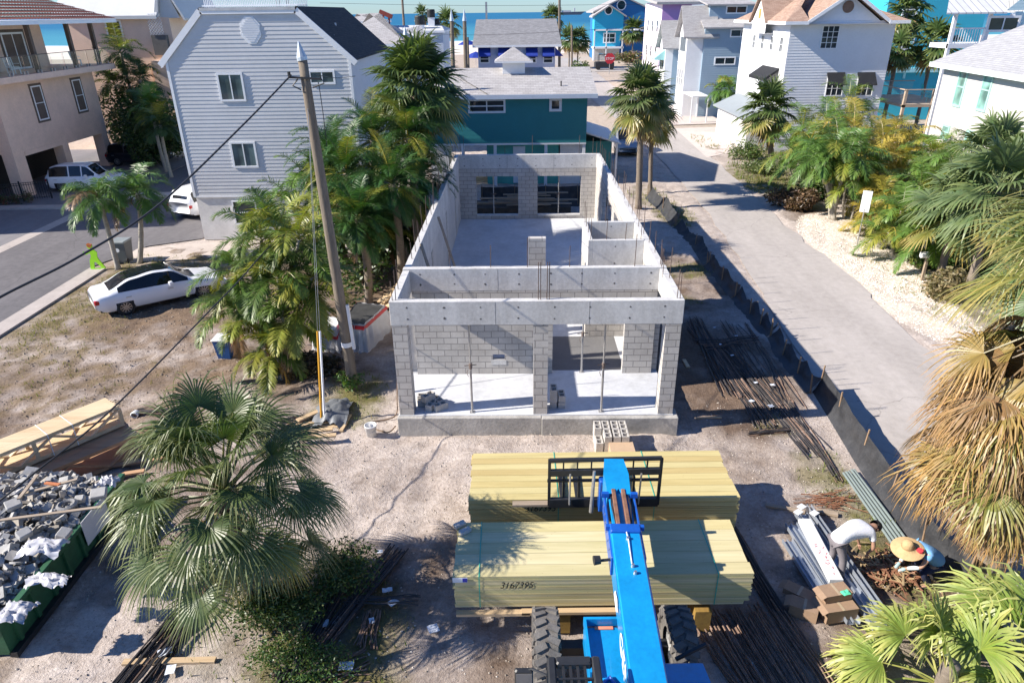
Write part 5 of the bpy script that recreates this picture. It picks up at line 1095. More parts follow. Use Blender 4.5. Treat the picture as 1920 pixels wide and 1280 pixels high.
# right hand gardens
b=at(1448,312); sabal('cabbage_palm','cabbage palm in front of the white house corner',b,crownpt(1440,205,b.y),1.45,32,26,4,dead=3,yel=.1,pl=1.3,seed=93,tr=(.22,.19))
for k,(bx,by,cx,cy,L_) in enumerate(((1350,236,1350,172,2.2),(1362,238,1368,168,2.0),(1312,210,1312,152,2.2),(1322,205,1325,150,1.9))):
    b=at(bx,by); feather('christmas_palm',['left palm in front of the low white annex','right palm in front of the low white annex','left palm below the blue-grey townhouse','right palm below the blue-grey townhouse'][k],b,[crownpt(cx,cy,b.y)],L_,12,22,.7,cols=XM,alt=CY,paf=.15,seed=95+k,group='small palms along the street',tr=(.12,.09),wl=.1,droop=1.5)
b=at(1562,412); Yc=b.y
feather('christmas_palm','three-trunked green palm standing in the white shell bed beside the road',b,[crownpt(1535,300,Yc+.4),crownpt(1590,295,Yc),crownpt(1565,280,Yc+.8)],2.1,13,32,.62,cols=XM,alt=CY,paf=.12,seed=101,tr=(.13,.09),wl=.06,droop=1.5)
ar=[(1500,330,1505,240,47,2.3,.15),(1545,320,1548,225,45,2.3,.3),(1600,310,1600,240,43,2.2,.6),(1650,330,1655,262,41,2.3,.7),(1520,345,1520,265,43,2.0,.1),(1640,380,1640,300,39,2.0,.75),(1700,360,1705,265,41,2.2,.55),(1590,250,1590,190,50,2.4,.3),(1650,420,1655,370,35,1.6,.7),(1740,350,1745,290,38,2.1,.3),(1780,380,1785,300,35,2.1,.15),(1720,420,1725,350,34,2.0,.15),(1830,380,1840,310,33,2.0,.1),(1680,300,1680,245,47,2.3,.6),(1570,300,1570,260,41,2.3,.1),(1610,330,1612,300,37,2.1,.3),(1690,420,1690,395,31,1.9,.2),(1760,450,1765,400,29,1.9,.1),(1800,330,1810,270,40,2.1,.2)]
lab=['green clump nearest the street bend','tall clump before the white house corner','yellowing clump below the black awnings','golden clump beside the timber deck','low green clump behind the brush pile','golden-leaved clump right of the sign post','clump under the aqua windows','tallest yellow clump touching the white house','small orange-leaved clump beside the road sign','green clump below the cream house wall','deep green clump near the fish sculpture','drooping green clump beside the shell verge','rightmost green clump under the cream house','golden clump nearest the timber deck','bright green clump behind the three-trunked palm','clump right of the three-trunked palm','low clump at the edge of the shells','low green clump behind the mailbox','clump hiding the foot of the cream house']
for k,(bx,by,cx,cy,Y,L_,pa) in enumerate(ar):
    c=crownpt(cx,cy,Y); c2=crownpt(cx+26,cy+30,Y+.6); c3=crownpt(cx-24,cy+42,Y-.5)
    feather('areca_palm',lab[k]+' of the roadside garden',(c[0],Y,0),[c,c2,c3],L_,11,28,.55,cols=(CG if pa<.5 else ((.12,.17,.03),(.30,.26,.05),(.35,.27,.05))),alt=CY if pa<.5 else CO,paf=pa,seed=110+k,group='palm clumps of the roadside garden',tr=(.06,.05),wl=.06,droop=1.25)
for k,(px,py,Y,R_) in enumerate(((1795,395,27,1.35),(1870,360,25,1.5),(1860,300,30,1.3))):
    c=crownpt(px,py,Y); sabal('cabbage_palm',['silvery fan palm right of the shell verge','large silvery fan palm above the shaggy palm','fan palm below the fish sculpture'][k],(c[0],c[1],0),c,R_,24,32,4,cols=((.09,.14,.06),(.20,.25,.10),(.2,.24,.1)),dead=0,yel=.1,pl=1.2,seed=130+k,boots=False)
bush('shrub','low green shrub with yellow leaves by the bend of the street',at(1400,300),(1.6,1.3,1.3),2600,((.07,.13,.03),(.17,.21,.05)),140,.09); bush('shrub','pale green ground shrub at the grassy corner of the street',at(1425,325),(2.0,1.2,.8),2600,((.10,.15,.05),(.20,.22,.08)),141,.08)
bush('shrub','grassy shrub at the edge of the shell verge',at(1715,470),(1.3,1.0,.9),2600,((.06,.14,.03),(.15,.22,.05)),142,.09); bush('shrub','dark shrub behind the brush pile',at(1530,375),(1.6,1.0,1.2),2200,HG,143,.1); bush('shrub','orange-tinged shrub beside the road sign',at(1660,430),(1.0,.8,1.0),1500,((.20,.20,.04),(.42,.26,.04)),144,.1)
bush('shrub','leafy green shrub in the shade between the two rebar piles',(-4.1,9.8,0),(1.5,1.4,.85),8200,((.05,.10,.025),(.12,.16,.04)),145,.045); bush('shrub','small shrub at the foot of the rebar piles in the foreground',(-3.9,8.4,0),(1.1,.8,.4),3000,((.06,.13,.03),(.16,.20,.05)),146,.035)
bush('shrub','small green weed tuft at the foot of the utility pole',(-4.95,18.6,0),(.5,.4,.55),700,((.07,.16,.03),(.17,.24,.05)),147,.06); bush('hedge','dark undergrowth at the foot of the palm thicket',(-6.4,29.5,0),(2.6,5.0,2.6),9000,HG,148,.14)
bush('shrub','dark heap of cut fronds and brush in the shade behind the pole',(-6.6,19.9,0),(1.5,.9,.55),3500,((.05,.042,.03),(.12,.09,.06)),149,.09,'brush heap')
bush('shrub','pile of dry cut branches at the road edge beside the shell bed',at(1490,390),(1.5,1.1,.9),4200,((.12,.075,.045),(.24,.16,.10)),150,.13,'brush pile')
for k,(px,py,w,h,l) in enumerate(((1745,500,1.2,1.1,'grassy green shrub beside the white mailbox'),(1800,470,1.6,1.5,'tall grass-like shrub right of the mailbox'),(1850,520,1.6,1.4,'dense shrub between the mailbox and the shaggy palm'),(1870,440,2.0,1.8,'broad shrub under the large silvery fan palm'),(1790,560,1.1,.9,'low dry shrub at the road edge above the shaggy palm'),(1700,430,1.2,1.2,'yellow-green shrub in front of the drooping palm clump'))):
    bush('shrub',l,at(px,py),(w,w*.8,h),int(2600*w),[((.09,.16,.04),(.20,.24,.06)),((.10,.16,.05),(.22,.24,.08)),((.08,.13,.04),(.22,.20,.08)),((.07,.13,.035),(.16,.20,.06)),((.20,.17,.09),(.34,.27,.15)),((.14,.20,.04),(.34,.32,.06))][k],180+k,.11)
# far palms near the beach
def farpalm(label,px,pyb,pyt,Y,L_,k):
    b=at(px,pyb); c=crownpt(px,pyt,Y); sabal('cabbage_palm',label,(c[0],Y,0),c,L_,22,16,3,dead=2,pl=L_*.8,seed=160+k,boots=False,group='palms near the beach',skirt=5)
farpalm('tree-like palm clump right of the blue-awning cottage near the beach',1068,110,74,150,1.9,0); farpalm('second palm close beside the streetlight pole near the beach',1084,110,76,152,2.0,1); farpalm('palm behind the wooden poles at the beach',838,110,44,140,2.0,2); farpalm('palm behind the ridge of the blue-awning cottage',1035,100,34,120,1.4,3)
farpalm('slender palm before the bright blue beach house',1188,110,58,165,2.0,4); farpalm('palm over the flat roofs left of the beach',792,60,27,110,.9,5)
farpalm('dark palm beside the turquoise building window',1700,60,25,70,1.6,6); farpalm('palm with a curved trunk against the turquoise wall',1752,110,85,66,1.7,7); farpalm('brownish palm at the white house right corner',1684,120,95,66,1.2,8)
bush('shrub','beach shrubs behind the wooden poles',(-14.5,135,0),(6,3,3.2),1600,((.10,.12,.06),(.17,.17,.09)),170,.5); bush('shrub','agave and shrubs beside the stop sign',at(1175,122),(3.5,2.5,2.2),1300,((.20,.20,.08),(.30,.16,.10)),171,.3)
bush('shrub','round green shrub in front of the golf cart',aty(1088,122,120)-Vector((0,0,aty(1088,122,120).z)),(1.6,1.4,3),900,((.07,.13,.04),(.15,.18,.06)),172,.3)
# ================================================================ VEHICLES
def paint(name,col,rough=.28,metal=0.): 
    return M(name,col,rough,.03 if 'blue' not in name else .16,.8 if 'blue' not in name else 1.7,0,metal=metal,coat=.7 if 'blue' not in name else .25)
WPT=paint('white_car_paint',(.80,.81,.83)); DKP=paint('dark_car_paint',(.02,.022,.028)); GRP=paint('silver_car_paint',(.42,.44,.47),.3,.4)
BPL=M('black_plastic',(.02,.02,.022),.6,.2); RUB=M('rubber',(.028,.027,.026),.85,.3,12,.3); ALLOY=M('alloy',(.50,.50,.51),.3,.06,metal=.8); CGL=glass('car_glass',(.010,.012,.015),.03); REDL=M('red_lamp',(.45,.01,.015),.2,.1,coat=.5); HLAMP=M('head_lamp',(.6,.62,.65),.15,.1,coat=.6)
def ease(P,x):
    if x<=P[0][0]: return P[0][1]
    for a,b in zip(P,P[1:]):
        if x<=b[0]: t=(x-a[0])/(b[0]-a[0]); t=t*t*(3-2*t); return a[1]+(b[1]-a[1])*t
    return P[-1][1]
def wheel(par,x,y,r,w,side,nsp=10):
    m=MB(); R_=r; m.lathe((x,y,r),[(R_*.62,-w/2),(R_*.93,-w/2),(R_,-w*.36),(R_,w*.36),(R_*.93,w/2),(R_*.62,w/2)],28,'Y'); wh_=m.build('wheel',RUB,par,True)
    m=MB(); yo=y+side*(w/2-.01)
    m.lathe((x,yo,r),[(R_*.66,-.03),(R_*.66,.012),(R_*.58,.012),(R_*.56,-.02)],28,'Y'); m.lathe((x,yo,r),[(R_*.14,.01),(R_*.01,.012)],12,'Y')
    for k in range(nsp):
        a=2*PI*k/nsp; m.bar((x,yo,r),(x+R_*.6*math.cos(a),yo,r+R_*.6*math.sin(a)),.035,.02,up=(0,1,0))
    m.build('rim',ALLOY,wh_); m=MB(); m.lathe((x,yo-side*.03,r),[(R_*.6,0),(0.001,0)],20,'Y'); m.build('brake_disc',BPL,wh_)
def car(name,label,pos,rz,L,Wd,belt,top,width_top,wb,wr,paintm,roofm=None,wins=(.25,.75),ws=(.5,.7),cat='car',tail=True,zb=.26):
    """belt/top: height profiles along x (0..1 from the tail); wins: span of side glass; ws: (rear glass end, windscreen start) for the roof"""
    t=TL(name,pos,label,cat,None,rz); n=56; H=[]; rows=[]
    for i in range(n+1):
        q=i/n; x=(q-.5)*L; be=ease(belt,q); tp=max(be+.01,ease(top,q)); wt=ease(width_top,q)*Wd/2
        endw=1-.16*max(0,(abs(q-.5)-.40)/.10)**2; w=Wd/2*endw; zz=zb+.16*max(0,(abs(q-.5)-.42)/.08)**1.5
        cab=(tp-be)/.5; 
        pr_=[(w*.90,zz),(w*.975,zz+.10),(w*1.0,zz+(be-zz)*.45),(w*.985,be-.10),(w*.93,be-.005),(w*.90+(wt-w*.90)*.95,tp-.05*min(1,cab)),(wt*.80,tp),(wt*.4,tp+.012),(0,tp+.016)]
        if tp-be<.06: pr_=[(w*.90,zz),(w*.975,zz+.10),(w*1.0,zz+(be-zz)*.45),(w*.985,be-.10),(w*.93,be-.02),(w*.85,be),(w*.6,be+.02),(w*.3,be+.028),(0,be+.03)]
        rows.append([(x,-a,b) for a,b in pr_]+[(x,a,b) for a,b in pr_[-2::-1]])
    K=len(rows[0]); B_,G_2,Rf=MB(),MB(),MB()
    for mm_ in (B_,G_2,Rf): mm_.v=[p for r_ in rows for p in r_]; mm_.c=[(1,1,1)]*len(mm_.v)
    arch=[-wb/2,wb/2]
    for i in range(n):
        q=(i+.5)/n; x=(q-.5)*L
        for k in range(K-1):
            f=(i*K+k,i*K+k+1,(i+1)*K+k+1,(i+1)*K+k); kk=min(k,K-2-k)
            tgt=B_
            if kk==4 and wins[0]<q<wins[1] and not any(abs(q-b)<.009 for b in wins[2:]): tgt=G_2
            if kk>=6 and (wins[0]-.05<q<ws[0] or ws[1]<q<ws[2]): tgt=G_2
            if kk>=6 and ws[0]<=q<=ws[1] and roofm: tgt=Rf
            if kk<=2 and any(abs(x-a)<wr*1.02 for a in arch):
                # cut the wheel arch
                zc=sum(rows[i][k+d_][2] for d_ in (0,1))/2
                dx=min(abs(x-a) for a in arch)
                if zc<math.sqrt(max(0,(wr*1.16)**2-dx*dx))+wr*.98 and kk<=1: continue
            tgt.f.append(f)
    for e,r_ in ((0,rows[0]),(n,rows[-1])):
        B_.f.append(tuple(e*K+k for k in (range(K) if e==0 else range(K-1,-1,-1))))
    for mm_,nm,mt in ((B_,'body',paintm),(G_2,'window',CGL),(Rf,'roof_panel',roofm)):
        if mm_.f:
            us=sorted({i for f in mm_.f for i in f}); ix={a:b for b,a in enumerate(us)}; mm_.v=[mm_.v[i] for i in us]; mm_.c=[(1,1,1)]*len(us); mm_.f=[tuple(ix[i] for i in f) for f in mm_.f]
            mm_.mi=[0]*len(mm_.f); mm_.build(nm,mt,t,True)
    m=MB(); m.box(-L*.47,L*.47,-Wd*.43,Wd*.43,zb+.02,zb+.35)
    m.build('underbody',BPL,t)
    for x in arch:
        for s in (-1,1): wheel(t,x,s*(Wd/2-.125),wr,.23,s)
    for s in (-1,1):
        if tail: m=MB(); m.cbox(-L/2+.01,-L/2+.30,min(s*Wd*.30,s*Wd*.462),max(s*Wd*.30,s*Wd*.462),ease(belt,.02)-.26,ease(belt,.02)-.09,.03); m.build('tail_light',REDL,t)
        m=MB(); m.cbox(L/2-.36,L/2-.05,min(s*Wd*.26,s*Wd*.45),max(s*Wd*.26,s*Wd*.45),ease(belt,.96)-.22,ease(belt,.96)-.07,.03); m.build('headlight',HLAMP,t)
        xm=(ws[1]-.5)*L-.05; m=MB(); m.cbox(xm-.05,xm+.11,min(s*Wd*.5,s*(Wd*.5+.2)),max(s*Wd*.5,s*(Wd*.5+.2)),ease(belt,ws[1])-.02,ease(belt,ws[1])+.12,.03); m.build('wing_mirror',paintm,t)
        for xx in ((wins[0]-.5)*L+.35,0.25): m=MB(); m.box(xx-.1,xx+.1,min(s*Wd*.49,s*(Wd*.5+.02)),max(s*Wd*.49,s*(Wd*.5+.02)),ease(belt,.5)-.2,ease(belt,.5)-.17); m.build('door_handle',ALLOY,t)
    m=MB(); m.box(L/2-.06,L/2+.0,-Wd*.25,Wd*.25,.42,.62); m.build('grille',BPL,t)
    return t
sedB=[(0,.80),(.03,.93),(.2,.96),(.6,.92),(.72,.89),(.92,.76),(1,.52)]; sedT=[(0,.8),(.03,.95),(.10,1.0),(.30,1.36),(.46,1.45),(.56,1.42),(.74,.93),(.78,.9),(1,.52)]
sedW=[(0,.8),(.2,.74),(.4,.68),(.56,.70),(.74,.80),(1,.8)]
car('parked_car','white sedan with black panoramic roof parked on the bare lot',(-14.35,26.35,-.02),R(37),4.92,1.86,sedB,sedT,sedW,2.9,.34,WPT,CGL,(.17,.70),(.27,.56,.76))
suvB=[(0,.98),(.1,1.02),(.6,1.02),(.74,1.02),(.93,.90),(1,.66)]; suvT=[(0,1.0),(.02,1.1),(.09,1.60),(.2,1.70),(.5,1.70),(.58,1.64),(.74,1.06),(1,.66)]; suvW=[(0,.74),(.5,.72),(.74,.80),(1,.8)]
p=at(178,350); car('parked_car','white suv parked half under the tan house',(p.x,p.y-.6,0),R(4),4.6,1.86,suvB,suvT,suvW,2.7,.36,WPT,None,(.08,.70,.34,.52),(.06,.60,.75))
p=at(255,312); car('parked_car','dark suv in the shade behind the white suv',(p.x,p.y+.9,0),R(-4),4.6,1.86,suvB,suvT,suvW,2.7,.36,DKP,None,(.08,.70,.34,.52),(.06,.60,.75))
car('parked_car','white suv half hidden behind the left corner of the grey house',(-17.75,40.6,.02),R(66),4.8,1.9,suvB,suvT,suvW,2.8,.38,WPT,None,(.08,.70,.34,.52),(.06,.60,.75))
p=at(1178,296); car('pickup_truck','silver pickup with dark grille facing the camera beside the teal house',(p.x,p.y+3.0,0),R(-88),5.6,2.0,[(0,1.15),(.35,1.15),(.7,1.15),(.92,1.1),(1,.7)],[(0,1.16),(.3,1.16),(.34,1.8),(.55,1.86),(.62,1.8),(.74,1.2),(1,.7)],suvW,3.6,.42,GRP,None,(.35,.70,.5),(.33,.60,.76),'truck')
# golf cart
p=at(1135,131); gc=T('golf_cart',p,'small black golf cart at the far street corner near the stop sign','golf cart'); x,y=p.x,p.y
m=MB(); m.cbox(x-2.2,x+1.6,y-.9,y+.9,.5,1.5,.15); m.build('body',BPL,gc); m=MB(); m.box(x-1.5,x+.9,y-.95,y+.95,2.75,2.9); m.build('canopy',DKP,gc)
for a in (-1.4,.8):
    for b in (-.85,.85): m=MB(); m.bar((x+a,y+b,1.4),(x+a,y+b,2.8),.09); m.build('canopy_post',BPL,gc)
for a in (-1.5,1.1):
    for b in (-.85,.85): m=MB(); m.lathe((x+a,y+b,.42),[(.05,-.12),(.42,-.12),(.42,.12),(.05,.12)],14,'Y'); m.build('wheel',RUB,gc)
# stop sign
p=at(1142,140); ss=T('stop_sign',p,'red octagonal stop sign at the far end of the road','sign'); m=MB(); m.cyl(p.x,p.y,0,3.2,.06,n=8); m.build('post',PIPE,ss)
rr=.95; zc=aty(1142,110,p.y).z; m=MB(); m.prism([(p.x+rr*math.cos(PI/8+k*PI/4),p.y-.08,zc+rr*math.sin(PI/8+k*PI/4)) for k in range(8)],(0,.03,0)); sp=m.build('sign_face',M('stop_red',(.50,.02,.035),.5,.05),ss)
m=MB(); m.cyl(p.x,p.y,3.1,zc+.3,.06,n=8); m.build('post_top',PIPE,ss)
text('STOP',.62,TR,'lettering',ss,Vector((p.x-.75,p.y-.10,zc-.22)),Matrix.Rotation(PI/2,4,'X'))
# ---------------------------------------------------------------- telehandler
BLU=paint('bright_blue_paint',(.006,.25,.56),.35); BLD=paint('royal_blue_paint',(.008,.085,.40),.4); BLKM=M('black_steel',(.022,.023,.025),.45,.25,6,.15); BRM=M('brown_hose_guard',(.20,.10,.06),.7,.4,8); WHT=M('white_decal',(.8,.8,.8),.5,.03)
tx=1.65; TH=T('telehandler',(tx,6.6,0),'bright blue telehandler with its boom raised over the lumber stacks','telehandler')
def tyre(x,y,r=.66,w=.40):
    m=MB(); m.lathe((x,y,r),[(r*.5,-w*.46),(r*.86,-w*.5),(r*.95,-w*.44),(r*.95,w*.44),(r*.86,w*.5),(r*.5,w*.46)],36,'X')
    n=20
    for k in range(n):
        for s in (-1,1):
            a=2*PI*(k+(.5 if s>0 else 0))/n; rad=Vector((0,math.cos(a),math.sin(a))); tan=Vector((0,-math.sin(a),math.cos(a))); c=Vector((x,y,r))
            p0=c+rad*r*.955+Vector((s*w*.04,0,0)); p1=c+rad*r*.94+Vector((s*w*.50,0,0))+tan*.085*1
            m.bar(p0,p1,.105,.075,up=rad)
            m.bar(p1-rad*.02,p1-rad*.15+Vector((s*.012,0,0))+tan*.02,.10,.05,up=Vector((1,0,0)))
    w_=m.build('wheel',M('dusty_tyre',(.13,.12,.11),.9,.3,5,.5,30),TH)
    m=MB(); s=-1 if x<tx else 1
    m.lathe((x,y,r),[(r*.52,-w*.3),(r*.52,w*.3),(r*.3,s*w*.2),(.01,s*w*.22)],24,'X'); m.build('rim',M('grey_rim',(.5,.5,.5),.5),w_)
for xx in (.52,2.78):
    for yy in (8.38,4.7): tyre(xx,yy)
m=MB(); m.cyl(tx,8.38,.58,.74,.16,n=10); m.bar((.7,8.38,.66),(2.6,8.38,.66),.18); m.build('axle',BLKM,TH); MB().bar((.7,4.7,.66),(2.6,4.7,.66),.18).build('axle',BLKM,TH)
m=MB(); m.cbox(1.2,2.25,3.2,8.1,.55,1.05,.04); m.build('chassis',BLKM,TH)
m=MB()
# open front tray left of the boom
z1=1.42; m.cbox(1.12,1.72,5.4,8.2,1.0,z1-.06,.03); m.box(1.12,1.16,7.2,8.25,z1-.059,z1+.10); m.box(1.161,1.72,8.2,8.25,z1-.059,z1+.10)
m.build('front_deck',BLU,TH)
m=MB(); m.box(1.3,1.6,8.12,8.18,z1-.055,z1-.04); m.build('warning_label',M('orange_label',(.7,.25,.15),.6),TH)
m=MB(); m.tube([(1.3,7.1,z1-.03),(1.42,7.2,z1-.02),(1.5,7.05,z1-.02),(1.42,6.9,z1-.02)],.035,8); m.build('hook',BLD,TH)
m=MB()
pts=[(6.9,1.05),(7.25,1.15),(7.4,1.45),(7.2,1.68),(6.8,1.78),(3.6,1.85),(3.2,1.7),(3.1,1.05)]
m.prism([(2.18,a,b) for a,b in pts],(.62,0,0)); m.build('engine_cover',BLU,TH)
m=MB(); m.cbox(1.0,2.4,2.3,3.15,.6,1.55,.06); m.build('counterweight',BLU,TH)
# cab
cx0,cx1,cy0,cy1,cz0,cz1=.42,1.12,4.7,6.5,.9,2.62
m=MB(); m.cbox(cx0,cx1,cy0,cy1,.7,1.35,.05); m.build('cab_base',BLU,TH)
m=MB()
for a in (cx0+.04,cx1-.04):
    for b in (cy0+.05,cy1-.05): m.bar((a,b,1.35),(a,b,cz1),.09)
m.build('cab_pillars',BLKM,TH)
m=MB(); m.cbox(cx0,cx0+.11,cy0,cy1,cz1,cz1+.1,.02); m.cbox(cx1-.11,cx1,cy0,cy1,cz1,cz1+.1,.02); m.cbox(cx0+.112,cx1-.112,cy1-.13,cy1,cz1,cz1+.1,.02); m.cbox(cx0+.112,cx1-.112,cy0,cy0+.11,cz1,cz1+.1,.02)
for k in range(1,5): x=cx0+.11+k*(cx1-cx0-.22)/5; m.box(x-.016,x+.016,cy0+.111,cy1-.131,cz1+.02,cz1+.06)
for k in range(1,7): y=cy0+.1+k*(cy1-cy0-.2)/7; m.box(cx0+.112,cx1-.112,y-.014,y+.014,cz1+.03,cz1+.07)
m.build('roof_grille',BLKM,TH)
m=MB(); m.cbox(cx0+.15,cx1-.15,5.0,5.5,1.35,1.5,.03); m.cbox(cx0+.15,cx1-.15,4.85,5.0,1.45,2.1,.03); m.build('seat',BPL,TH)
m=MB(); m.tube([(cx0+.35+.17*math.cos(a),6.0+.05*math.sin(a),1.85+.16*math.sin(a)) for a in [k*PI/6 for k in range(13)]],.015,6); m.bar((cx0+.35,6.0,1.85),(cx0+.35,6.25,1.4),.04); m.build('steering_wheel',BLKM,TH)
m=MB(); m.tube([(cx0,6.45,2.4),(.22,6.6,2.35),(.18,6.62,2.3)],.02,6); m.cbox(-.02,.24,6.58,6.66,1.95,2.32,.02); mr=m.build('mirror',BLKM,TH); m=MB(); m.box(.0,.22,6.572,6.578,1.98,2.28); m.build('mirror_glass',glass('mirror_glass',(.15,.15,.15)),mr)
m=MB(); m.cyl(.62,7.0,1.3,1.9,.07,n=10); m.tube([(.62,7.0,1.9),(.64,6.9,1.95)],.1,10); m.build('work_lamp',BPL,TH)
m=MB(); m.cbox(.36,.95,7.0,7.1,1.28,1.36,.02); m.build('fender_arm',BLKM,TH); MB().bar((2.5,7.55,1.35),(3.0,7.7,1.5),.05).build('fender_arm',BLKM,TH)
# boom frame of reference: y along the boom, z normal to it, origin on the top surface
bo=aty(1218,1280,6.33); be=aty(1152,865,11.2); dy=(be-bo).normalized(); dx=dy.cross(Vector((0,0,1))).normalized(); dz=dx.cross(dy)
BM=Matrix((( dx.x,dy.x,dz.x,bo.x),(dx.y,dy.y,dz.y,bo.y),(dx.z,dy.z,dz.z,bo.z),(0,0,0,1)))
LB=(be-bo).length
def bm(): m=MB(); m.X=BM; return m
m=bm(); m.cbox(-.25,.25,-3.4,3.0,-.58,0,.02); m.box(-.262,.262,-3.4,3.0,-.06,-.025); m.build('boom',BLU,TH)
m=bm(); m.cbox(-.26,.26,2.86,3.06,-.60,.05,.015); m.build('boom_collar',BLD,TH)
for sg in (-1,1):
    m=bm(); a,b_=sorted((sg*.25,sg*.29)); m.cbox(a,b_,2.35,3.95,-.45,-.06,.01); a,b_=sorted((sg*.20,sg*.33))
    for q in (2.98,3.85): m.box(a,b_,q,q+.07,-.055,.035)
    m.build('side_plate',BLD,TH)
m=bm(); m.cbox(-.20,.20,3.0,LB-.5,-.50,-.09,.015); m.build('inner_boom',BLU,TH)
m=bm(); hd_=[(-.21,LB-.95),(-.24,LB-.35),(-.19,LB+.12),(.19,LB+.12),(.24,LB-.35),(.21,LB-.95),(.1,LB-.95),(0,LB-.80),(-.1,LB-.95)]
m.prism([(a,b_,-.62) for a,b_ in hd_],(0,0,.60)); m.build('boom_head',BLU,TH)
for sg in (-.10,.08):
    m=bm(); m.cbox(sg-.038,sg+.038,3.10,LB-.82,-.085,.0,.01); m.build('hose_guard',BRM,TH)
for (a,b_) in ((.02,2.72),(.03,2.1),(.05,1.95)):
    m=bm(); m.tube([(a,b_,0),(a,b_,.05)],[.035,.025],10); m.build('hydraulic_fitting',ALLOY,TH)
m=bm(); m.tube([(.0,3.05,.03),(.02,2.7,.03),(.02,2.1,.01)],.01,5); m.build('hydraulic_line',WHT,TH)
for sg in (-.13,.13): m=bm(); m.tube([(sg,3.1,-.05),(sg*1.3,3.6,-.02),(sg*1.1,LB-.9,-.05)],.016,6); m.build('hose',BPL,TH)
m=bm(); m.tube([(-.29,2.45,-.2),(-.46,2.42,-.2)],.025,8); m.tube([(-.46,2.44,-.2),(-.57,2.42,-.2)],[.07,.08],14); m.build('lamp',BPL,TH)
m=bm()
for k in range(14): m.tube([(-.288,2.40+k*.11,-.13-.12*(k%2)),(-.302,2.40+k*.11,-.13-.12*(k%2))],.014,7)
m.build('bolts',ALLOY,TH)
# lettering on the left side of the boom
rt=Matrix(((-dy.x,dz.x,-dx.x,0),(-dy.y,dz.y,-dx.y,0),(-dy.z,dz.z,-dx.z,0),(0,0,0,1)))
text('GENIE',.46,WHT,'lettering',TH,BM@Vector((-.268,1.05,-.47)),rt,.003,sx=1.05)
m=bm(); m.prism([(-.268,1.90,-.40),(-.268,1.55,-.40),(-.268,1.42,-.28),(-.268,1.55,-.14),(-.268,1.80,-.22)],(-.006,0,0)); m.build('emblem',WHT,TH)
# carriage and forks
Yc=11.5; xa,xb=aty(1030,900,11.5).x,aty(1237,900,11.5).x; zt=aty(1130,862,11.5).z; zb_=aty(1130,946,11.5).z+.08
m=MB(); m.bar((xa,Yc,zt),(xb,Yc,zt+.03),.07,.07); m.bar((xa,Yc,zb_),(xb,Yc,zb_),.10,.20); m.bar((xa,Yc,zt-.3),(xb,Yc,zt-.28),.08,.14); m.bar((xa-.04,Yc+.03,zt-.52),(xb,Yc+.03,zt-.52),.05,.05)
for x in (xa,xb): m.bar((x,Yc,zb_-.08),(x,Yc,zt+.03),.05,.06)
for k in range(1,8): x=xa+(xb-xa)*k/8; m.bar((x,Yc,zt-.3),(x,Yc,zt),.025,.03)
m.build('fork_carriage',BLKM,TH)
for x in (xa+.30,xa+.62,xb-.52):
    m=MB(); m.bar((x,Yc+.07,zb_-.06),(x,Yc+.07,zt-.45),.10,.045); m.bar((x,Yc+.05,zb_-.06),(x,Yc+1.1,zb_-.04),.10,.045,up=(0,0,1)); m.build('fork',BLKM,TH)
m=MB(); m.k=0; m.tube([(xa+.42,Yc-.06,zt-.3),(xa+.42,Yc-.08,zb_)],.02,8); m.tube([(xa+.90,Yc-.1,zt-.2),(xa+.86,Yc-.2,zb_-.1)],[.03,.045],10); m.tube([(xb-.4,Yc-.06,zt-.3),(xb-.42,Yc-.08,zb_)],.02,8); m.build('carriage_rod',PIPE,TH)
m=MB(); m.cbox(xa+1.0,xb-.72,Yc-.25,Yc-.04,zb_-.05,zt-.35,.02); m.build('carriage_mount',BLD,TH)
# ================================================================ SITE MATERIALS
PT=[wood('treated_pine_%d'%i,(a[0]*.8,a[1]*.8,a[2]*.72),a,0,1.,.75) for i,a in enumerate(((.58,.51,.29),(.64,.56,.34),(.54,.50,.26),(.60,.51,.26)))]
PY_=[wood('yellow_pine_%d'%i,(a[0]*.78,a[1]*.76,a[2]*.7),a,0,1.,.75) for i,a in enumerate(((.58,.49,.23),(.55,.45,.20),(.60,.52,.26),(.52,.41,.18)))]
TGR=M('green_strap',(.05,.42,.30),.5,.1); INK=M('marker_ink',(.015,.015,.015),.8,.1); TAG=M('paper_tag',(.62,.66,.72),.7,.05); TAGB=M('blue_print',(.02,.03,.30),.6)
def lumber(name,label,x0,x1,y0,y1,z0,z1,nb,nl,mats,seed,rake=0.):
    r=random.Random(seed); t=T(name,((x0+x1)/2,(y0+y1)/2,z0),label,'lumber stack','strapped lumber stacks on the sand'); m=MB(); bw_=(y1-y0)/nb; bh=(z1-z0)/nl
    for l in range(nl):
        for b in range(nb):
            if 0<b<nb-1 and l<nl-1: continue
            m.k=r.randrange(len(mats)); e0=r.uniform(0,.05); e1=r.uniform(0,.05)*(1+2*(r.random()<.1))
            dy_=r.uniform(0,.006) if b==0 else 0; k=rake*(1-b/nb)
            m.box(x0+e0+k,x1-e1+k,y0+b*bw_+.0035+dy_,y0+(b+1)*bw_-.0035,z0+l*bh+.0012,z0+(l+1)*bh-.002-r.uniform(0,.003))
    m.k=0; m.box(x0+.1,x1-.1,y0+.05,y1-.05,z0+.01,z1-bh*1.02)
    m.build('boards',mats,t); return t
def strap(t,x,y0,y1,z0,z1,mat=TGR,w=.018):
    m=MB(); e=.004; m.box(x,x+w,y0-e-.002,y0-e,z0,z1+e); m.box(x,x+w,y0-e,y1+e,z1+e,z1+e+.003); m.box(x,x+w,y1+e,y1+e+.002,z0,z1+e); m.build('strap',mat,t)
xa=at(847,1083,1.36).x; xb=at(1424,1092,1.36).x
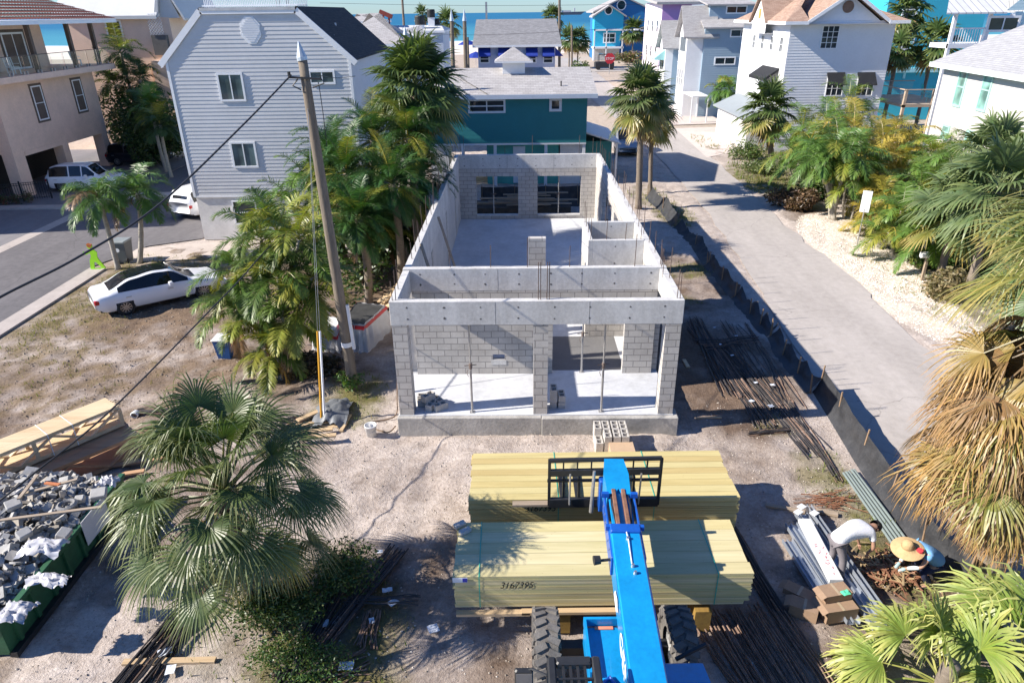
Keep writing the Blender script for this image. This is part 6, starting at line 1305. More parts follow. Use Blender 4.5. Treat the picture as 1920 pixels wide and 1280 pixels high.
LO=lumber('lumber_stack','nearer strapped stack of pale green treated lumber under the blue boom',xa,xb,9.33,10.80,.62,1.36,5,18,PT,1)
for x in (at(897,1083,1.36).x,at(1352,1090,1.36).x): strap(LO,x,9.33,10.8,.62,1.36)
text('3167395',.21,INK,'marking',LO,Vector((at(937,1100,1.14).x,9.3275,1.08)),Matrix.Rotation(PI/2,4,'X'),.0006,shear=.25,sx=.82)
m=MB(); m.box(xa+.01,xa+.28,9.318,9.324,1.24,1.35); LBL=m.build('label',TAG,LO); m=MB(); m.box(xa+.19,xa+.275,9.314,9.318,1.25,1.34); m.build('print',TAGB,LBL)
for k,(x,w) in enumerate(((xa+.05,1.35),(xa+1.25,2.4))): 
    m=MB(); m.box(x,x+w,9.20,9.31,.52+.02*k,.58+.02*k); single(m,'loose_board',WD,['short reddish board under the left end of the nearer lumber stack','long pale board sticking out under the nearer lumber stack'][k],'board','boards under the lumber')
YB=wood('yellow_timber',(.20,.115,.03),(.32,.20,.045),1)
for k,x in enumerate((xa+1.85,xa+4.45)):
    m=MB(); m.box(x,x+.3,9.25,10.9,.02,.52); single(m,'timber_bearer',YB,['left yellow timber bearer under the nearer lumber stack','right yellow timber bearer under the nearer lumber stack'][k],'timber bearer','timber bearers')
x0=at(876,948,1.17).x; x1=at(1408,970,1.17).x
UP=lumber('lumber_stack','farther strapped stack of yellow lumber nearer the concrete shell',x0,x1,11.72,13.45,.36,1.17,8,17,PY_,2)
for x in (at(1048,960,1.05).x,at(1232,960,1.05).x): strap(UP,x,11.72,13.45,.36,1.17)
text('3167395',.23,INK,'marking',UP,Vector((at(984,962,.9).x,11.7175,.86)),Matrix.Rotation(PI/2,4,'X'),.0006,shear=.25,sx=.82)
m=MB(); m.box(x0+.95,x0+2.6,11.57,11.71,1.1,1.15); single(m,'loose_board',WDD,'reddish board lying along the front edge of the farther lumber stack','board','boards under the lumber')
for k,x in enumerate((x0+.6,x0+2.9,x0+5.2)): 
    m=MB(); m.box(x,x+.12,11.6,13.6,.02,.35); single(m,'timber_bearer',WDD,['left','middle','right'][k]+' timber bearer under the farther lumber stack','timber bearer','timber bearers')
# torn white packaging on the nearer stack
def paper(x,y,z,w,h,rz,label,tilt=0,mat=TAG,name='paper_tag',cat='paper tag',group='paper tags and scraps'):
    c,s=math.cos(rz),math.sin(rz); m=MB(); n=3; vs=[]
    for j in range(n+1):
        for i in range(n+1):
            u=(i/n-.5)*w; v=(j/n-.5)*h; vs.append((x+u*c-v*s,y+u*s+v*c,z+.012+rnd.uniform(0,.02)+abs(v)*tilt))
    m.add(vs,[(j*(n+1)+i,j*(n+1)+i+1,(j+1)*(n+1)+i+1,(j+1)*(n+1)+i) for j in range(n) for i in range(n)]); return single(m,name,mat,label,cat,group)
p=at(862,990,1.37); 
for k in range(2):
    m=MB(); q=at(862+k*10,985+k*12,1.37); m.X=Matrix.Translation(q)@Matrix.Rotation(.6,4,'Z'); m.cbox(-.12,.12,-.06,.06,.0,.07,.012); single(m,'block_fragment',MATS['grey_block'],['white broken block piece at the back left corner of the nearer stack','second broken block piece lying beside it on the nearer stack'][k],'block fragment','broken block pieces')
# ================================================================ STEEL BARS
BAR=M('dark_steel_bar',(.045,.040,.040),.6,.5,14,.2); BARR=M('rusty_steel_bar',(.20,.13,.095),.8,.5,10,.2)
def bars(label,a,b,n,width,seed,r_=.011,layers=3,mat=None,jit_=.1,fan=0.,name='rebar_bundle',cat='rebar bundle',group='rebar bundles on the ground',zoff=0):
    r=random.Random(seed); a=Vector(a);b=Vector(b); d=(b-a).normalized(); s=Vector((-d.y,d.x,0)); m=MB()
    for i in range(n):
        m.k=0 if r.random()<.75 else 1
        o=r.uniform(-.5,.5)*width; z=.02+r.randrange(layers)*r_*2.1+zoff; oa,ob=r.uniform(-jit_,jit_)*(b-a).length*.5,r.uniform(-jit_,jit_)*(b-a).length*.5; f=r.uniform(-1,1)*fan
        pts=[]
        for k in range(7):
            q=k/6; p=(a-d*oa).lerp(b+d*ob,q)+s*(o*(1+.4*math.sin(q*2+seed))+f*(q-.5)*2+.012*math.sin(q*9+i)); p.z=max(gh(p.x,p.y),-.02)+z+.012*math.sin(q*7+i); pts.append(p)
        m.tube(pts,r_,5,False)
    return single(m,name,[mat or BAR,BARR],label,cat,group)
bars('long dark bundle of steel bars under the near palm, running towards the camera',at(445,1045),(-7.6,4.5,0),34,.42,1,.015,4); bars('thin second bundle of bars left of the one under the near palm',at(380,1090),at(290,1280),10,.3,2,.012,2)
bars('thick diagonal bundle of dark bars in the lower middle foreground',at(735,1045),(-4.9,5.6,0),48,.42,3,.016,5,fan=.06); bars('dark bundle of bars with flat steel left of the diagonal bundle',at(645,1090),at(530,1290),30,.55,4,.018,4)
bars('short bars with red ends beside the diagonal bundle',at(700,1150),at(690,1215),16,.38,5,.014,4,BARR,fan=.1); bars('short crossing bars above the red-ended bars',at(650,1135),at(785,1132),9,.18,6,.013,3,fan=.05,zoff=.06); bars('splayed short bars at the lower edge below the diagonal bundle',at(690,1245),at(600,1275),12,.5,7,.013,2,BARR,fan=.2)
bars('wide fan of long rusty bars in the sun at the lower right, beside the telehandler',(4.3,9.6,0),(5.2,5.0,0),70,1.35,8,.016,4,BARR,fan=.1); bars('dark bars in the shade right of the nearer lumber stack',(4.6,13.2,0),(5.1,9.6,0),30,.6,9,.015,3)
bars('long bars beside the right wall of the shell, running into its shadow',at(1305,615),at(1440,800),26,.75,10,.015,2,fan=.15); bars('second spread of long bars nearer the silt fence',at(1350,640),at(1530,850),22,.6,11,.014,2,fan=.15); bars('dense dark bundle between the shell corner and the long bars',at(1300,600),at(1375,745),24,.5,31,.015,3,fan=.12); bars('crooked bars scattered over the shaded strip near the fence',at(1375,610),at(1470,760),14,.9,32,.013,2,fan=.3); bars('thin bars crossing the shaded strip beside the shell',at(1310,650),at(1420,640),7,.5,33,.012,2,fan=.25,zoff=.05)
bars('short bundle of bars lying across the ends of the long bars',at(1405,815),at(1478,806),12,.14,12,.013,3); bars('few bars along the foot of the silt fence',at(1480,760),at(1570,900),9,.2,13,.013,2)
bars('bundle of dark bars behind the near palm',at(520,800),at(655,770),16,.5,14,.014,3); bars('dark bars beside the timber trusses',at(250,775),at(345,770),16,.4,15,.014,3)
for k,(x,y,w,h,a) in enumerate(((727,1112,.20,.12,.2),(738,1136,.2,.16,.8),(612,1175,.1,.17,.1),(634,1170,.12,.2,-.3),(698,1170,.1,.14,.3),(813,1185,.2,.2,.4),(650,1255,.26,.18,0),(577,1235,.16,.1,.5),(560,1252,.12,.08,.6),(312,1230,.24,.17,.5),(322,1262,.16,.2,.2),(713,1040,.12,.1,.1),(1416,722,.12,.1,.3),(1448,727,.14,.12,.1),(1408,758,.14,.12,.6),(1445,766,.16,.14,.2),(1380,635,.12,.08,.2),(1372,672,.12,.08,.4),(1339,618,.1,.08,.3),(1350,650,.1,.08,.9))):
    q=at(x,y); paper(q.x,q.y,max(0,gh(q.x,q.y))+.07,w,h,a,'white paper tag '+['on the short crossing bars, upper one','on the short crossing bars, lower one','on the dark flat bundle','between the two foreground bundles','among the red-ended bars','lying alone on the shaded sand','near the bottom end of the diagonal bundle','at the left of the flat bundle','at the lower left of the flat bundle','on the bundle by the plank','at the end of the bundle by the plank','at the far tip of the diagonal bundle','on the sunlit long bars','at the right of the sunlit long bars','in the shade band below the sunlit bars','near the fence on the shaded bars','among the shaded bars near the fence','among the shaded bars beside the shell','nearest the shell corner','small one between the shaded bars'][k],.15)
def plank(px0,py0,px1,py1,w,h,label,z=0.02,mat=None,name='loose_board'):
    a=at(px0,py0);b=at(px1,py1); m=MB(); m.bar((a.x,a.y,z+h/2+max(0,gh(a.x,a.y))),(b.x,b.y,z+h/2+max(0,gh(b.x,b.y))),w,h); return single(m,name,mat or WD,label,'board','loose boards on the ground')
plank(233,1247,405,1240,.12,.05,'pale plank under the end of the bar bundle in the lower left'); plank(395,1082,418,1084,.12,.05,'short pale plank showing under the palm'); plank(1435,952,1508,962,.10,.05,'short brown board left of the steel channels',mat=WDD); plank(1530,960,1570,968,.12,.06,'short brown board right of the steel channels',mat=WDD)
plank(545,1225,578,1168,.16,.04,'grey weathered board beside the flat steel bundle',mat=WDD); plank(560,1240,594,1172,.16,.04,'second grey weathered board beside the flat steel bundle',mat=WDD); plank(1282,676,1290,692,.12,.04,'small board piece beside the right column of the shell'); plank(1305,786,1352,787,.05,.03,'thin stick in the shade band right of the shell')
plank(640,812,656,780,.10,.05,'board beside the grey plastic roll'); plank(1490,1000,1530,1000,.04,.03,'thin stick in the shade right of the lumber',mat=WDD)
for k,(a,b,c,d) in enumerate(((540,792,640,800),(545,806,640,790),(548,820,625,812),(560,800,610,775),(552,835,632,828))): plank(a,b,c,d,.16,.045,['upper','second','third','slanting','lowest'][k]+' board of the loose pile behind the near palm',z=.05*k)
for k,(a,b,c,d) in enumerate(((1070,852,1130,866),(1085,866,1140,848),(1110,856,1180,872),(1060,872,1100,858))): plank(a,b,c,d,.13,.04,['first','crossed','longest','left'][k]+' of the pale offcuts on the sand behind the farther lumber stack',z=.04*k)
a=at(1165,862); m=MB(); m.box(a.x-.32,a.x+.30,a.y-.25,a.y+.28,.02,.42); single(m,'cardboard_carton',M('tan_carton',(.48,.34,.22),.85,.1),'tan carton behind the boom tip, between the lumber and the block stack','carton')
# ================================================================ STEEL CHANNELS, BOXES, PIPES NEAR THE WORKERS
GALV=M('galvanised_sheet',(.40,.44,.50),.38,.10,3,.05,metal=.55); GALW=M('white_sheet',(.62,.63,.64),.6,.06)
def chan(px0,py0,px1,py1,w,h,z,label,mat=None,name='steel_channel'):
    a=at(px0,py0,z);b=at(px1,py1,z); d=(b-a).normalized(); s=Vector((-d.y,d.x,0))*w/2; m=MB(); u=Vector((0,0,h)); th_=s*.06
    m.bar(a,b,w,.008)
    for sg in (-1,1): m.bar(a+s*sg+u/2,b+s*sg+u/2,.008,h)
    if w>.2: m.bar(a+u*.35,b+u*.35,.02,h*.7)
    return single(m,name,mat or GALV,label,'steel channel','galvanised channels near the workers')
chan(1500,965,1655,1190,.26,.10,.12,'bluish galvanised channel nearest the bending workers'); chan(1482,985,1600,1170,.26,.10,.10,'dark grey galvanised channel left of the marked sheet'); chan(1475,1015,1570,1165,.22,.10,.08,'outermost dark channel nearest the lumber stack'); chan(1515,955,1662,1165,.10,.16,.14,'narrow bright-edged channel beside the worker in white')
a=at(1508,975,.34);b=at(1568,1090,.34); m=MB(); m.bar(a,b,.26,.10); sh_=single(m,'marked_panel',GALW,'pale flat panel with red scribbled marks on the channels','panel')
RED=M('red_marker',(.5,.04,.05),.7); r=random.Random(4); d=(b-a).normalized(); s=Vector((-d.y,d.x,0)); mk=MB()
for k in range(15):
    q=a.lerp(b,.45+.032*k)+s*r.uniform(-.06,.06)+Vector((0,0,.053)); p2=q+Vector((r.uniform(-.06,.06),r.uniform(-.06,.06),0)); mk.bar(q,p2,.012,.003)
o=mk; o.v=[tuple(Vector(v)-sh_.location) for v in o.v]; ob=o.build('marking',RED,None); ob.parent=sh_
m=MB()
for (x,y) in ((1497,960),(1503,950),(1527,962)): q=at(x,y,.3); m.X=Matrix.Translation(q)@Matrix.Rotation(.6,4,'Z'); m.box(-.09,.09,-.07,.07,0,.02); single(m,'end_cap',GALW,{1497:'white end flap at the left top of the channels',1503:'white end flap at the far tip of the channels',1527:'white end flap on the right top of the channels'}[x],'sheet end','channel end flaps'); m=MB()
CARD=M('brown_cardboard',(.30,.20,.13),.85,.12)
def carton(px,py,w,l,h,rz,z,label):
    q=at(px,py,z); t=TL('cardboard_box',q,label,'cardboard box','cardboard boxes near the workers',rz); m=MB(); m.box(-w/2,w/2,-l/2,l/2,0,h); m.build('body',CARD,t); m=MB(); m.box(-.02,.03,-l/2-.002,l/2+.002,h+.001,h+.004); m.build('tape',M('packing_tape',(.42,.33,.22),.3),t)
    m=MB(); m.X=Matrix.Translation((-w/2,0,h))@Matrix.Rotation(-.5,4,'Y'); m.box(-.12,0,-l/2,l/2,-.004,0); m.build('flap',CARD,t)
carton(1565,1150,.62,.42,.30,.15,.05,'large brown cardboard box lying on the channels'); carton(1562,1120,.55,.30,.22,.2,.3,'open cardboard box on top of the larger one'); carton(1505,1150,.5,.3,.25,-.5,.02,'flattened cardboard box in the shade left of the large one'); carton(1498,1115,.55,.28,.12,-.7,.1,'long brown box beside the dark channel')
q=at(1585,1112,.53); paper(q.x,q.y,q.z,.16,.12,.3,'bright green label sheet on the open cardboard box',0,M('green_label',(.10,.62,.35),.6),'label_sheet','label')
PVC=M('grey_green_pipe',(.19,.23,.22),.45,.08)
for k in range(5):
    a=at(1580+k*5,893-k*2);b=at(1690+k*6,1052-k*3); m=MB(); m.tube([(a.x,a.y,.08+.02*(k%2)+max(0,gh(a.x,a.y))),((a.x+b.x)/2,(a.y+b.y)/2,.10),(b.x,b.y,.09)],.032,10); single(m,'plastic_pipe',PVC,['outermost','second','middle','fourth','innermost'][k]+' grey-green pipe of the row along the silt fence, counted from the lumber','pipe','pipes along the silt fence')
r=random.Random(9); m=MB()
for _ in range(260):
    q=at(r.gauss(1665,38),r.gauss(1075,20)); a=r.uniform(0,6.28); L_=r.uniform(.1,.45); m.k=r.randrange(2); m.bar((q.x,q.y,.02+r.random()*.14),(q.x+L_*math.cos(a),q.y+L_*math.sin(a),.03+r.random()*.16),r.uniform(.01,.04),.012)
single(m,'dead_branches',[M('red_brown_twig',(.24,.11,.06),.9,.4,9),M('dry_frond',(.36,.26,.14),.9,.3,9)],'heap of reddish dry twigs and palm bits between the two workers','brush heap')
m=MB()
for _ in range(90):
    q=at(r.gauss(1540,26),r.gauss(940,9)); a=r.uniform(-.6,.6); L_=r.uniform(.1,.5); m.bar((q.x,q.y,.02+r.random()*.05),(q.x+L_*math.cos(a),q.y+L_*math.sin(a),.03+r.random()*.06),.014,.01)
single(m,'dead_branches',MATS['red_brown_twig'],'scatter of brown twigs behind the steel channels','brush heap')
for k,(x,y,rz) in enumerate(((1765,1068,.3),(1772,1082,-.1))):
    q=at(x,y,.02); m=MB(); m.X=Matrix.Translation(q+Vector((0,0,.12*k)))@Matrix.Rotation(rz,4,'Z'); m.cbox(-.38,.38,-.22,.22,0,.11,.03); single(m,'black_case',BPL,['lower','upper'][k]+' black case lying by the road edge behind the worker in the hat','case','black cases')
# ================================================================ SILT FENCE
FAB=M('black_silt_fabric',(.022,.023,.026),.55,.5,3,.9,9,col2=(.055,.056,.06)); STK=M('wood_stake',(.27,.18,.11),.85,.2)
def silt(P,label,h=.75,slump=.15,seed=1,lean=.1):
    r=random.Random(seed); t=T('silt_fence',(P[0][0],P[0][1],0),label,'silt fence','black silt fences along the road'); m=MB(); n=0; row=[]
    for (a,b) in zip(P,P[1:]):
        L_=math.dist(a,b); k=max(4,int(L_/.16)); nx,ny=-(b[1]-a[1])/L_,(b[0]-a[0])/L_
        for i in range(k+(b is P[-1])):
            q=i/k; x=a[0]+(b[0]-a[0])*q; y=a[1]+(b[1]-a[1])*q; sg=h*(1-slump*math.sin(PI*q)*r.uniform(.7,1.2))
            f=.05*math.sin(x*3+y*5); row.append([(x+nx*(lean*(1-j/5)*.0+f*math.sin(j*1.3)-.12*(j==0)+lean*j/5),y+ny*(f*math.sin(j*1.3)-.12*(j==0)+lean*j/5),max(-.02,gh(x,y))*0+.01+sg*j/5) for j in range(6)])
    vs=[p for r_ in row for p in r_]; m.add(vs,[(i*6+j,i*6+j+1,(i+1)*6+j+1,(i+1)*6+j) for i in range(len(row)-1) for j in range(5)]); m.build('fabric',FAB,t,True)
    for p in P[::1]:
        m=MB(); dx_,dy_=r.uniform(-.08,.08),r.uniform(-.08,.08); m.bar((p[0]+.06,p[1],-.1),(p[0]+.06+dx_,p[1]+dy_,h+.14),.04,.03); m.build('stake',STK,t)
    return t
F_=[at(*q)[:2] for q in ((1515,735),(1548,790),(1590,862),(1640,940),(1700,1030),(1775,1105))]
silt([(p[0]+.25,p[1]) for p in F_],'long straight run of black silt fence between the site and the road, nearest the workers',.78,.06,1)
silt([tuple(at(*q)[:2]) for q in ((1442,636),(1462,672),(1490,705),(1516,738))],'sagging length of black silt fence in the shade of the shell',.55,.5,2,.3); silt([tuple(at(*q)[:2]) for q in ((1374,562),(1402,592),(1420,614),(1440,634))],'crumpled black silt fence piece at the bend of the shaded strip',.6,.6,3,.3)
silt([tuple(at(*q)[:2]) for q in ((1324,500),(1350,530),(1374,560))],'silt fence piece with a wooden stake halfway along the shell',.6,.3,4,.25); silt([tuple(at(*q)[:2]) for q in ((1264,428),(1300,462),(1323,498))],'slumped silt fence piece near the closet end of the shell',.5,.6,5,.4); silt([tuple(at(*q)[:2]) for q in ((1212,372),(1240,395),(1262,425))],'silt fence piece beside the two cabbage palms',.7,.3,6,.35)
bk=aty(900,310,40.5); silt([(bk.x+k*1.9,40.5) for k in range(5)],'tall black silt fence behind the shell, seen through its rear windows',1.2,.04,7)
r=random.Random(3)
for k in range(16):
    x=-1.9+r.uniform(0,4.6); y=38.5+r.uniform(-.3,1.0); m=MB(); m.bar((x-1.2,y,0.62+.08*(k%7)),(x+1.3,y+r.uniform(-.1,.1),.62+.08*(k%7)+r.uniform(-.04,.04)),.12,.07); single(m,'timber_post',WDD,['lowest','second','third','fourth','fifth','sixth','seventh','eighth','ninth','tenth','eleventh','twelfth','thirteenth','fourteenth','fifteenth','last'][k]+' timber of the weathered stack behind the shell, counted in order laid','timber','timbers stacked behind the shell')
m=MB(); m.box(-2.3,3.4,38.1,39.9,0,.58); single(m,'timber_stack_base',M('dark_timber',(.08,.065,.05),.9,.3,6),'dark base stack of timbers behind the shell','timber stack')
# ================================================================ TRUSS STACK (left)
TRW=wood('truss_pine',(.55,.40,.23),(.72,.56,.36),0); TRD=wood('truss_pine_dark',(.36,.20,.11),(.52,.32,.18),0)
def truss(label,A,Bq,z,h,depth,seed,mat):
    """bundle of parallel-chord trusses lying side by side, seen on its long side"""
    A=Vector((A[0],A[1],z));B=Vector((Bq[0],Bq[1],z)); L_=(B-A).length; d=(B-A).normalized(); s=Vector((-d.y,d.x,0)); 
    t=T('truss_bundle',tuple(A),label,'roof truss bundle','timber truss bundles'); r=random.Random(seed); n=int(depth/.04)
    for zz,nm in ((h-.09,'top_chord'),(0,'bottom_chord')):
        m=MB()
        for i in range(n): e=r.uniform(-.02,.03); m.bar(A+s*(i+.5)*.04+Vector((0,0,zz+.045+r.uniform(-.003,.003)))-d*e,B+s*(i+.5)*.04+Vector((0,0,zz+.045))+d*e,.037,.09)
        m.build(nm,mat,t)
    k=int(L_/.75)
    m=MB()
    for i in range(k):
        a=A+d*(i*L_/k); b=A+d*((i+1)*L_/k); u,v=(Vector((0,0,.07)),Vector((0,0,h-.09)))
        if i%2: u,v=v,u
        m.bar(a+u+s*.02,b+v+s*.02,.038,.085,up=s); m.bar(a+u+s*(depth-.04),b+v+s*(depth-.04),.038,.085,up=s)
    m.build('webs',mat,t)
    for q in (0,.5,1):
        for o_ in (.02,depth-.04): p=A.lerp(B,q)+s*o_; m=MB(); m.bar(p+Vector((0,0,.09)),p+Vector((0,0,h-.09)),.09,.04,up=s); m.build('end_post',mat,t)
    return t,A,B,d,s
a=at(-130,905,1.30);b=at(222,762,1.30)
t,A,B,d,s=truss('upper bundle of pale timber floor trusses at the left edge',a,b,.72,.60,.72,1,TRW)
SW=M('white_strap',(.8,.8,.78),.5)
for q in (.58,.72):
    p=A.lerp(B,q); m=MB(); m.bar(p-s*.01+Vector((0,0,.0)),p-s*.01+Vector((0,0,.61)),.02,.004,up=s); m.bar(p-s*.01+Vector((0,0,.608)),p+s*.73+Vector((0,0,.608)),.02,.004); m.build('strap',SW,t)
truss('lower bundle of reddish timber trusses under the pale one at the left edge',a+Vector((.25,-.35,0)),b+Vector((.55,-.35,0)),.05,.62,1.1,2,TRD)
for k in range(5):
    q=a.lerp(b,.15+.2*k); q.z=.08; m=MB(); m.bar(q+Vector((-.8,-1.0,0)),q+Vector((1.6,-.42,.05)),.14,.05); single(m,'loose_board',TRD,['leftmost','second','middle','fourth','rightmost'][k]+' reddish board lying before the truss bundles','board','boards before the trusses')
q=at(253,784); m=MB(); m.lathe((q.x,q.y,.1),[(0,.16),(.09,.16),(.11,.0),(.09,-.02)],14,'Y'); single(m,'white_can',TR,'white can lid lying on the bars at the end of the trusses','can')
# ================================================================ DUMPSTER
GRN=M('green_container_paint',(.018,.095,.04),.6,.25,3,.2,20,coat=.1); X1,X0,Y0,Y1,H=-9.15,-12.6,8.85,13.2,.78
dm=T('rubble_container',((X0+X1)/2,(Y0+Y1)/2,0),'green open-topped waste container heaped with broken concrete at the lower left','waste container')
m=MB(); m.box(X0,X1,Y0,Y1,.1,.16); m.build('floor',GRN,dm); m=MB(); m.box(X1-.06,X1,Y0,Y1,.161,H); m.box(X0,X0+.06,Y0,Y1,.161,H); m.box(X0+.061,X1-.061,Y0,Y0+.06,.161,H); m.box(X0+.061,X1-.061,Y1-.06,Y1,.161,H); m.build('walls',GRN,dm)
m=MB(); m.cbox(X1-.08,X1+.05,Y0-.05,Y1+.05,H,H+.09,.01); m.cbox(X0-.05,X0+.08,Y0-.05,Y1+.05,H,H+.09,.01); m.cbox(X0+.081,X1-.081,Y0-.05,Y0+.08,H,H+.09,.01); m.build('rim',GRN,dm)
for k in range(8): y=Y0+.3+k*(Y1-Y0-.6)/7; m=MB(); m.box(X1+.001,X1+.06,y-.04,y+.04,.16,H-.001); m.build('rib',GRN,dm)
m=MB(); m.box(X1-.02,X1+.12,Y0,Y1,.02,.14); m.build('skid_rail',BLKM,dm)
q=at(142,1062,.75); m=MB(); m.box(X1+.062,X1+.075,11.4,12.3,.35,.95); m.build('white_panel',GALW,dm)
r=random.Random(12); m=MB()
def chunk(m,c,a,b,h,r):
    m.X=Matrix.Translation(c)@Matrix.Rotation(r.uniform(0,6.28),4,'Z')@Matrix.Rotation(r.uniform(-.7,.7),4,'X')@Matrix.Rotation(r.uniform(-.7,.7),4,'Y')
    k=lambda:r.uniform(.75,1.1); vs=[(-a*k(),-b*k(),-h*k()),(a*k(),-b*k(),-h*k()),(a*k(),b*k(),-h*k()),(-a*k(),b*k(),-h*k()),(-a*k(),-b*k(),h*k()),(a*k(),-b*k(),h*k()),(a*k(),b*k(),h*k()),(-a*k(),b*k(),h*k())]
    m.add(vs,[(0,3,2,1),(4,5,6,7),(0,1,5,4),(1,2,6,5),(2,3,7,6),(3,0,4,7)])
for _ in range(2600):
    x=r.uniform(X0+.1,X1-.1); y=r.uniform(Y0+.1,Y1-.1); u=(x-X0)/(X1-X0); v=(y-Y0)/(Y1-Y0); top=.68+.6*math.sin(PI*min(1,max(0,u)))**.6*math.sin(PI*(.12+.8*v))**.5+.12*fbm(x,y,1.5,3)
    m.k=r.choice((0,0,0,1,2)); s_=r.uniform(.02,.09)*(1.7 if r.random()<.1 else 1); chunk(m,(x,y,top+r.uniform(-.12,.05)),s_,s_*r.uniform(.5,1),s_*r.uniform(.25,.6),r)
m.X=None; m.k=2; m.box(X0+.1,X1-.1,Y0+.1,Y1-.1,.16,.7)
single(m,'concrete_rubble',[M('pale_rubble',(.40,.39,.37),.95,.15,5,.4,40),M('grey_rubble',(.22,.215,.21),.95,.2,5,.4,40),M('dusty_rubble',(.30,.27,.23),.95,.2,5,.4,40)],'heap of broken pale concrete pieces filling the green container','rubble',kind='stuff')
PLS=M('clear_white_plastic',(.50,.50,.53),.25,.08,3,.6,8)
def sheet(c,rx,ry,h,seed,label,name='plastic_sheet',mat=PLS,cat='plastic sheet',group='torn plastic sheets'):
    r=random.Random(seed); m=MB(); n=14; vs=[]
    for j in range(n+1):
        for i in range(n+1):
            u=(i/n*2-1);v=(j/n*2-1); k=1+.25*noise.noise((u*1.5+seed,v*1.5,0)); vs.append((c[0]+u*rx*k,c[1]+v*ry*k+.1*noise.noise((u*2,seed,v)),c[2]+h*(1-(u*u+v*v)*.5)+.12*noise.noise((u*3+seed,v*3,1))+.05*noise.noise((u*8,v*8,seed))))
    m.add(vs,[(j*(n+1)+i,j*(n+1)+i+1,(j+1)*(n+1)+i+1,(j+1)*(n+1)+i) for j in range(n) for i in range(n)]); return single(m,name,mat,label,cat,group,smooth=True)
sheet(at(80,1032,1.35),.38,.2,.18,1,'crumpled clear plastic sheet in the middle of the rubble container'); sheet(at(90,1090,1.1),.35,.16,.1,2,'torn plastic hanging over the right rim of the container'); sheet(at(30,1150,1.05),.3,.24,.12,3,'white plastic bag over the near corner of the container'); sheet(at(205,905,1.3),.2,.16,.12,4,'white crumpled plastic at the far end of the container')
for k,(x,y,w,rz) in enumerate(((185,925,.15,.3),(25,945,.14,.8),(120,1000,.13,1.6),(150,935,.09,.2),(45,1000,.12,1.))):
    q=at(x,y,1.42); m=MB(); m.X=Matrix.Translation(q)@Matrix.Rotation(rz,4,'Z')@Matrix.Rotation(.35,4,'X'); m.cbox(-w,w,-w*.8,w*.8,-.05,.06,.015); single(m,'concrete_chunk',MATS['pale_rubble'],['flat pale slab piece near the far right of the container','large pale block at the left of the rubble','broad slab piece in the middle of the rubble','small round-topped block among the rubble','tilted block piece behind the plastic sheet'][k],'concrete chunk','large pieces on the rubble')
q=at(125,945,1.5); m=MB(); m.lathe(q,[(.19,-.05),(.2,0),(.15,.03),(.11,0),(.11,-.05)],20); single(m,'broken_pipe_ring',MATS['grey_rubble'],'round grey ring lying in the rubble','pipe ring')
for k,(x0_,y0_,x1_,y1_,z_) in enumerate(((70,890,35,935,1.55),(45,925,145,898,1.5),(85,905,112,908,1.55),(0,975,190,950,1.45))):
    a=at(x0_,y0_,z_);b=at(x1_,y1_,z_+.05); m=MB(); m.bar(a,b,.07,.03); single(m,'wood_strip',[WDD,WDD,M('orange_board',(.42,.14,.05),.8),WDD][k],['short dark strip at the left of the rubble','thin strip crossing the back of the rubble','orange board piece in the rubble','long thin strip across the middle of the rubble'][k],'wood strip','wood strips in the rubble')
# ================================================================ POLE, WIRES, ODDS AND ENDS
PW_=M('weathered_pole_wood',(.12,.095,.07),.9,.35,3,.8,14,stretch=(3,3,.35),col2=(.235,.195,.15)); WIRE=M('black_cable',(.02,.02,.022),.6,.2); CAPM=M('zinc_cap',(.50,.55,.58),.4,.1,metal=.4)
b=at(664,730); tp=aty(567,112,b.y-.05); up_=T('utility_pole',b,'tall weathered wooden utility pole with a pointed metal cap in front of the grey house','utility pole')
pts=[(b-Vector((0,0,.2))).lerp(tp,k/12) for k in range(13)]; m=MB(); m.tube(pts,[.17-.055*k/12 for k in range(13)],14); m.build('shaft',PW_,up_,True)
m=MB(); m.tube([tp+Vector((0,0,-.02)),tp+Vector((-.01,0,.06)),tp+Vector((-.04,0,.42))],[.135,.13,.015],12); m.build('cap',CAPM,up_)
m=MB(); q=b.lerp(tp,.16); m.tube([q,q+Vector((-.005,0,.14))],.175,14); m.build('white_band',TR,up_); m=MB(); m.bar(q+Vector((.2,-.02,-.1)),b.lerp(tp,.30)+Vector((.19,-.02,0)),.10,.08); m.build('conduit_cover',TR,up_)
m=MB(); h_=tp+Vector((0,-.12,-.45)); m.bar(h_+Vector((-.35,0,.05)),h_+Vector((.45,0,0)),.05); m.tube([h_+Vector((-.35,0,.06)),h_+Vector((-.35,0,.18))],.04,8); m.tube([h_+Vector((.2,0,-.2)),h_+Vector((.5,0,-.1)),h_+Vector((.42,0,.05))],.02,6); m.tube([h_+Vector((-.15,0,0)),h_+Vector((-.3,0,-.15)),h_+Vector((-.1,0,-.25))],.02,6); m.build('hardware',BLKM,up_)
def wire(pts,r,label,sag=0,name='overhead_wire',mat=None,n=26):
    m=MB(); P=[Vector(p) for p in pts]; out=[]
    if len(P)==2: out=[P[0].lerp(P[1],k/n)-Vector((0,0,sag*4*(k/n)*(1-k/n))) for k in range(n+1)]
    else:
        for i in range(len(P)-1):
            p0=P[max(0,i-1)];p1=P[i];p2=P[i+1];p3=P[min(len(P)-1,i+2)]
            for k in range(10):
                t=k/10; out.append(.5*((2*p1)+(p2-p0)*t+(2*p0-5*p1+4*p2-p3)*t*t+(3*p1-p0-3*p2+p3)*t*t*t))
        out.append(P[-1])
    m.tube(out,r,6); ob=single(m,name,mat or WIRE,label,'wire','overhead wires'); return ob
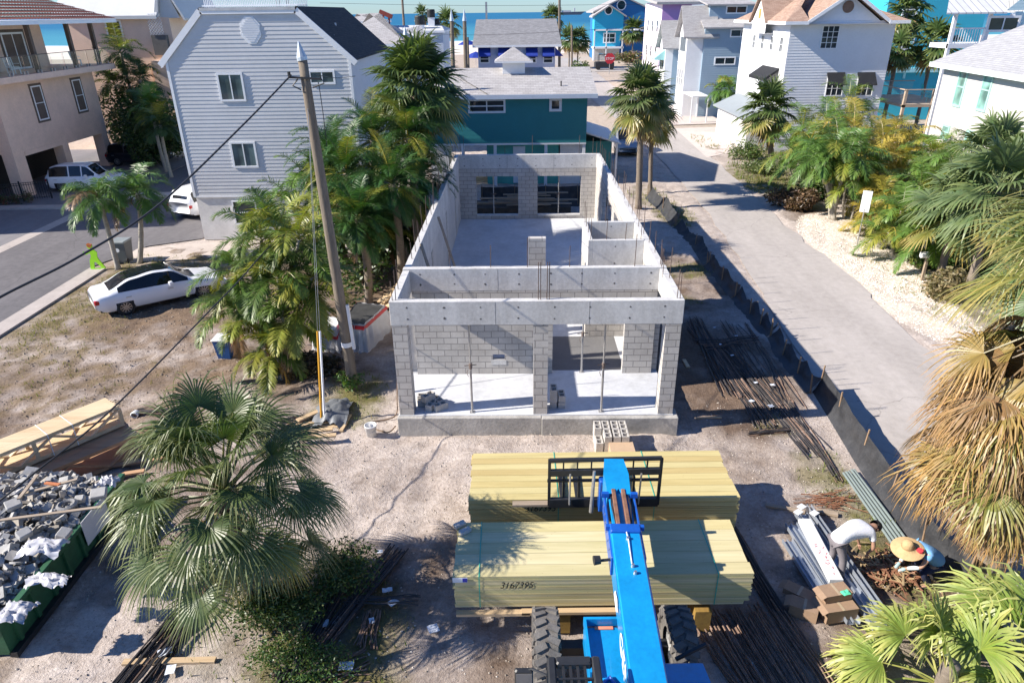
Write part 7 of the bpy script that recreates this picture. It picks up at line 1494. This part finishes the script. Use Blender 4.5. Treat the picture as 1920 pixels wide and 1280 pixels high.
wire([h_+Vector((-.3,0,.1)),aty(455,235,16),aty(300,382,13),aty(150,480,11),aty(0,557,9.6),aty(-140,640,8.6)],.02,'twisted black cable running from the pole top down to the left edge of the photo')
wire([aty(740,300,36),aty(690,360,30),aty(547,430,21),aty(430,545,16.5),aty(217,760,12),aty(60,890,10),aty(-60,985,9)],.018,'long black cable before the areca palm and over the trusses at the left')
wire([h_+Vector((.3,0,.1)),aty(640,146,30),aty(700,138,44)],.012,'thin cable from the pole top to the right across the gambrel house'); wire([h_+Vector((.35,0,-.1)),aty(598,160,18.6),aty(606,215,18.5),aty(613,275,18.6)],.01,'loose thin line hanging down beside the pole')
wire([aty(1225,106,150),aty(1290,98,118),aty(1420,104,95)],.03,'thin wire from the streetlight pole to the blue-grey townhouse')
wire([aty(760,60,60),aty(900,66,60),aty(1120,56,62)],.012,'thin wire passing before the sea, over the blue-awning cottage'); wire([aty(600,6,70),aty(900,11,70),aty(1240,8,72)],.014,'highest thin wire across the sky above the horizon')
YEL=M('yellow_plastic',(.60,.30,.02),.45,.08)
for k,(px,mt,l) in enumerate(((603,YEL,'yellow'),(609,TR,'white'))):
    a=at(px,796); e=b.lerp(tp,.93); d=(e-a); t=T('guy_wire',a,l+' sheathed guy wire anchored left of the utility pole','guy wire','guy wires of the pole'); m=MB(); m.tube([a,a+d*.30],.032,8); m.build('guard',mt,t); m=MB(); m.tube([a+d*.30,e],.006,5); m.build('strand',PIPE,t)
# far poles
def pole(label,px,pyb,pyt,Y,r_,cap=None,mat=None,name='wood_pole',cat='pole'):
    bt=aty(px,pyb,Y); tpp=aty(px-1,pyt,Y); t=T(name,(bt.x,Y,0),label,cat,'poles toward the beach'); m=MB(); m.tube([(bt.x,Y,-.1),tuple(tpp)],[r_,r_*.8],10); m.build('shaft',mat or PW_,t)
    if cap: m=MB(); m.tube([tuple(tpp),(tpp.x,Y,tpp.z+cap)],[r_,.02],10); m.build('cap',CAPM,t)
    return t
pole('dark wooden pole with pointed cap behind the teal roof, left one of the pair',848,130,40,64,.2,.9); pole('wooden pole with pointed cap behind the teal roof, right one of the pair',872,130,40,64,.2,.9); pole('short slim post beside the right capped pole',878,130,70,70,.12)
pole('wooden pole with cap right behind the crown of the tallest thicket palm',761,90,66,46,.16,.45); pole('tall utility pole right of the blue-awning cottage',1050,125,-8,95,.2); pole('thin pole before the palms near the beach',1073,118,48,130,.2); pole('utility pole with crossarm left of the horizon',755,30,-4,110,.2)
t=pole('streetlight pole with a long arm before the lilac house',1226,125,58,128,.2); p=aty(1226,60,128); q=aty(1194,56,128); m=MB(); m.tube([tuple(p),((p.x+q.x)/2,128,max(p.z,q.z)+.5),tuple(q)],.06,6); m.build('arm',PIPE,t); m=MB(); m.cbox(q.x-.5,q.x+.3,127.8,128.2,q.z-.1,q.z+.12,.04); m.build('lamp_head',TR,t)
# beach umbrellas, ship
for k,(px,py,Y,r_) in enumerate(((877,76,190,2.6),(892,98,150,2.2))):
    p=aty(px,py,Y); t=T('beach_umbrella',(p.x,Y,0),['dark blue umbrella beside the capped poles','blue umbrella at the corner of the blue-awning cottage'][k],'umbrella','beach umbrellas'); m=MB(); m.lathe((p.x,Y,p.z-1),[(r_,0),(r_*.5,.7),(.02,1.1)],10); m.build('canopy',BA,t); m=MB(); m.cyl(p.x,Y,0,p.z,.05,n=6); m.build('pole',TR,t)
p=aty(1065,23,2500); t=T('ship',(p.x,2500,-.5),'small dredging ship on the horizon','ship'); sc=1; m=MB(); m.prism([(p.x-48,2500,-.5),(p.x+42,2500,-.5),(p.x+56,2500,9),(p.x-50,2500,7)],(0,16,0)); m.build('hull',M('ship_hull',(.08,.09,.12),.7),t); m=MB(); m.box(p.x-40,p.x-22,2502,2514,7.2,22); m.box(p.x-20,p.x+10,2503,2512,7.2,13); m.box(p.x+20,p.x+24,2506,2510,9,20); m.build('superstructure',M('ship_white',(.6,.55,.55),.7),t)
# road sign, mailboxes
b_=at(1607,458); t=T('road_sign',b_,'white blank-backed road sign on a thin post in the shell bed','sign'); zt_=aty(1620,392,b_.y).z; m=MB(); m.tube([tuple(b_),(b_.x+.0,b_.y,zt_)],.03,8); m.build('post',PIPE,t); zq=aty(1622,358,b_.y).z; m=MB(); m.X=Matrix.Translation(b_+Vector((0,0,0)))@Matrix.Rotation(-.6,4,'Z'); m.cbox(-.21,.21,-.02,.0,zt_-.15,zq,.004); m.build('sign_panel',TR,t)
b_=at(1728,525); t=T('mailbox',b_,'white mailbox on a post at the shell verge','mailbox'); m=MB(); m.box(b_.x-.05,b_.x+.05,b_.y-.05,b_.y+.05,0,1.0); m.build('post',WDD,t); m=MB(); m.lathe((b_.x-.3,b_.y,1.12),[(0,0),(.13,0),(.13,.5),(0,.5)],14,'X'); m.build('box',TR,t)
b_=at(1397,268); t=T('mailbox',b_,'black mailbox at the pink driveway','mailbox'); m=MB(); m.box(b_.x-.06,b_.x+.06,b_.y-.06,b_.y+.06,0,1.0); m.build('post',TR,t); m=MB(); m.cbox(b_.x-.35,b_.x+.35,b_.y-.16,b_.y+.16,1.0,1.35,.06); m.build('box',BPL,t)
# wheeled bin, neon figure, fences on the left
b_=at(236,490); t=T('wheeled_bin',b_,'grey wheeled bin between the two street palms','waste bin'); x,y=b_.x,b_.y; BG=M('bin_grey',(.10,.115,.125),.5,.1); m=MB(); m.add([(x-.25,y-.28,.06),(x+.25,y-.28,.06),(x+.25,y+.25,.06),(x-.25,y+.25,.06),(x-.33,y-.38,1.0),(x+.33,y-.38,1.0),(x+.33,y+.36,1.0),(x-.33,y+.36,1.0)],[(0,3,2,1),(0,1,5,4),(1,2,6,5),(2,3,7,6),(3,0,4,7)]); m.build('body',BG,t); m=MB(); m.cbox(x-.36,x+.36,y-.42,y+.38,1.0,1.08,.02); m.build('lid',M('bin_lid',(.26,.29,.30),.4),t)
for s in (-.24,.24): m=MB(); m.lathe((x+s,y-.26,.12),[(.02,-.03),(.12,-.03),(.12,.03),(.02,.03)],14,'X'); m.build('wheel',RUB,t)
m=MB(); m.lathe((x-.05,y-.375,.66),[(0,0),(.1,-.0)],14,'Y'); m.build('round_sticker',TR,t)
NEO=M('neon_green_plastic',(.35,.75,.02),.45,.05); b_=at(182,505); x,y=b_.x,b_.y; t=T('warning_figure',b_,'neon green child-shaped warning figure at the edge of the side street','warning sign')
m=MB(); P3=lambda L_:[(x+a,y,c) for a,c in L_]
m.prism(P3([(-.30,0),(-.12,0),(-.05,.35),(.04,.35),(.28,.02),(.42,.06),(.18,.50),(.16,.62),(.20,.82),(.04,.98),(-.10,.98),(-.34,.80),(-.42,.86),(-.44,.76),(-.30,.70),(-.13,.80),(-.12,.62),(-.22,.45)]),(0,.05,0)); m.build('body',NEO,t); m=MB(); m.lathe((x-.06,y+.025,1.1),[(0,-.03),(.12,-.03),(.12,.03),(0,.03)],16,'Y'); m.build('head',NEO,t); m=MB(); m.lathe((x-.06,y+.0,1.15),[(0,-.012),(.11,-.012),(.11,-.005)],16,'Y'); m.box(x-.17,x+.05,y-.02,y+.07,1.15,1.2); m.build('cap',M('red_cap',(.55,.16,.04),.5),t); m=MB(); m.box(x-.24,x+.26,y-.03,y+.08,0,.05); m.build('base',NEO,t)
IR=M('black_iron',(.018,.018,.02),.6,.2); a=at(-120,393); e=at(98,372); a=Vector((a.x,a.y,0)); t=T('iron_fence',e,'black iron fence in front of the tan house at the left edge','fence'); d=e-a; n=int(d.length/.13); m=MB()
for k in range(n): q=a.lerp(e,k/n); m.box(q.x-.01,q.x+.01,q.y-.01,q.y+.01,.05,1.15)
for z in (.15,1.0,1.12): m.bar(a+Vector((0,0,z)),e+Vector((0,0,z)),.03)
m.build('pickets',IR,t)
for k in range(5): q=a.lerp(e,k/4); m=MB(); m.box(q.x-.035,q.x+.035,q.y-.035,q.y+.035,0,1.25); m.build('post',IR,t)
for k in range(6): q=a.lerp(e,.35+.1*k); bush('shrub',['first','second','third','fourth','fifth','sixth'][k]+' small red-tinged shrub along the iron fence, counted from the left edge',(q.x,q.y-.7,0),(.45,.4,.6),300,((.05,.09,.03),(.16,.05,.04)),200+k,.07,group='shrubs along the iron fence')
a=at(286,303); e=at(352,292); t=T('picket_fence',a,'white picket fence left of the grey house','fence'); d=e-a; n=int(d.length/.17); m=MB()
for k in range(n): q=a.lerp(e,k/n); m.box(q.x-.045,q.x+.045,q.y-.01,q.y+.01,.05,1.25)
m.build('pickets',TR,t); m=MB(); m.bar(a+Vector((0,.03,.35)),e+Vector((0,.03,.35)),.05); m.bar(a+Vector((0,.03,1.0)),e+Vector((0,.03,1.0)),.05); m.build('rails',TR,t)
BLB=M('blue_plastic',(.02,.10,.30),.45,.08); b_=at(425,668); t=T('blue_bin',b_,'blue bin half hidden by the areca palm','bin'); x,y=b_.x,b_.y; m=MB(); m.add([(x-.2,y-.2,0),(x+.2,y-.2,0),(x+.2,y+.2,0),(x-.2,y+.2,0),(x-.27,y-.27,.7),(x+.27,y-.27,.7),(x+.27,y+.27,.7),(x-.27,y+.27,.7)],[(0,3,2,1),(0,1,5,4),(1,2,6,5),(2,3,7,6),(3,0,4,7)]); m.build('body',BLB,t); m=MB(); m.cbox(x-.3,x+.3,y-.3,y+.3,.7,.75,.02); m.build('rim',TR,t)
# bucket
b_=at(697,818); t=T('bucket',b_,'white plastic bucket on the sand left of the foundation','bucket'); WPL=M('white_plastic',(.72,.72,.71),.4,.04); m=MB(); m.lathe((b_.x,b_.y,0),[(0,.01),(.13,.01),(.155,.34),(.17,.345),(.17,.38),(.15,.38),(.125,.04),(0,.04)],24); m.build('body',WPL,t,True); m=MB(); m.tube([(b_.x+.16*math.cos(a),b_.y-.02-.13*math.sin(a),.33-.12*math.sin(a)) for a in [k*PI/8 for k in range(9)]],.004,5); m.build('handle',PIPE,t)
wire([at(742,800)+Vector((0,0,.03)),at(725,812)+Vector((0,0,.03)),at(690,795)+Vector((0,0,.03)),at(740,782)+Vector((0,0,.03)),at(746,760)+Vector((0,0,.3)),at(748,735)+Vector((0,0,.6))],.018,'brown hose lying by the left corner of the foundation',name='hose',mat=M('brown_hose',(.16,.10,.06),.6))
# washout pit with plastic liner
PIT=M('black_slurry',(.045,.045,.045),.6,.4,3,.8,8); STR=M('red_stripe',(.55,.02,.03),.5,.1)
def pit(name,label,C,zt_,flare,fill,seed,stripe=.82):
    r=random.Random(seed); C=[Vector(c) for c in C]; cen=sum(C,Vector())/len(C); t=T(name,(cen.x,cen.y,0),label,'lined pit'); n=12; ring=[]
    for i,c in enumerate(C):
        e=C[(i+1)%len(C)]
        for k in range(n): ring.append(c.lerp(e,k/n))
    m=MB(); N_=len(ring); L_=6
    for j in range(L_+1):
        q=j/L_
        for i,p in enumerate(ring): o=(p-cen); w=1+flare*(1-q)+.09*(1-q)*math.sin(i*2.1+seed)+.12*noise.noise((i*.9,j*.8,seed)); m.v.append((cen.x+o.x*w,cen.y+o.y*w,q*zt_+.02*noise.noise((i*.5,j,seed+3)))); m.c.append((1,1,1))
    for j in range(L_):
        for i in range(N_): k=(i+1)%N_; m.f.append((j*N_+i,j*N_+k,(j+1)*N_+k,(j+1)*N_+i)); m.mi.append(0)
    m.build('liner',PLS,t,True)
    m=MB(); s0,s1=stripe,stripe+.13
    for q in (s0,s1):
        for i,p in enumerate(ring): o=p-cen; w=1+flare*(1-q)+.035; m.v.append((cen.x+o.x*w,cen.y+o.y*w,q*zt_)); m.c.append((1,1,1))
    m.f=[(i,(i+1)%N_,N_+(i+1)%N_,N_+i) for i in range(N_)]; m.mi=[0]*N_; m.build('red_band',STR,t)
    m=MB(); m.poly([(p.x,p.y,zt_-.03) for p in ring]); m.build('contents',fill,t); return t
pit('washout_pit','plastic-lined washout pit with black contents and a red band right behind the utility pole',[at(*q,.95) for q in ((640,604),(682,608),(722,572),(668,566))],.95,.38,PIT,1)
pit('washout_bag','white plastic-draped bin with a red band left of the utility pole',[at(*q,.85) for q in ((588,612),(628,618),(640,596),(600,590))],.85,.3,WPL,2,.6)
q=at(604,588,.86); m=MB(); m.X=Matrix.Translation(q)@Matrix.Rotation(.1,4,'Z'); m.cbox(-.3,.3,-.18,.18,0,.2,.02); single(m,'grey_crate',MATS['grey_rubble'],'grey box on top of the plastic-draped bin','box')
sheet(tuple(at(625,778,.02)),.45,.7,.32,7,'grey crumpled plastic roll behind the near palm',mat=M('grey_tarp',(.16,.17,.18),.5,.2,5,.6,10),cat='tarp')
for k in range(9):
    x=-5.35+.14*(k%5)+.05*k; y=24.2+.1*k; L_=2.2+.1*(k*7%5); m=MB(); m.X=Matrix.Translation((x,y,.12+.06*k))@Matrix.Rotation(-.28+.06*math.sin(k*3),4,'Z'); m.box(-.11,.11,0,L_,0,.045); single(m,'loose_board',WD if k%3 else TRW,['lowest','second','third','fourth','fifth','sixth','seventh','eighth','topmost'][k]+' board of the pale pile against the left wall of the shell','board','boards piled against the left wall')
for k in range(3): m=MB(); m.X=Matrix.Translation((-5.9+.1*k,24.0+.15*k,.03))@Matrix.Rotation(.05*k,4,'Z'); m.box(0,1.6,-.06,.06,.05*k,.05*k+.045); single(m,'loose_board',MATS['framing_lumber'],['nearest','middle','farthest'][k]+' cross board under the pale pile by the left wall','board','boards piled against the left wall')
# ================================================================ PEOPLE
def skin(name,joints,edges,mat,parent,sub=2):
    """continuous body grown round connected joints: joints = {name:(pos,radius)}"""
    ks=list(joints); me=bpy.data.meshes.new(name); o=ORG[parent.name]; me.from_pydata([Vector(joints[k][0])-o for k in ks],[(ks.index(a),ks.index(b)) for a,b in edges],[]); me.materials.append(mat)
    ob=bpy.data.objects.new(name,me); COL.objects.link(ob); ob.parent=parent; ORG[ob.name]=o
    md=ob.modifiers.new('skin','SKIN'); md.use_smooth_shade=True
    for i,k in enumerate(ks):
        rr=joints[k][1]; v=me.skin_vertices[0].data[i]; v.radius=rr if isinstance(rr,tuple) else (rr,rr); v.use_root=(i==0)
    s=ob.modifiers.new('sub','SUBSURF'); s.levels=sub; s.render_levels=sub; return ob
SK=M('skin',(.42,.24,.16),.55,.06,6,.1); SKG=M('glove_grey',(.30,.42,.42),.7,.1)
def person(label,J,shirt,pants,group=None,glove=None,sleeve=1.):
    hip=Vector(J['hip']); t=T('person',(J['ltoe'][0],J['ltoe'][1],0),label,'person')
    V={k:Vector(v) for k,v in J.items()}; lat=(V['lsh']-V['rsh']).normalized()
    b={'pel':(V['hip'],.10),'waist':(V['waist'],.095),'chest':(V['chest'],.145),'nk':(V['neck'],.06),'head0':(V['neck'].lerp(V['head'],.45),.07),'head':(V['head'],.098),'top':(V['head']+(V['head']-V['neck']).normalized()*.08,.075)}
    e=[('pel','waist'),('waist','chest'),('chest','nk'),('nk','head0'),('head0','head'),('head','top')]
    for s in 'lr':
        sh,el,wr,hd=V[s+'sh'],V[s+'el'],V[s+'wr'],V[s+'hand']; hp,kn,an,to=V['hip']+lat*(.09 if s=='l' else -.09)+Vector((0,0,-.03)),V[s+'kn'],V[s+'an'],V[s+'toe']
        b.update({s+'sh':(sh,.058),s+'el':(el,.043),s+'wr':(wr,.028),s+'pm':(wr.lerp(hd,.45),(.040,.020)),s+'hp':(hp,.09),s+'kn':(kn,.062),s+'an':(an,.042),s+'to':(to,.035)})
        e+=[('chest',s+'sh'),(s+'sh',s+'el'),(s+'el',s+'wr'),(s+'wr',s+'pm'),('pel',s+'hp'),(s+'hp',s+'kn'),(s+'kn',s+'an'),(s+'an',s+'to')]
        dr=(hd-wr).normalized(); sd=dr.cross(Vector((.3,.2,1))).normalized(); pm=wr.lerp(hd,.45)
        for f in range(4):
            o_=sd*(f-1.5)*.019; l=(.062,.072,.066,.050)[f]; p1=pm+o_+dr*.03; p2=p1+dr*l*.5; p3=p2+(dr+Vector((0,0,-.7))).normalized()*l*.5
            for n_,p,r_ in (('a',p1,.010),('b',p2,.009),('c',p3,.007)): b[s+'f%d'%f+n_]=(p,r_)
            e+=[(s+'pm',s+'f%da'%f),(s+'f%da'%f,s+'f%db'%f),(s+'f%db'%f,s+'f%dc'%f)]
        th=wr.lerp(hd,.2)+sd*.035; b[s+'ta']=(th,.011); b[s+'tb']=(th+dr*.03+sd*.018,.009); b[s+'tc']=(th+dr*.055+sd*.01,.007); e+=[(s+'pm',s+'ta'),(s+'ta',s+'tb'),(s+'tb',s+'tc')]
    body=skin('body',b,e,SK,t)
    sj={'w':(V['waist'].lerp(V['hip'],1.45),.185),'w2':(V['waist'],.178),'c':(V['chest'],.195),'c2':(V['chest'].lerp(V['neck'],.6),.12)}; se=[('w','w2'),('w2','c'),('c','c2')]
    for s in 'lr':
        sj[s+'s']=(V[s+'sh'],.085); sj[s+'e']=(V[s+'sh'].lerp(V[s+'el'],sleeve),.066); se+=[('c',s+'s'),(s+'s',s+'e')]
    skin('shirt',sj,se,shirt,t)
    if glove:
        for s in 'lr': skin('sleeve',{'a':(V[s+'el'],.052),'b':(V[s+'wr'],.040)},[('a','b')],M('white_sleeve',(.62,.66,.68),.8,.06),t,1); skin('glove',{'a':(V[s+'wr'],.04),'b':(V[s+'hand'],.038)},[('a','b')],glove,t,1)
    pj={'h':(V['hip'],.13)}; pe=[]
    for s in 'lr':
        hp=V['hip']+lat*(.085 if s=='l' else -.085)+Vector((0,0,-.07)); pj.update({s+'h':(hp,.112),s+'k':(V[s+'kn'],.078),s+'a':(V[s+'an']+Vector((0,0,.03)),.066)}); pe+=[('h',s+'h'),(s+'h',s+'k'),(s+'k',s+'a')]
    skin('trousers',pj,pe,pants,t)
    for s in 'lr': skin('shoe',{'a':(V[s+'an']+Vector((0,0,-.03)),.052),'b':(V[s+'an'].lerp(V[s+'toe'],.6)+Vector((0,0,-.01)),.05),'c':(V[s+'toe'],.04)},[('a','b'),('b','c')],M('dark_shoe',(.03,.028,.026),.7),t,1)
    # face: eyes, nose, mouth, ears
    up=(V['head']-V['neck']).normalized(); fw=V['face'].normalized(); fw=(fw-up*fw.dot(up)).normalized(); sd=up.cross(fw); H_=V['head']; m=MB()
    m.tube([H_+fw*.09-up*.0,H_+fw*.118-up*.03],[.008,.016],6); m.build('nose',SK,body); m=MB()
    for k in (-1,1): m.tube([H_+sd*k*.095,H_+sd*k*.108],[.03,.018],8)
    m.build('ears',SK,body); m=MB()
    for k in (-1,1): m.tube([H_+fw*.088+up*.015+sd*k*.034,H_+fw*.096+up*.015+sd*k*.034],[.012,.008],8)
    m.bar(H_+fw*.092-up*.055-sd*.024,H_+fw*.092-up*.055+sd*.024,.008); m.build('eyes_and_mouth',M('dark_eye',(.05,.02,.02),.4),body)
    return t,V,up,fw,sd
WSH=M('white_cotton',(.74,.75,.78),.9,.05,5,.5,25); BSH=M('light_blue_cotton',(.16,.36,.62),.9,.06,5,.5,25); GPT=M('grey_trousers',(.17,.155,.165),.9,.1); NPT=M('navy_trousers',(.018,.024,.06),.9,.1)
hp=at(1572,1010,.92); shc=at(1622,990,.98); ft=at(1592,1062,0); 
d=(shc-hp); d.z=0; d=d.normalized(); la=Vector((-d.y,d.x,0))
J=dict(hip=hp,waist=hp.lerp(shc,.36)+Vector((0,0,.10)),chest=hp.lerp(shc,.78)+Vector((0,0,.09)),neck=shc+d*.10+Vector((0,0,.0)),head=shc+d*.25+Vector((0,0,-.05)),face=(d.x*.2,d.y*.2,-1),
 lsh=shc+la*.19,rsh=shc-la*.19,lel=shc+la*.20+Vector((.02,-.02,-.29)),rel=shc-la*.22+Vector((.03,-.06,-.28)),lwr=shc+la*.12+d*.10+Vector((0,0,-.52)),rwr=shc-la*.16+d*.04+Vector((0,0,-.53)),lhand=shc+la*.10+d*.14+Vector((0,0,-.68)),rhand=shc-la*.14+d*.08+Vector((0,0,-.69)),
 lkn=(hp.x+.05,hp.y+.13,.50),rkn=(hp.x+.12,hp.y-.14,.50),lan=(hp.x+.02,hp.y+.15,.09),ran=(hp.x+.12,hp.y-.20,.09),ltoe=(hp.x+.20,hp.y+.16,.045),rtoe=(hp.x+.30,hp.y-.20,.045))
pr_,V,up,fw,sd=person('worker in a white T-shirt and grey trousers bending over beside the steel channels',J,WSH,GPT,sleeve=.55)
m=MB(); HAIR=M('black_hair',(.012,.010,.009),.6,.3,20,.5,60); c=V['head']+up*.03-fw*.02
rr_=random.Random(2)
for i in range(9):
    th_=PI*i/8*.62
    for j in range(18): a=2*PI*j/18; m.v.append(tuple(c+(up*math.cos(th_)-fw*.15*math.sin(th_))*.125+(fw*math.cos(a)+sd*math.sin(a))*math.sin(th_)*(.118+rr_.uniform(-.003,.006)))); m.c.append((1,1,1))
for i in range(8):
    for j in range(18): k=(j+1)%18; m.f.append((i*18+j,i*18+k,(i+1)*18+k,(i+1)*18+j)); m.mi.append(0)
m.build('hair',HAIR,pr_,True)
hd=at(1703,1022,1.02); hp=at(1757,1052,.55); shc=at(1733,1030,.90); d=hd-hp; d.z=0; d=d.normalized(); la=Vector((-d.y,d.x,0))
J=dict(hip=hp,waist=hp.lerp(shc,.42)-d*.06,chest=hp.lerp(shc,.82)-d*.03,neck=shc+d*.06+Vector((0,0,.05)),head=hd+Vector((0,0,-.10)),face=(d.x,d.y,-.5),
 lsh=shc+la*.18,rsh=shc-la*.18,lel=shc+la*.24+d*.16+Vector((0,0,-.22)),rel=shc-la*.24+d*.14+Vector((0,0,-.24)),lwr=shc+la*.12+d*.36+Vector((0,0,-.34)),rwr=shc-la*.10+d*.34+Vector((0,0,-.38)),lhand=shc+la*.08+d*.48+Vector((0,0,-.44)),rhand=shc-la*.04+d*.46+Vector((0,0,-.48)),
 lkn=tuple(Vector((hp.x,hp.y,.46))+d*.40+la*.17),rkn=tuple(Vector((hp.x,hp.y,.44))+d*.36-la*.18),lan=tuple(Vector((hp.x,hp.y,.09))+d*.16+la*.16),ran=tuple(Vector((hp.x,hp.y,.09))+d*.12-la*.18),ltoe=tuple(Vector((hp.x,hp.y,.045))+d*.36+la*.18),rtoe=tuple(Vector((hp.x,hp.y,.045))+d*.32-la*.22))
pr_,V,up,fw,sd=person('crouching worker in a wide straw hat and light blue shirt by the silt fence',J,BSH,NPT,glove=SKG,sleeve=.5)
STW=M('straw',(.50,.34,.17),.85,.15,14,.8,50); m=MB(); hc=V['head']+Vector((0,0,.06)); n=28
tilt=Matrix.Translation(hc)@Matrix.Rotation(-.22,4,'Y')@Matrix.Rotation(.12,4,'X'); m.X=tilt
for pr2 in ([(.001,.15),(.06,.148),(.095,.12),(.108,.06),(.112,.01),(.20,-.012),(.29,-.045),(.30,-.05)],): m.lathe((0,0,0),pr2,n)
hat=m.build('straw_hat',STW,pr_,True); m=MB(); m.X=tilt; m.lathe((0,0,0),[(.116,.012),(.113,.05)],n); m.build('hat_band',M('tan_band',(.45,.28,.14),.8),hat)
m=MB(); m.X=tilt; m.lathe((.17,-.12,-.005),[(.001,.02),(.06,.015),(.07,-.02)],9); m.build('red_bandana',RED,hat)
